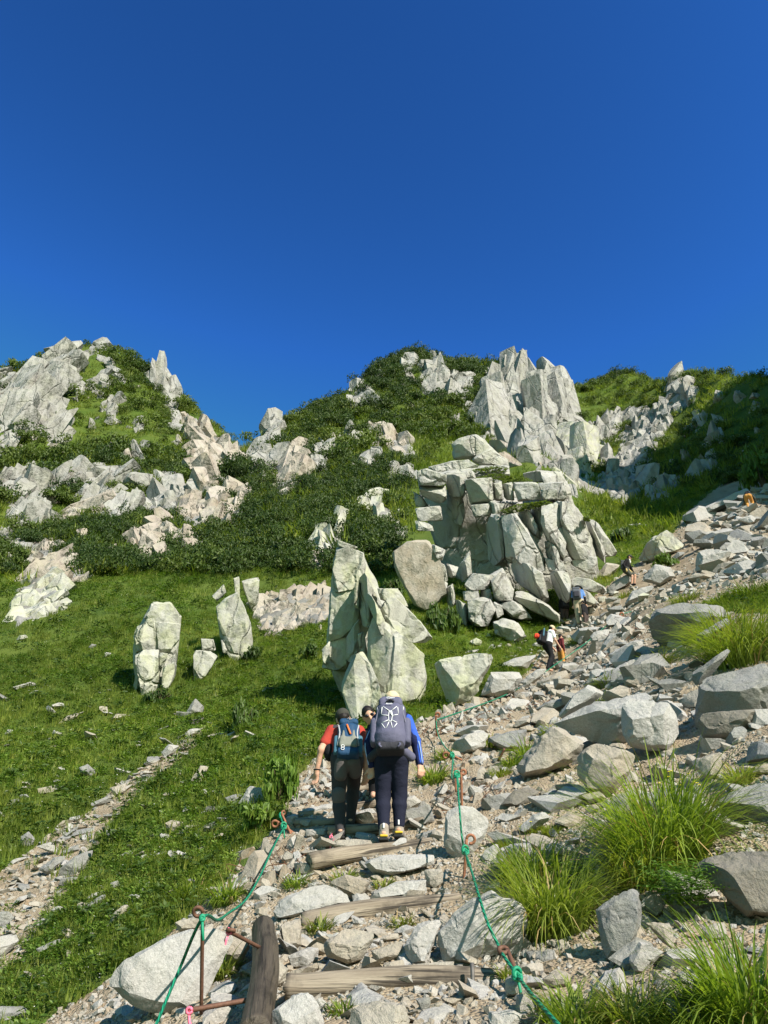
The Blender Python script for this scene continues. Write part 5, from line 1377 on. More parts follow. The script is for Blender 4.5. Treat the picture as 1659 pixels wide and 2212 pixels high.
GC('meadow grass edge above the left stake', 420, 1930, 120, 55, 260, 'grass', seed=24)
GC('grass tuft beneath the first log', 740, 2190, 70, 45, 120, 'grass', seed=25)
GC('grass by the right rope knot', 1095, 2110, 50, 45, 90, seed=26)
GC('grass on the slope in front of the coping stone', 1480, 1300, 90, 32, 200, 'grass', seed=27)
GC('grass between the rubble stones at the upper right', 1620, 1290, 80, 50, 180, 'grass', seed=28)
GC('small grass tuft below the climbing hiker', 1350, 1290, 40, 18, 90, 'grass', seed=29)
GC('grass under the long caged wall', 1060, 1610, 80, 32, 180, 'grass', seed=30)
GC('grass beside the tall dry stone wall', 1250, 1385, 70, 24, 160, 'grass', seed=31)
GC('grass tuft between the wedge boulder and the pale slab', 1200, 1590, 60, 45, 160, 'grass', seed=51)
GC('grass tuft left of the rounded boulder', 1110, 1655, 60, 40, 150, 'grass', seed=52)
GC('grass tuft in the hollow at the right edge', 1600, 1690, 90, 60, 180, seed=53)
GC('grass tuft beside the slab at the right edge', 1560, 1880, 90, 60, 180, 'grass', seed=54)
GC('grass tuft under the right rope stake', 1060, 1960, 50, 40, 120, seed=55)
GC('grass tuft below the flat-topped boulder on its left', 1310, 1480, 70, 35, 150, 'grass', seed=56)
GC('grass tuft beside the shaded grey block', 1560, 1310, 80, 40, 160, 'grass', seed=57)
GC('grass patch low in the rubble slope', 1440, 1330, 80, 26, 150, 'grass', seed=58)
for k, (x, y, w, nm) in enumerate([(1150, 1795, 60, 'low moss cushion right of the tall white boulder'), (1190, 1800, 60, 'moss cushion beside the small white boulder'), (1090, 1830, 50, 'moss cushion near the curled right stake'), (1080, 1675, 60, 'moss cushion under the upper caged stones'), (1530, 2140, 80, 'moss cushion in the lower right gravel')]):
    GC(nm, x, y, w, 22, 260, 'grass', seed=40 + k, droop=.8, dry=0)

def shrub(label, px, py, w_px, h_px, n=700, mat='shrub', leaf_px=9, seed=0, name='leafy_shrub', flat=.85):
    g = G(px, py); d = (g - EYE) @ AF
    w = w_px * d / FPX * .5; h = h_px * d / FPX
    e = empty(name, g, label, 'shrub')
    v, f = bush(seed + 50, n, leaf_px * d / FPX / w, flat, 9)
    v = [np.array([p[0] * w, p[1] * w, p[2] / (.95 * flat) * h]) for p in v]
    o = mesh_obj('foliage', v, f, M[mat], e, False); o.matrix_parent_inverse = Matrix()
    r_ = random.Random(seed); mb = MB()
    for _ in range(7):
        a = r_.uniform(0, 6.28); t = np.array([math.cos(a) * w * .6, math.sin(a) * w * .6, h * r_.uniform(.5, .8)])
        mb.tube(spline([(0, 0, -.05), t * .4 + np.array([0, 0, .1 * h]), t], 6), [w * .03 * (1 - i / 7) for i in range(6)], 5)
    s = mb.build('stem', M['twig'], e); s.matrix_parent_inverse = Matrix()
    return e
shrub('leafy bush at the left side of the steps beside the rope', 605, 1735, 95, 95, 1100, 'herb', 10, 1)
shrub('spreading leafy plants below the leafy bush', 560, 1800, 120, 60, 800, 'herb', 11, 2, flat=.5)
shrub('round dark shrub in the gap right of the pinnacle', 958, 1365, 75, 70, 1000, 'shrub', 8, 3)
shrub('dark shrub alone in the meadow left of the hikers', 527, 1578, 66, 62, 900, 'shrub', 8, 4)
shrub('low shrub at the foot of the tall cracked slab', 345, 1520, 75, 32, 700, 'shrub', 8, 5, flat=.5)
shrub('low shrub at the foot of the broad smooth slab', 540, 1432, 56, 30, 600, 'shrub', 7, 6, flat=.6)
shrub('dark shrub on the ledge of the crag beside the leaning boulder', 1240, 1245, 85, 42, 800, 'shrub', 7, 7, flat=.6)
shrub('sunlit broadleaf bush at the right edge under the shaded slope', 1650, 1055, 100, 95, 900, 'herb', 10, 8)
shrub('leafy plant mat beside the pointed white boulder', 1445, 1225, 70, 25, 500, 'herb', 7, 9, flat=.4)
shrub('low green shrub in the upper right meadow', 1340, 1170, 60, 30, 600, 'shrub', 7, 10, flat=.5)
shrub('scrub patch on the lower crag step', 1100, 1365, 50, 22, 400, 'shrub', 7, 11, flat=.5)
shrub('leafy scrub between the pinnacle and the warm slab', 850, 1290, 60, 45, 700, 'shrub', 7, 12)
shrub('yellow-green plant behind the white-shirted hiker', 1215, 1425, 26, 22, 300, 'herb', 6, 13)
shrub('shadowed bush left of the pinnacle foot', 665, 1425, 50, 30, 500, 'shrub', 7, 14)

def ledge_green(label, fr, poly, d, n=260, seed=0):
    """cushion of dwarf scrub growing on a rock ledge"""
    pl = Z(fr, poly); r_ = np.random.default_rng(seed)
    xs = [p[0] for p in pl]; ys = [p[1] for p in pl]
    v, f = [], []
    for _ in range(n * 3):
        x, y = r_.uniform(min(xs), max(xs)), r_.uniform(min(ys), max(ys))
        if len(f) >= n or not in_poly(np.array([x]), np.array([y]), pl)[0]: continue
        p = P(x, y, d - r_.uniform(0, .9))
        leaf_quad(v, f, p, np.array([r_.normal(0, .5), -.5 + r_.normal(0, .4), 1.0]), np.array([r_.normal(), r_.normal(), .6]), .17 * r_.uniform(.6, 1.4), .09)
    c = P(sum(xs) / len(xs), max(ys), d)
    tag(mesh_obj('ledge_scrub', v, f, M['pine2'], None, False, c), label, 'shrub')
ledge_green('scrub cushion on the upper ledge of the crag', 'TR', [(-60,720),(30,700),(200,715),(270,745),(180,755),(-60,760)], 36.5, 700, 1)
ledge_green('scrub cushion on the middle ledge of the crag', 'TR', [(70,920),(170,885),(340,858),(380,880),(240,920),(100,940)], 33.6, 600, 2)
ledge_green('thin grass on the top ledge of the crag', 'TC', [(1440,830),(1580,805),(1659,815),(1659,845),(1460,845)], 38, 400, 3)
ledge_green('small green tuft in the right crack of the crag', 'TR', [(560,960),(590,950),(600,985),(570,980)], 33, 120, 4)

# feathery plant, flowers
def fern(label, px, py, w_px, h_px, n=60, seed=0):
    g = G(px, py); d = (g - EYE) @ AF
    w = w_px * d / FPX * .5; h = h_px * d / FPX
    r_ = np.random.default_rng(seed); v, f = [], []
    e = empty('feathery_plant', g, label, 'plant')
    for _ in range(n):
        a, q = r_.uniform(0, 6.28), math.sqrt(r_.random())
        tip = np.array([q * math.cos(a) * w, q * math.sin(a) * w, h * r_.uniform(.5, 1.1)])
        path = spline([(tip[0] * .3, tip[1] * .3, 0), tip * .6 + np.array([0, 0, .15 * h]), tip], 9)
        for i in range(2, 9):
            for s in (-1, 1):
                t = path[i] - path[i - 1]; side = np.cross(t, [0, 0, 1.0]); side /= np.linalg.norm(side) + 1e-9
                leaf_quad(v, f, path[i] + side * s * .02, np.array([r_.normal(0, .3), r_.normal(0, .3), 1]), side * s + t / np.linalg.norm(t) * .6, .05, .013)
    o = mesh_obj('fronds', v, f, M['fern'], e, False); o.matrix_parent_inverse = Matrix()
    return e
fern('feathery-leaved plant below the largest grass clump', 1490, 1985, 200, 110, 150, 1)
fern('feathery-leaved plant left of the grey rock face', 1260, 1960, 120, 90, 70, 2)
def flower(label, px, py, h_px, mat, n, spread_px, size, seed, name='yellow_flower'):
    g = G(px, py); d = (g - EYE) @ AF; u = d / FPX
    r_ = np.random.default_rng(seed)
    e = empty(name, g, label, 'flower')
    st, v, f = MB(), [], []
    for _ in range(n):
        tip = np.array([r_.uniform(-.5, .5) * spread_px * u, r_.uniform(-.3, .1) * spread_px * u, h_px * u * r_.uniform(.75, 1.1)])
        st.tube(spline([tip * np.array([.2, .2, 0]), tip * .6, tip], 6), .003, 4)
        for k in range(6):
            a = k * 1.05; q = np.array([math.cos(a), math.sin(a), .25])
            leaf_quad(v, f, tip + q * size * .6, np.array([q[0] * .4, q[1] * .4 - .3, 1.0]), q, size, size * .7)
    s = st.build('stem', M['fern'], e); s.matrix_parent_inverse = Matrix()
    o = mesh_obj('petals', v, f, M[mat], e, False); o.matrix_parent_inverse = Matrix()
flower('yellow flowers in the largest grass clump', 1490, 1840, 150, 'yellow_petal', 12, 90, .016, 1)
flower('purple bellflower on the grey rock face', 1368, 1965, 14, 'purple_petal', 1, 4, .022, 2, 'purple_bellflower')
flower('single yellow flower beside the small white boulder', 1152, 1815, 36, 'yellow_petal', 1, 6, .016, 3)
flower('yellow flowers in the leaning grass at the right edge', 1600, 1410, 40, 'yellow_petal', 9, 50, .03, 4)
flower('yellow-budded plant at the foot of the left iron stake', 480, 2105, 72, 'yellow_petal', 3, 26, .01, 5)

# ------------------------------------------------------------------ log steps
def log_step(label, a, b, rad, mat='wood', ends=None, seed=0, name='log_step', lift=.35):
    """weathered log lying between two picture points on the ground"""
    (x0, y0), (x1, y1) = a, b
    if ends: p0, p1 = P(x0, y0, ends[0]), P(x1, y1, ends[1])
    else:
        off = rad * FPX / GD(x0, y0) * .6
        p0, p1 = P(x0, y0, GD(x0, y0 + off)), P(x1, y1, GD(x1, y1 + off))
    c = (p0 + p1) / 2; ax = p1 - p0; L = np.linalg.norm(ax); ax = ax / L
    nx, ns = 44, 22
    v, f = [], []
    t = np.linspace(-.5, .5, nx)
    ang = np.linspace(0, 2 * np.pi, ns, endpoint=False)
    for i, u in enumerate(t):
        q = np.stack([np.full(ns, u * L * 1.6), np.cos(ang) * 1.2, np.sin(ang) * 1.2], -1)
        rr = rad * (1 + .08 * fbm(q * 1.3 + seed * 5, 3, seed) + .035 * vnoise(np.stack([np.full(ns, u * L * 2.2), np.cos(ang) * 9, np.sin(ang) * 9], -1) + seed, seed + 5)) * (1 + .08 * u)
        bow = rad * .25 * math.sin(u * 5 + seed)
        jag = (rng.uniform(-.012, .012, ns) if i in (0, nx - 1) else 0)
        v.extend(np.stack([np.full(ns, u * L) + jag, rr * np.cos(ang), rr * np.sin(ang) + bow], -1))
    for i in range(nx - 1):
        for k in range(ns):
            a_, b_ = i * ns + k, i * ns + (k + 1) % ns
            f.append((a_, b_, b_ + ns, a_ + ns))
    for i, o in ((0, 1), (nx - 1, -1)):
        ci = len(v); v.append(np.array([t[i] * L + .006 * o, 0, rad * .25 * math.sin(t[i] * 5 + seed)]))
        for k in range(ns):
            q = (i * ns + k, ci, i * ns + (k + 1) % ns)
            f.append(q if o > 0 else q[::-1])
    o = mesh_obj(name, v, f, M[mat])
    zz = np.cross(ax, [0, 1, 0]); zz = zz if zz[2] > 0 else -zz
    zz /= np.linalg.norm(zz); yy = np.cross(zz, ax)
    o.matrix_world = Matrix(((ax[0], yy[0], zz[0], c[0]), (ax[1], yy[1], zz[1], c[1]), (ax[2], yy[2], zz[2], c[2]), (0, 0, 0, 1)))
    tag(o, label, 'log')
    return o
log_step('nearest straight pale log step across the path at the bottom', (618, 2126), (1087, 2126), .078, ends=(4.45, 4.5), seed=1)
log_step('second log step, split and dark at its left end', (652, 1990), (992, 1946), .078, ends=(6.1, 6.35), seed=2)
log_step('third log step sloping up right under the boots', (668, 1864), (962, 1818), .082, ends=(7.35, 8.0), seed=3)
log_step('fourth log step just behind the boots', (710, 1799), (915, 1777), .058, seed=4)
log_step('fifth log step left of the navy trousers', (637, 1779), (820, 1769), .055, seed=5)
log_step('sixth log step, highest across the path', (645, 1759), (812, 1738), .045, seed=6)
log_step('short log piece far up behind the hikers', (770, 1703), (822, 1698), .06, seed=7)
log_step('dark wet log running up the left side of the path', (556, 2230), (574, 2002), .082, 'wood_dark', ends=(3.75, 5.6), seed=8, name='side_log')
log_step('dark timber rail lying on the rubble slope', (1555, 1220), (1635, 1172), .07, 'wood_dark', seed=9, name='timber_rail')

# ------------------------------------------------------------------ iron stakes, ribbons
def ring(c, r, ax='x', n=18, turn=5.6, start=0.0):
    out = []
    for t in np.linspace(start, start + turn, n):
        out.append(c + (r * math.cos(t) * (AX if ax == 'x' else np.array([0, 1.0, 0])) + r * math.sin(t) * np.array([0, 0, 1.0])))
    return out
def ribbon(parent, p, L, seed=0, w=.018):
    r_ = random.Random(seed); mb = MB()
    mb.tube(ring(p, .014, 'x', 12, 6.3), .008, 5)
    ts = []
    for k in range(3):
        v, f = [], []
        a = r_.uniform(-.5, .5) + (k - 1) * .4
        d = np.array([math.sin(a), r_.uniform(-.25, 0), -math.cos(a)])
        if k == 2: d = np.array([r_.uniform(-.6, .6), -.2, .7]); 
        s = np.array([.6, -.3, .3]); q = p.copy(); LL = L * (.45 if k == 2 else 1)
        for i in range(7):
            v += [q - s * w * .5, q + s * w * .5]; q = q + d * LL / 6; d = d + np.array([r_.uniform(-.3, .3), r_.uniform(-.2, .2), 0]); s = s + np.array([0, r_.uniform(-.5, .5), r_.uniform(-.3, .3)])
            if i: f.append((2 * i - 2, 2 * i - 1, 2 * i + 1, 2 * i))
        mb.add(v, f)
    o = mb.build('pink_ribbon', M['ribbon'], parent)
def stake(label, top, bot, rad=.010, loop=.03, mat='rust', ribbons=(), side=1, name='iron_stake', loop_turn=5.8):
    """iron rod with a curled eye; top and bot are world points"""
    e = empty(name, bot, label, 'stake')
    dirn = (top - bot) / np.linalg.norm(top - bot)
    mb = MB(); mb.tube(np.linspace(bot - dirn * .06, top, 8), rad, 8)
    rod = mb.build('rod', M[mat], e)
    if loop > 0:
        u = np.array([side * 1.0, 0, 0]); u = u - dirn * (u @ dirn); u /= np.linalg.norm(u)
        c = top + u * loop
        pts = [c - u * loop * math.cos(t) + dirn * loop * math.sin(t) for t in np.linspace(0, loop_turn, 18)]
        m2 = MB(); m2.tube(pts, rad, 8); m2.build('eye_loop', M[mat], e)
    for k, (t, L) in enumerate(ribbons):
        ribbon(rod, bot + (top - bot) * t + np.array([0, -rad, 0]), L, k + int(abs(bot[0] * 100)))
    return e
def W(px, py, d): return P(px, py, d)
d0 = 4.4; g = P(435, 2168, d0)
stake('tall iron stake with a curled eye holding the left rope', W(438, 1970, d0 * 1.0), g, .011, .026, side=-1)
stake('slanted iron pin with a round eye and pink ribbon by the dark log', W(493, 2011, 4.55), W(552, 2042, 4.8), .012, .018, ribbons=((.96, .07),))
stake('horizontal iron rod with two pink ribbons at the foot of the dark log', W(400, 2184, 4.1), W(560, 2156, 4.2), .013, 0, ribbons=((.94, .06), (.10, .05)))
stake('ribboned rebar stake in front of the fourth log', W(714, 1800, 8.15), G(721, 1842), .014, 0, 'rebar', ((.8, .11), (.5, .13)))
stake('thin rebar with a small pink ribbon behind the navy trousers', W(804, 1733, 9.9), W(803, 1764, 9.8), .012, 0, 'rebar', ((.1, .04),))
stake('rebar pin holding the right end of the nearest log', W(1020, 2080, 4.42), W(1024, 2225, 4.2), .012, 0, 'rebar')
stake('rebar pin under the left part of the nearest log', W(730, 2140, 4.52), W(728, 2185, 4.5), .012, 0, 'rebar')
stake('short rebar pin under the third log', W(735, 1880, 7.5), W(737, 1902, 7.4), .016, 0, 'rebar')
stake('leaning iron stake with a curl at the left rope knot', W(598, 1774, 8.9), W(652, 1812, 8.9), .014, .035, 'rust_orange', side=-1)
stake('second iron stake crossing at the left rope knot', W(609, 1758, 9.0), W(635, 1816, 8.8), .013, .022, 'rust_orange')
stake('horizontal curled iron stake beside the leafy bush', W(626, 1731, 10.3), W(684, 1738, 10.3), .013, .03, 'rust', side=-1)
stake('curled iron stake tied to the right rope beside the white boulder', W(1008, 1812, 6.85), W(1001, 1915, 6.75), .013, .036, 'rust_orange', loop_turn=5.0)
stake('orange iron stake with an eye at the top of the right rope', W(996, 1668, 8.7), W(998, 1745, 8.6), .014, .026, 'rust_orange')
stake('short orange iron stake beside the eyed one', W(984, 1660, 9.7), W(985, 1700, 9.6), .014, 0, 'rust_orange')
stake('leaning curled stake above the caged stones on the right', W(966, 1626, 11.0), W(990, 1638, 11.0), .015, .04, 'rust_orange', side=-1)
stake('dark iron stake with a curl at the bottom right rope', W(1096, 2052, 4.45), W(1140, 2165, 4.05), .014, .024, side=-1)
stake('orange stake with an eye on the long caged wall', W(941, 1544, 13.2), W(943, 1582, 13.2), .018, .035, 'rust_orange')
stake('orange eye stake at the far bend of the path', W(1339, 1328, 26.5), W(1341, 1342, 26.5), .03, .06, 'rust_orange')
stake('dark iron pin above the upper caged stones', W(1090, 1617, 10.6), W(1080, 1636, 10.6), .018, 0)

# ------------------------------------------------------------------ the green ropes
def rope(label, pts, rad=.0095, knots=(), tails=()):
    """pts: picture points with depth"""
    path = spline([W(*p) for p in pts], 24 * len(pts))
    e = empty('guide_rope', path[0], label, 'rope')
    v, f = tube(path, rad, 8)
    o = mesh_obj('strand', v, f, M['rope'], e)
    uv = o.data.uv_layers.new(name='UVMap')
    ln = np.concatenate([[0], np.cumsum(np.linalg.norm(np.diff(path, axis=0), axis=1))])
    vi = np.zeros(len(o.data.loops), np.int32); o.data.loops.foreach_get('vertex_index', vi)
    uv.data.foreach_set('uv', np.stack([(vi % 8) / 8.0, ln[vi // 8] * .35], -1).astype(np.float32).ravel())
    for k in knots:
        c = W(*k[:3]); s = (k[3] if len(k) > 3 else .028) * .55
        mb = MB()
        for a in range(3):
            q = [c + s * np.array([math.cos(t) * (1 if a != 1 else .6), .5 * math.sin(t + a), math.sin(t) * (.7 if a != 2 else 1.2) + (a - 1) * .35]) for t in np.linspace(0, 6.28, 14)]
            mb.tube(q, rad * 1.05, 6)
        mb.tube([c, c + np.array([.01, -.01, -.05 - s]), c + np.array([.02, -.015, -.10 - s])], rad * .9, 6)
        mb.build('knot', M['rope'], e)
    return e
BCp = lambda L: [(*Z('BC', [p[:2]])[0], p[2]) for p in L]
rope('thick green rope strung along the left side of the steps', [(318, 2260, 3.9), (385, 2100, 4.45), (437, 1984, d0)] + [(470, 1988, 4.9)] + BCp([(0, 898, 5.6), (100, 822, 6.2), (180, 692, 6.9), (240, 562, 7.6), (300, 442, 8.3), (333, 386, 8.7)]), knots=((437, 1984, d0 - .02, .018), (613, 1785, 8.75, .05)))
rope('green rope continuing up left past the leafy bush', BCp([(333, 386, 8.7), (315, 330, 9.0), (365, 310, 9.6), (385, 235, 10.3), (430, 140, 11.2), (500, 70, 12.0), (620, 15, 13.0)]), .0095, ((608, 1762, 9.0, .04), (632, 1731, 10.3, .035)))
rope('thick green rope hanging along the right side of the steps', [(1230, 2240, 3.1), (1150, 2150, 3.7), (1117, 2106, 4.1), (1086, 2062, 4.4)] + BCp([(1600, 1085, 4.65), (1540, 960, 4.75), (1480, 775, 5.15), (1440, 640, 5.8), (1402, 522, 6.75), (1385, 440, 6.85), (1370, 265, 7.05), (1355, 82, 8.2)]), knots=((1117, 2106, 4.08, .04), (1005, 1838, 6.7, .05), (987, 1674, 8.2, .05)))
rope('green rope running from the right stakes up to the caged wall', [(987, 1674, 8.2), (976, 1680, 9.4), (977, 1632, 11.0), (960, 1612, 11.8), (946, 1585, 12.8), (942, 1556, 13.2)], .0095, ((977, 1632, 10.95, .05),))
rope('long green rope slanting up the caged wall to the far bend', [(942, 1556, 13.2), (1020, 1529, 15.5), (1090, 1502, 18), (1150, 1470, 21), (1205, 1432, 24), (1263, 1391, 25.5), (1339, 1330, 26.5), (1395, 1310, 28), (1460, 1252, 31), (1500, 1200, 36)], .014)

# ------------------------------------------------------------------ people: one smooth continuous body surface each
def sdf_grid(prims, vox, k):
    lo, hi = np.full(3, 1e9), np.full(3, -1e9)
    for q in prims:
        if q[0] == 'c': pts, m = np.array([q[1], q[2]]), max(q[3], q[4])
        else: pts, m = np.array([q[1]]), float(np.linalg.norm(q[2])) + .01
        lo = np.minimum(lo, pts.min(0) - m); hi = np.maximum(hi, pts.max(0) + m)
    lo -= 3 * vox + k; hi += 3 * vox + k
    n = np.ceil((hi - lo) / vox).astype(int) + 1
    D = np.full(n, 1.0, np.float32)
    ax = [lo[i] + vox * np.arange(n[i]) for i in range(3)]
    for q in prims:
        if q[0] == 'c': pts, m = np.array([q[1], q[2]]), max(q[3], q[4])
        else: pts, m = np.array([q[1]]), float(np.linalg.norm(q[2])) + .01
        m += 2.5 * k + 2 * vox
        i0 = np.maximum(0, np.floor((pts.min(0) - m - lo) / vox).astype(int)); i1 = np.minimum(n, np.ceil((pts.max(0) + m - lo) / vox).astype(int) + 1)
        g = np.stack(np.meshgrid(*[ax[i][i0[i]:i1[i]] for i in range(3)], indexing='ij'), -1)
        if q[0] == 'c':
            a, b = np.asarray(q[1], float), np.asarray(q[2], float)
            ba = b - a; l2 = max(1e-9, ba @ ba)
            t = np.clip(((g - a) @ ba) / l2, 0, 1)
            d = np.linalg.norm(g - a - t[..., None] * ba, axis=-1) - (q[3] + (q[4] - q[3]) * t)
        else:
            rel = g - np.asarray(q[1], float)
            if len(q) > 3 and q[3] is not None: rel = rel @ np.asarray(q[3])      # columns are the local axes
            h = np.asarray(q[2], float)
            if q[0] == 'e':
                kk = np.linalg.norm(rel / h, axis=-1)
                d = (kk - 1) * min(h) * 1.0
            else:
                rd = q[4] if len(q) > 4 else min(h) * .4
                w = np.abs(rel) - (h - rd)
                d = np.linalg.norm(np.maximum(w, 0), axis=-1) + np.minimum(w.max(-1), 0) - rd
        sl = tuple(slice(i0[i], i1[i]) for i in range(3))
        o = D[sl]
        if k > 0:
            hh = np.clip(.5 + .5 * (o - d) / k, 0, 1)
            D[sl] = o * (1 - hh) + d * hh - k * hh * (1 - hh)
        else: D[sl] = np.minimum(o, d)
    return D, lo
def surface_nets(D, lo, vox):
    s = D < 0
    n = D.shape
    c = [s[a:n[0] - 1 + a, b:n[1] - 1 + b, e:n[2] - 1 + e] for a in (0, 1) for b in (0, 1) for e in (0, 1)]
    tot = sum(x.astype(np.int8) for x in c)
    act = (tot > 0) & (tot < 8)
    idx = -np.ones(act.shape, np.int64); ijk = np.argwhere(act); idx[act] = np.arange(len(ijk))
    acc = np.zeros((len(ijk), 3)); cnt = np.zeros(len(ijk))
    off = [(a, b, e) for a in (0, 1) for b in (0, 1) for e in (0, 1)]
    val = [D[ijk[:, 0] + o[0], ijk[:, 1] + o[1], ijk[:, 2] + o[2]] for o in off]
    for p in range(8):
        for q in range(p + 1, 8):
            df = np.abs(np.array(off[p]) - np.array(off[q]))
            if df.sum() != 1: continue
            m = (val[p] < 0) != (val[q] < 0)
            t = np.where(m, val[p] / np.where(m, val[p] - val[q], 1), 0)
            pos = np.array(off[p]) + t[:, None] * (np.array(off[q]) - np.array(off[p]))
            acc += np.where(m[:, None], pos, 0); cnt += m
    v = lo + vox * (ijk + acc / cnt[:, None])
    F = []
    for axx in range(3):
        u, w = (axx + 1) % 3, (axx + 2) % 3
        a0 = [slice(1, n[i] - 1) for i in range(3)]; a0[axx] = slice(0, n[axx] - 1); a1 = list(a0); a1[axx] = slice(1, n[axx])
        x0, x1 = s[tuple(a0)], s[tuple(a1)]
        for flip in (0, 1):
            m = (x0 & ~x1) if flip == 0 else (~x0 & x1)
            e = np.argwhere(m)
            if not len(e): continue
            b = e.copy(); b[:, u] += 1; b[:, w] += 1
            def at(du, dw):
                r = b.copy(); r[:, u] += du; r[:, w] += dw
                return idx[r[:, 0], r[:, 1], r[:, 2]]
            q = np.stack([at(-1, -1), at(0, -1), at(0, 0), at(-1, 0)], -1)
            F.append(q if flip == 0 else q[:, ::-1])
    F = np.vstack(F)
    return v, F[(F >= 0).all(1)]
def sdf_obj(name, prims, vox, k, mat, parent, wrinkle=0, seed=0):
    D, lo = sdf_grid(prims, vox, k)
    v, f = surface_nets(D, lo, vox)
    if wrinkle:
        nrm = v - v.mean(0); nrm /= np.linalg.norm(nrm, axis=1)[:, None] + 1e-9
        v = v + nrm * (wrinkle * fbm(v * np.array([9, 9, 22]) + seed, 3, seed))[:, None]
    o = mesh_obj(name, v, f, mat, None)
    o.parent = parent
    return o
def cloth(name, col, rough=.85, scale=40, vary=.12):
    t = NT(name); p = t.node('ShaderNodeTexCoord').outputs['Object']
    n = t.noise(p, scale, 5, .6); n2 = t.noise(p, 9, 4, .6, .6)
    c = t.mix(t.math('MULTIPLY', t.ramp(n2, .3, .75), vary * 2), col, tuple(.6 * x for x in col))
    h = t.math('ADD', t.math('MULTIPLY', n2, 1.0), t.math('MULTIPLY', n, .15))
    return t.done(t.bsdf(c, rough, t.bump(h, .7, .02), .2))
SKIN = cloth('skin', (.56, .33, .23), .55, 60, .08)
SKIN.node_tree.nodes['Principled BSDF'].inputs['Subsurface Weight'].default_value = 0.05
HAIR = cloth('black_hair', (.015, .012, .01), .5, 120)
def V3(*a): return np.array(a, float)
def person(label, foot, heading, J, wear, vox=.011, scale=1.0, hat=None, face=True, hands=True, gloves=None, extra=None):
    """J: joints in metres, x right, y ahead, z up from the ground point; wear: list of (name, material, pieces)"""
    e = empty('person', foot, label, 'person')
    e.rotation_euler = (0, 0, heading); e.scale = (scale,) * 3
    J = {k: V3(*q) for k, q in J.items()}
    up = J['neck'] - J['pelvis']; up /= np.linalg.norm(up)
    sx = (J['shR'] - J['shL']); sx /= np.linalg.norm(sx)
    hx = (J['hipR'] - J['hipL']); hx /= np.linalg.norm(hx)
    che = J['chest']
    S = {}
    S['torso'] = [('c', J['pelvis'] - hx * .06, che - sx * .075, .105, .10), ('c', J['pelvis'] + hx * .06, che + sx * .075, .105, .10), ('c', J['shL'] + sx * .03, J['shR'] - sx * .03, .06, .06), ('c', che, J['neck'], .09, .055)]
    fw = J.get('look', V3(0, 1, 0)); fw = fw / np.linalg.norm(fw)
    hz = J['head'] - J['neck']; hz = hz / np.linalg.norm(hz); hz = hz - fw * (hz @ fw); hz /= np.linalg.norm(hz)
    hxx = np.cross(fw, hz)
    Rm = np.stack([hxx, fw, hz], -1)
    H = J['head']
    S['head'] = [('c', J['neck'] - up * .02, H - hz * .05, .052, .05), ('e', H + hz * .02, (.074, .092, .10), Rm), ('e', H - hz * .045 + fw * .02, (.058, .07, .075), Rm)]
    if face:
        S['head'] += [('c', H + fw * .088 - hz * .0, H + fw * .105 - hz * .03, .009, .014), ('c', H + fw * .082 - hz * .065, H + fw * .084 - hz * .065, .02, .02),
                      ('e', H + hxx * .078 - hz * .01, (.012, .022, .034), Rm), ('e', H - hxx * .078 - hz * .01, (.012, .022, .034), Rm)]
    for s in 'LR':
        S['uarm' + s] = [('c', J['sh' + s], J['el' + s], .05, .04)]
        S['farm' + s] = [('c', J['el' + s], J['wr' + s], .039, .027)]
        w, m = J['wr' + s], J['hand' + s]
        d = (m - w) / (np.linalg.norm(m - w) + 1e-9)
        side = J.get('palm' + s, V3(1, 0, 0)); side = side - d * (side @ d); side /= np.linalg.norm(side)
        pn = np.cross(d, side)
        hnd = [('c', w, w + d * .03, .024, .026)]
        for q in (-1, -.33, .33, 1): hnd.append(('c', w + d * .03 + side * q * .016, w + d * .085 + side * q * .026, .017, .014))
        if hands:
            for q, L in ((-1, .062), (-.33, .075), (.33, .072), (1, .055)):
                b = w + d * .085 + side * q * .027
                mid = b + (d * .8 + pn * .35 + side * q * .12) * L * .55
                hnd += [('c', b, mid, .0105, .0095), ('c', mid, mid + (d * .55 + pn * .75) * L * .5, .0095, .008)]
            tb = w + d * .035 - side * .024
            hnd += [('c', tb, tb + (d * .7 - side * .75 + pn * .2) * .045, .014, .011), ('c', tb + (d * .7 - side * .75 + pn * .2) * .045, tb + (d * 1.0 - side * .8 + pn * .5) * .07, .011, .009)]
        S['hand' + s] = hnd
        S['thigh' + s] = [('c', J['hip' + s], J['kn' + s], .088, .058)]
        S['shin' + s] = [('c', J['kn' + s], J['kn' + s] * .65 + J['an' + s] * .35, .055, .054), ('c', J['kn' + s] * .65 + J['an' + s] * .35, J['an' + s], .054, .036)]
        S['foot' + s] = [('c', J['an' + s] + V3(0, -.02, -.02), J['toe' + s], .036, .03)]
    allp = [p for k in S for p in S[k]]
    sdf_obj('body', allp, vox, .022, SKIN, e)
    for nm, mat, keys, infl, wr in wear:
        pr = []
        for key in keys:
            part, frac = (key, 1.0) if isinstance(key, str) else key
            for p in S[part]:
                if p[0] == 'c':
                    a, b = np.asarray(p[1]), np.asarray(p[2])
                    pr.append(('c', a, a + (b - a) * frac, p[3] + infl, p[3] + (p[4] - p[3]) * frac + infl))
                else: pr.append((p[0], p[1], tuple(x + infl for x in p[2]), p[3]))
        sdf_obj(nm, pr, max(vox, .010), .03, mat, e, wr, len(label))
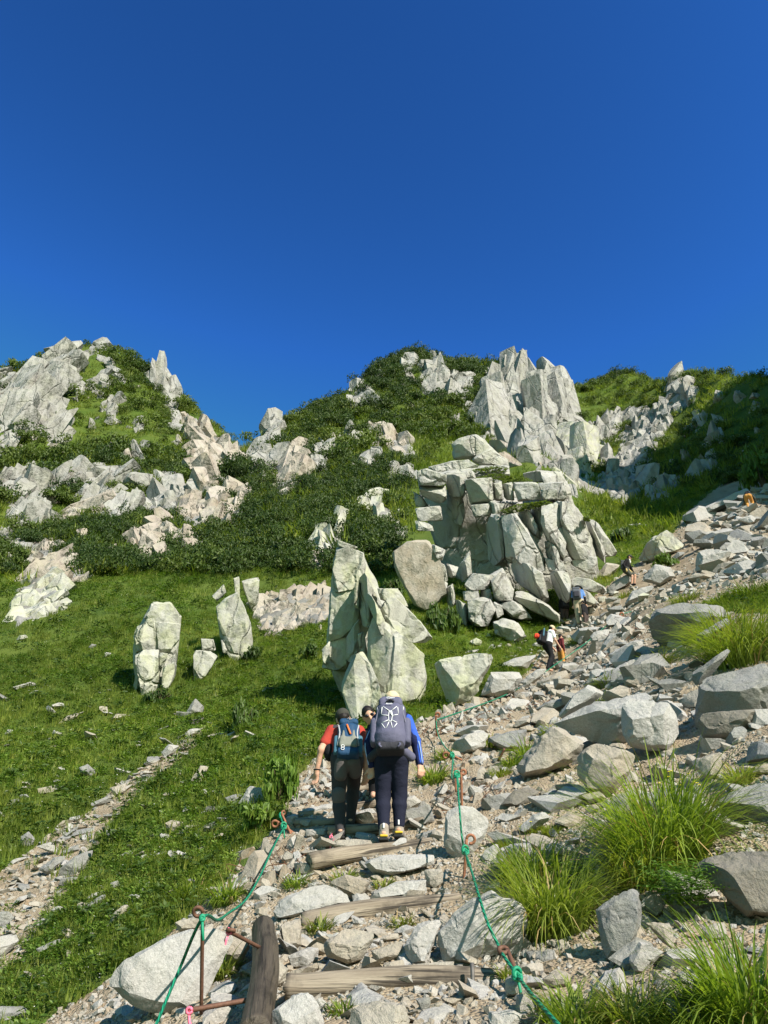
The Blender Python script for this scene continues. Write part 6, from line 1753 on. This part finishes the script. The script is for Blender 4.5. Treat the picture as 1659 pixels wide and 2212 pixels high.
    if hat:
        kind, mat = hat
        hp = H + hz * .045
        if kind == 'hair':
            sdf_obj('hair', [('e', H + hz * .035 - fw * .012, (.083, .098, .098), Rm), ('c', H - fw * .06 + hz * .02, H - fw * .06 - hz * .05, .05, .045)], .009, .02, mat, e)
        else:
            pr = [('e', hp, (.088, .106, .088), Rm)]
            if kind == 'cap': pr += [('b', hp + fw * .12 - hz * .005, (.066, .066, .010), Rm, .009)]
            if kind == 'bucket': pr += [('e', hp - hz * .015, (.165, .175, .022), Rm)]
            sdf_obj('hat', pr, .010, .02, mat, e)
            sdf_obj('hair', [('e', H + hz * .005 - fw * .02, (.079, .086, .085), Rm)], .010, .01, HAIR, e)
    if extra: extra(e, J, H, fw, hz, hxx, Rm)
    return e
def shoe(e, an, toe, upper, sole, pitch=0):
    an, toe = V3(*an), V3(*toe)
    d = toe - an; d[2] = 0; d /= np.linalg.norm(d) + 1e-9
    z0 = toe[2]
    sh_ = sdf_obj('shoe', [('c', an + V3(0, 0, .04), an + V3(0, 0, -.03), .052, .05), ('c', an + V3(0, 0, -.04), toe, .048, .04)], .010, .02, upper, e)
    mid = (an + toe) / 2
    a = math.atan2(-d[0], d[1])
    q = toe - (an + V3(0, 0, -.05)); el = math.atan2(q[2], math.hypot(q[0], q[1]))
    f2 = np.array([d[0] * math.cos(el), d[1] * math.cos(el), math.sin(el)]); s2 = np.cross(f2, [0, 0, 1.0]); s2 /= np.linalg.norm(s2); u2 = np.cross(s2, f2)
    sdf_obj('sole', [('b', (an + V3(0, 0, -.06) + toe) / 2 - u2 * .035, (.05, .145, .016), np.stack([s2, f2, u2], -1), .012)], .008, .01, sole, sh_)

navy = cloth('navy_trousers', (.012, .014, .03)); dkgrey = cloth('charcoal_trousers', (.045, .043, .048)); grey = cloth('grey_panel', (.11, .10, .10))
red = cloth('red_shirt', (.36, .045, .03)); blue = cloth('bright_blue_sleeve', (.035, .10, .48)); navysh = cloth('dark_navy_sleeve', (.012, .018, .07))
slate = cloth('slate_pack', (.105, .105, .165), .7); slate_dk = cloth('slate_pack_dark', (.035, .035, .045), .7); packnavy = cloth('navy_pack', (.018, .06, .13), .65); packgrey = cloth('grey_green_pack', (.20, .21, .18), .75); packteal = cloth('teal_pack_side', (.06, .15, .21), .7)
tan = cloth('tan_trousers', (.42, .36, .25)); skyblue = cloth('light_blue_shirt', (.10, .21, .46)); black = cloth('black_cloth', (.012, .012, .014)); white = cloth('white_shirt', (.70, .70, .69)); cream = cloth('cream_cap', (.58, .47, .30)); olive = cloth('olive_hat', (.05, .05, .04))
brown = cloth('brown_shorts', (.075, .055, .05)); camo = cloth('camouflage_shorts', (.07, .075, .06), .85, 30, .4); orange = cloth('orange_trousers', (.50, .24, .06)); maroon = cloth('maroon_pouch', (.12, .02, .025)); redh = cloth('red_helmet_cover', (.65, .06, .03))
glove = cloth('straw_gloves', (.52, .40, .17)); bootlt = cloth('beige_boot', (.30, .26, .22)); soleblk = plain('black_sole', (.02, .02, .02), .8); yellow = plain('yellow_boot_trim', (.60, .42, .03), .6); whitecord = plain('white_cord', (.75, .76, .78), .6, .3, 0, .04); lens = plain('dark_lens', (.01, .008, .012), .15, .6, 0, 0); paleblue = cloth('pale_blue_piping', (.35, .48, .75)); orangep = plain('orange_pull', (.75, .18, .04), .5); lightstrap = cloth('light_grey_strap', (.36, .38, .40))
TOR = ['torso']

# --- hiker with the big slate pack
fb = G(846, 1826)
def navy_extra(e, J, H, fw, hz, hxx, Rm):
    shoe(e, J['anL'], J['toeL'], bootlt, soleblk); shoe(e, J['anR'], J['toeR'], bootlt, soleblk)
    for s in 'LR':
        a = J['an' + s]
        sdf_obj('boot_trim', [('b', a + V3(0, -.035, -.045), (.042, .03, .012), None, .01)], .008, .01, yellow, e)
        sdf_obj('pull_tab', [('b', a + V3(0, -.055, .05), (.009, .006, .025), None, .004)], .005, .005, whitecord, e)
    for s, sg in (('L', -1), ('R', 1)):
        mb = MB(); o = V3(sg * .03, -.035, 0)
        mb.tube(spline([J['sh' + s] + V3(sg * .02, -.045, .0), J['el' + s] + o * 1.2, J['wr' + s] + o], 14), .006, 6)
        q = mb.build('sleeve_piping', paleblue); q.parent = e
JN = dict(pelvis=(0, .0, .88), chest=(.0, .10, 1.20), neck=(.0, .17, 1.38), head=(.0, .20, 1.515), look=(0, 1, -.15),
  shL=(-.165, .12, 1.30), elL=(-.245, .02, 1.03), wrL=(-.215, .03, .80), handL=(-.215, .06, .72), palmL=(.6, -.6, 0),
  shR=(.165, .12, 1.30), elR=(.26, .03, 1.05), wrR=(.305, .04, .81), handR=(.315, .02, .73), palmR=(-.6, -.6, 0),
  hipL=(-.085, 0, .86), knL=(-.095, .06, .48), anL=(-.075, -.06, .13), toeL=(-.075, .09, .05),
  hipR=(.085, 0, .86), knR=(.085, .08, .50), anR=(.075, .04, .17), toeR=(.10, .19, .10))
person('hiker in navy trousers and blue sleeves under a large slate backpack', fb, R(-4), JN,
  [('trousers', navy, ['thighL', 'thighR', ('shinL', .84), ('shinR', .84), ('torso', .16)], .020, .006), ('shirt', navysh, ['torso', 'uarmL', 'farmL', 'uarmR', 'farmR'], .014, .004)],
  .009, 1.0, ('cap', cream), extra=navy_extra)
bs = sdf_obj('blue_sleeve_panel', [('c', V3(.18, .10, 1.30), V3(.272, .025, 1.05), .056, .048), ('c', V3(.272, .025, 1.05), V3(.312, .035, .83), .047, .037)], .010, .02, blue, [o for o in bpy.data.objects if o.name == 'person'][0], .003)
# its pack
def on(e, o, loc=(0, 0, 0)):
    o.parent = e; return o
pk = empty('backpack', tuple(fb + V3(-.01, -.155, .885)), 'large slate-grey backpack with white bungee cord on the navy-trousered hiker', 'backpack')
pk.rotation_euler = (R(-14), 0, R(-4))
def KP(x, y, d=-.165): return V3((x - 770) * .000335, d, .62 - (y - 210) * .000335)
bag1 = sdf_obj('main_bag', [('b', V3(0, 0, .30), (.165, .125, .27), None, .09), ('b', V3(0, -.06, .33), (.115, .10, .20), None, .06), ('e', V3(0, -.045, .16), (.17, .13, .14), None)], .011, .03, slate, pk, .006, 3)
lid1 = sdf_obj('lid', [('b', V3(0, .0, .565), (.125, .115, .065), None, .05), ('b', V3(0, -.06, .545), (.13, .068, .05), None, .035)], .010, .02, slate, pk, .004, 5)
sdf_obj('base_panel', [('b', V3(0, -.03, .045), (.15, .115, .055), None, .045)], .010, .02, slate_dk, pk, .003)
for sg in (-1, 1):
    sdf_obj('side_pocket', [('b', V3(sg * .175, 0, .24), (.045, .085, .15), None, .04)], .010, .02, slate, pk, .004)
    sdf_obj('hip_fin', [('c', V3(sg * .13, .05, .06), V3(sg * .215, .13, .02), .05, .05)], .011, .02, slate_dk if sg < 0 else slate, pk)
    mb = MB(); mb.tube(spline([KP(770 + sg * 400, 480, -.06), KP(770 + sg * 390, 700, -.10), KP(770 + sg * 520, 1200, -.07)], 10), .011, 5); on(pk, mb.build('side_strap', cloth('strap_%d' % (sg + 2), (.15, .15, .21))))
    mb = MB(); mb.tube([KP(770 + sg * 395, 560, -.09), KP(770 + sg * 430, 600, -.09), KP(770 + sg * 430, 690, -.09), KP(770 + sg * 395, 660, -.09), KP(770 + sg * 395, 560, -.09)], .005, 5); on(pk, mb.build('buckle', whitecord))
    mb = MB(); mb.tube(spline([KP(770 + sg * 310, 1900, -.15), KP(770 + sg * 330, 1960, -.16), KP(770 + sg * 260, 2030, -.15)], 8), .012, 5); on(pk, mb.build('base_strap', slate))
mb = MB()
for q in ([(540, 650), (750, 820)], [(990, 655), (830, 810)], [(510, 665), (488, 905)], [(1020, 680), (1040, 905)], [(500, 935), (715, 985)], [(1030, 930), (870, 980)], [(515, 1215), (720, 1140)], [(995, 1215), (840, 1145)], [(505, 1240), (620, 1410)], [(745, 1200), (655, 1410)], [(805, 1200), (855, 1405)], [(1000, 1245), (890, 1405)], [(750, 820), (722, 985), (735, 1160), (780, 1190), (825, 1160), (850, 985), (825, 820)], [(785, 820), (800, 920), (860, 1010)], [(810, 820), (840, 930), (870, 1020)]):
    mb.tube([KP(x, y, -.168 + .05 * ((x - 770) / 300) ** 2 * .4) for x, y in q], .0042, 6)
on(bag1, mb.build('bungee_cord', whitecord))
mb = MB(); mb.tube(spline([KP(640, 460, -.14), KP(770, 400, -.15), KP(900, 460, -.14)], 10), .010, 6); on(pk, mb.build('grab_handle', slate_dk))
def text_obj(name, body, size, mat, parent, loc, rot=(R(90), 0, 0), bold=.0):
    cu = bpy.data.curves.new(name, 'FONT'); cu.body = body; cu.size = size; cu.align_x = 'CENTER'; cu.align_y = 'CENTER'; cu.extrude = .0008; cu.offset = bold
    o = bpy.data.objects.new(name, cu); COL.objects.link(o)
    dg = bpy.context.evaluated_depsgraph_get()
    me = bpy.data.meshes.new_from_object(o.evaluated_get(dg))
    bpy.data.objects.remove(o); me.materials.clear(); me.materials.append(mat)
    q = bpy.data.objects.new(name, me); COL.objects.link(q); q.parent = parent; q.location = loc; q.rotation_euler = rot
    return q
lo_ = V3(-.0, -.140, .585)
mb = MB(); mb.tube([lo_ + V3(.022 * math.cos(t) - .018, 0, .011 * math.sin(t)) for t in np.linspace(0, 6.28, 18)], .0024, 5)
mb.tube([lo_ + V3(-.034, 0, -.006), lo_ + V3(-.018, 0, .008), lo_ + V3(-.004, 0, -.006)], .0022, 5)
on(lid1, mb.build('emblem', whitecord))
text_obj('logo_text', 'alpine', .020, whitecord, lid1, tuple(lo_ + V3(.024, -.001, 0)), bold=.0004)
text_obj('pocket_text', 'Manaslu', .022, whitecord, bag1, tuple(KP(745, 585, -.180)), bold=.0003)

# --- hiker in red with the navy pack
fr_ = G(746, 1812)
def red_extra(e, J, H, fw, hz, hxx, Rm):
    shoe(e, J['anL'], J['toeL'], dkgrey, soleblk); shoe(e, J['anR'], J['toeR'], dkgrey, soleblk)
    mb = MB(); c = J['wrL'] + V3(0, 0, .015); mb.tube([c + V3(.031 * math.cos(t), .031 * math.sin(t), 0) for t in np.linspace(0, 6.28, 14)], .009, 6); q = mb.build('watch', black); q.parent = e
    for nm, mat, pr in (('seat_panel', grey, [('c', V3(-.06, -.06, .80), V3(-.07, -.035, .66), .085, .075), ('c', V3(.07, -.05, .80), V3(.09, .03, .70), .085, .075)]), ('knee_panel', grey, [('c', V3(-.085, .0, .47), V3(-.085, .01, .41), .076, .073)])):
        sdf_obj(nm, pr, .010, .03, mat, e, .003)
    sdf_obj('hip_pouch', [('e', V3(-.20, .06, .92), (.07, .08, .10), None)], .010, .02, black, e)
JR = dict(pelvis=(0, .0, .83), chest=(-.02, .16, 1.10), neck=(-.03, .25, 1.25), head=(-.06, .31, 1.355), look=(-.1, 1, -.3),
  shL=(-.20, .17, 1.18), elL=(-.30, .05, .95), wrL=(-.345, .10, .72), handL=(-.35, .13, .64), palmL=(.6, -.6, 0),
  shR=(.14, .17, 1.18), elR=(.20, .06, .93), wrR=(.215, .11, .70), handR=(.21, .14, .62), palmR=(-.6, -.6, 0),
  hipL=(-.08, 0, .82), knL=(-.085, .05, .44), anL=(-.055, -.02, .10), toeL=(-.05, .14, .05),
  hipR=(.085, .02, .82), knR=(.08, .33, .62), anR=(.05, .36, .24), toeR=(.05, .50, .22))
person('hiker in a red T-shirt and grey trousers with a navy backpack', fr_, R(2), JR,
  [('trousers', dkgrey, ['thighL', 'thighR', 'shinL', 'shinR', ('torso', .14)], .018, .005), ('shirt', red, ['torso', ('uarmL', .62), ('uarmR', .62)], .016, .005)],
  .009, 1.0, ('cap', olive), extra=red_extra)
p2 = empty('backpack', tuple(fr_ + V3(.015, -.11, .80)), 'navy and grey backpack with orange zip pull on the red-shirted hiker', 'backpack')
p2.rotation_euler = (R(-24), 0, R(2))
sdf_obj('main_bag', [('b', V3(0, 0, .25), (.13, .11, .22), None, .08), ('b', V3(0, -.06, .26), (.08, .08, .17), None, .05)], .010, .03, packnavy, p2, .005, 2)
sdf_obj('lid', [('b', V3(0, -.01, .46), (.11, .11, .045), None, .04)], .010, .02, packnavy, p2, .004)
fp2 = sdf_obj('front_panel', [('b', V3(0, -.11, .17), (.105, .035, .07), None, .03), ('c', V3(-.06, -.125, .2), V3(-.045, -.115, .38), .025, .012), ('c', V3(.06, -.125, .2), V3(.055, -.115, .36), .025, .012)], .009, .02, packgrey, p2, .003)
sdf_obj('base_panel', [('b', V3(0, -.03, .06), (.125, .10, .055), None, .045)], .010, .02, packnavy, p2)
for sg in (-1, 1):
    sdf_obj('side_pocket', [('b', V3(sg * .13, 0, .18), (.035, .075, .12), None, .03)], .010, .02, packteal, p2)
    mb = MB(); mb.tube(spline([V3(sg * .09, .02, .47), V3(sg * .115, -.07, .42), V3(sg * .10, -.10, .30), V3(sg * .12, -.09, .14)], 12), .010, 5); on(p2, mb.build('strap', lightstrap))
mb = MB(); mb.tube(spline([V3(-.02, -.15, .38), V3(.0, -.155, .32), V3(.025, -.155, .25)], 8), .011, 6); on(fp2, mb.build('zip_pull', orangep))
mb = MB()
for k in (0, 1): mb.tube([V3(-.06 + .018 * math.cos(t), -.14, .10 - .03 * k + .018 * math.sin(t)) for t in np.linspace(0, 6.28, 14)], .0035, 5)
on(fp2, mb.build('cord_loops', whitecord))
mb = MB(); mb.tube([V3(-.02, -.125, .475), V3(.0, -.125, .49), V3(.01, -.125, .465), V3(.04, -.125, .48)], .005, 5); on(p2, mb.build('emblem', lightstrap))

# --- man with sunglasses looking back, half hidden
fs = G(818, 1735)
def glasses(e, J, H, fw, hz, hxx, Rm):
    for sg in (-1, 1): sdf_obj('sunglass_lens', [('e', H + fw * .088 + hxx * sg * .035 + hz * .012, (.033, .014, .020), Rm)], .006, .005, lens, e)
    mb = MB()
    for sg in (-1, 1): mb.tube([H + fw * .09 + hxx * sg * .06 + hz * .015, H + hxx * sg * .082 + hz * .012], .004, 5)
    o = mb.build('sunglass_temples', black); o.parent = e
hs = P(797, 1541, 10.0) - fs
def rel(v): return tuple(v)
cx, cy, cz = hs
person('man in sunglasses looking back from behind the slate backpack', fs, 0, dict(pelvis=(cx + .12, cy + .35, cz - .72), chest=(cx + .09, cy + .10, cz - .36), neck=(cx + .05, cy + .03, cz - .17), head=(cx, cy, cz - .03), look=(.15, -1, -.25),
  shL=(cx + .25, cy + .08, cz - .24), elL=(cx + .32, cy + .1, cz - .48), wrL=(cx + .28, cy - .05, cz - .66), handL=(cx + .28, cy - .10, cz - .7), shR=(cx - .05, cy + .08, cz - .26), elR=(cx + .02, cy + .04, cz - .5), wrR=(cx + .12, cy - .08, cz - .62), handR=(cx + .14, cy - .12, cz - .66),
  hipL=(cx + .22, cy + .35, cz - .72), knL=(cx + .25, cy + .05, cz - .62), anL=(cx + .22, cy + .08, .1), toeL=(cx + .22, cy - .08, .05), hipR=(cx + .04, cy + .35, cz - .72), knR=(cx + .06, cy + .05, cz - .60), anR=(cx + .06, cy + .08, .1), toeR=(cx + .06, cy - .08, .05)),
  [('jacket', black, ['torso', 'uarmL', 'farmL', 'uarmR', 'farmR'], .018, .004), ('trousers', black, ['thighL', 'thighR', 'shinL', 'shinR'], .018, .004)], .010, 1.0, ('hair', HAIR), extra=glasses)

# --- far hikers
def far_pack(label, base, size, mat, tiltx=0, rz=0, extra=None):
    q = empty('backpack', tuple(base), label, 'backpack'); q.rotation_euler = (R(tiltx), 0, R(rz))
    w, d, h = size
    sdf_obj('main_bag', [('b', V3(0, 0, h * .45), (w * .5, d * .5, h * .45), None, .07)], .016, .03, mat, q, .006)
    sdf_obj('lid', [('b', V3(0, 0, h * .92), (w * .46, d * .5, h * .10), None, .04)], .016, .02, mat, q)
    sdf_obj('front_pocket', [('b', V3(0, -d * .5, h * .36), (w * .36, .04, h * .26), None, .035)], .014, .02, slate_dk if mat is not slate_dk else black, q)
    if extra: extra(q)
    return q
def STAND(**kw):
    J = dict(pelvis=(0, 0, .92), chest=(0, .03, 1.26), neck=(0, .05, 1.44), head=(0, .07, 1.57), look=(0, 1, -.1), shL=(-.17, .04, 1.37), elL=(-.22, 0, 1.08), wrL=(-.2, .06, .84), handL=(-.2, .08, .76), shR=(.17, .04, 1.37), elR=(.22, 0, 1.08), wrR=(.2, .06, .84), handR=(.2, .08, .76),
      hipL=(-.09, 0, .9), knL=(-.1, .02, .5), anL=(-.1, -.03, .1), toeL=(-.1, .12, .04), hipR=(.09, 0, .9), knR=(.1, .02, .5), anR=(.1, -.03, .1), toeR=(.1, .12, .04))
    J.update(kw); return J
ft = G(1256, 1350)
person('hiker in a blue shirt and tan trousers standing below the crag', ft, R(-14), STAND(head=(.06, .14, 1.53), neck=(.03, .09, 1.42), look=(.6, 1, -.6), elR=(.25, .02, 1.10), wrR=(.26, .10, .86), handR=(.27, .12, .78)),
  [('trousers', tan, ['thighL', 'thighR', 'shinL', 'shinR', ('torso', .16)], .03, .006), ('shirt', skyblue, ['torso', ('uarmL', .7), ('uarmR', .7)], .022, .005), ('arm_sleeves', black, ['farmL', 'farmR'], .010, 0)], .014, 1.02, ('bucket', olive))
far_pack('grey backpack on the blue-shirted hiker below the crag', ft + V3(-.09, -.17, 1.0), (.32, .22, .50), cloth('grey_pack', (.10, .11, .13)), -8, -14)
fk = G(1231, 1353)
def ana(q):
    text_obj('pack_text', 'A N A', .09, whitecord, q, (-.02, -.13, .50), bold=.003)
person('hiker in brown shorts with a black backpack beside the tan trousers', fk + V3(0, .6, .15), R(8), STAND(),
  [('shorts', brown, ['thighL', 'thighR', ('torso', .16)], .03, .005), ('top', black, ['torso', 'uarmL', 'farmL', 'uarmR', 'farmR'], .02, .004), ('socks', black, [('footL', 1.0), ('footR', 1.0)], .012, 0)], .014, .82, ('hair', HAIR))
far_pack('black backpack with white letters on the hiker in brown shorts', fk + V3(0, .6, .15) + V3(.02, -.15, .76), (.34, .24, .52), black, -8, 8, ana)
fh = G(1276, 1352)
person('dark-clad hiker half hidden right of the tan trousers', fh + V3(.0, .5, .0), R(40), STAND(elR=(.3, .1, 1.12), wrR=(.34, .26, 1.0), handR=(.36, .3, .97)), [('jacket', black, ['torso', 'uarmL', 'farmL', 'uarmR', 'farmR'], .02, .004), ('trousers', brown, ['thighL', 'thighR', 'shinL', 'shinR'], .022, .004)], .016, .72, ('cap', black))
mb = MB(); mb.tube([P(1287, 1300, 29.3), P(1301, 1342, 29.0)], .012, 6); tag(mb.build('trekking_pole', M['rebar']), 'thin trekking pole beside the tan-trousered hiker', 'trekking pole')
# white shirt
fwp = G(1188, 1452)
person('hiker in a white T-shirt and cream cap walking up right', fwp, R(-66), STAND(pelvis=(0, 0, .90), chest=(0, .10, 1.22), neck=(0, .17, 1.39), head=(0, .25, 1.50), look=(0, 1, -.5), shL=(-.17, .13, 1.32), shR=(.17, .13, 1.32), elL=(-.21, .20, 1.05), wrL=(-.16, .36, .88), handL=(-.14, .40, .81), elR=(.22, .18, 1.04), wrR=(.20, .34, .84), handR=(.20, .38, .77), knL=(-.09, .22, .58), anL=(-.09, .12, .22), toeL=(-.09, .27, .17), knR=(.09, .05, .48), anR=(.09, -.14, .10), toeR=(.09, .02, .04)),
  [('trousers', black, ['thighL', 'thighR', 'shinL', 'shinR', ('torso', .16)], .025, .005), ('shirt', white, ['torso', ('uarmL', .6), ('uarmR', .6)], .022, .005)], .014, 1.0, ('cap', cream))
def helm(q):
    sdf_obj('helmet', [('e', V3(-.02, -.20, .22), (.10, .09, .09), None), ('b', V3(0, -.25, .20), (.03, .05, .06), None, .02)], .014, .02, redh, q)
    sdf_obj('bottle', [('c', V3(.14, -.05, .25), V3(.14, -.05, .5), .03, .026)], .014, .01, packteal, q)
far_pack('black and white backpack with a red helmet on the white-shirted hiker', fwp + V3(-.20, -.05, .93), (.30, .24, .46), black, -14, -66, helm)
fm = fwp + V3(.55, .55, .25)
person('hiker in maroon just beyond the white-shirted one', fm, R(-66), STAND(), [('jacket', maroon, ['torso', 'uarmL', 'farmL', 'uarmR', 'farmR'], .02, .004), ('trousers', orange, ['thighL', 'thighR', 'shinL', 'shinR'], .022, .004)], .016, .72, ('cap', black))
# climber coming down
fc = G(1360, 1268)
def climb_extra(e, J, H, fw, hz, hxx, Rm):
    glasses(e, J, H, fw, hz, hxx, Rm)
    mb = MB(); mb.tube([J['pelvis'] + V3(.155 * math.cos(t), .14 * math.sin(t), .03) for t in np.linspace(0, 6.28, 16)], .02, 6)
    for sg in (-1, 1): mb.tube([J['pelvis'] + V3(sg * .05, .15, .02), J['hip' + 'LR'[sg > 0]] * .45 + J['kn' + 'LR'[sg > 0]] * .55 + V3(0, .12, 0)], .018, 6)
    q = mb.build('harness', glove); q.parent = e
    sdf_obj('towel', [('c', J['neck'] + V3(-.05, .06, -.02), J['chest'] + V3(.0, .13, .02), .035, .03), ('c', J['neck'] + V3(.05, .06, -.02), J['chest'] + V3(.02, .13, .02), .035, .03)], .014, .02, white, e)
person('climber in black top and camouflage shorts stepping down with hand on a boulder', fc, R(-120), STAND(pelvis=(0, -.05, .80), chest=(0, .06, 1.10), neck=(0, .13, 1.27), head=(0, .20, 1.38), look=(0, 1, -.4), shL=(-.18, .08, 1.20), shR=(.18, .08, 1.20), elL=(-.46, .10, 1.02), wrL=(-.70, .14, .86), handL=(-.77, .16, .82), elR=(.26, -.06, .98), wrR=(.26, .02, .78), handR=(.26, .04, .70), hipL=(-.09, -.05, .78), hipR=(.09, -.05, .78), knL=(-.16, .27, .55), anL=(-.20, .18, .15), toeL=(-.2, .33, .10), knR=(.10, .20, .44), anR=(.10, .12, .08), toeR=(.10, .27, .04)),
  [('shorts', camo, [('thighL', .75), ('thighR', .75), ('torso', .2)], .035, .006), ('top', black, ['torso', 'uarmL', 'farmL', 'uarmR', 'farmR'], .016, .004), ('gloves', glove, ['handL', 'handR'], .006, 0), ('shoes', black, ['footL', 'footR'], .015, 0)], .014, .98, ('cap', olive), extra=climb_extra)
far_pack('small grey backpack on the descending climber', fc + V3(-.12, .16, .86), (.28, .2, .42), cloth('camp_pack', (.12, .13, .13)), 10, 60)
fo = G(1622, 1100)
person('bending hiker in orange trousers high on the rubble slope', fo, R(-30), STAND(pelvis=(0, -.05, .78), chest=(0, .25, .98), neck=(0, .40, 1.02), head=(0, .52, 1.02), look=(0, 1, -.6), shL=(-.18, .32, 1.0), shR=(.18, .32, 1.0), elL=(-.24, .42, .76), wrL=(-.2, .55, .6), handL=(-.2, .6, .55), elR=(.28, .45, .8), wrR=(.3, .6, .62), handR=(.3, .66, .58), hipL=(-.1, -.05, .76), hipR=(.1, -.05, .76), knL=(-.12, .12, .45), anL=(-.12, -.05, .1), knR=(.14, .2, .5), anR=(.14, .15, .15), toeR=(.14, .3, .1)),
  [('trousers', orange, ['thighL', 'thighR', 'shinL', 'shinR', ('torso', .2)], .025, .005), ('top', camo, ['torso', 'uarmL', 'farmL', 'uarmR', 'farmR'], .02, .004)], .018, 1.0, ('cap', olive))
far_pack('dark pack on the bending hiker', fo + V3(.03, .02, .98), (.30, .2, .42), slate_dk, -70, -30)
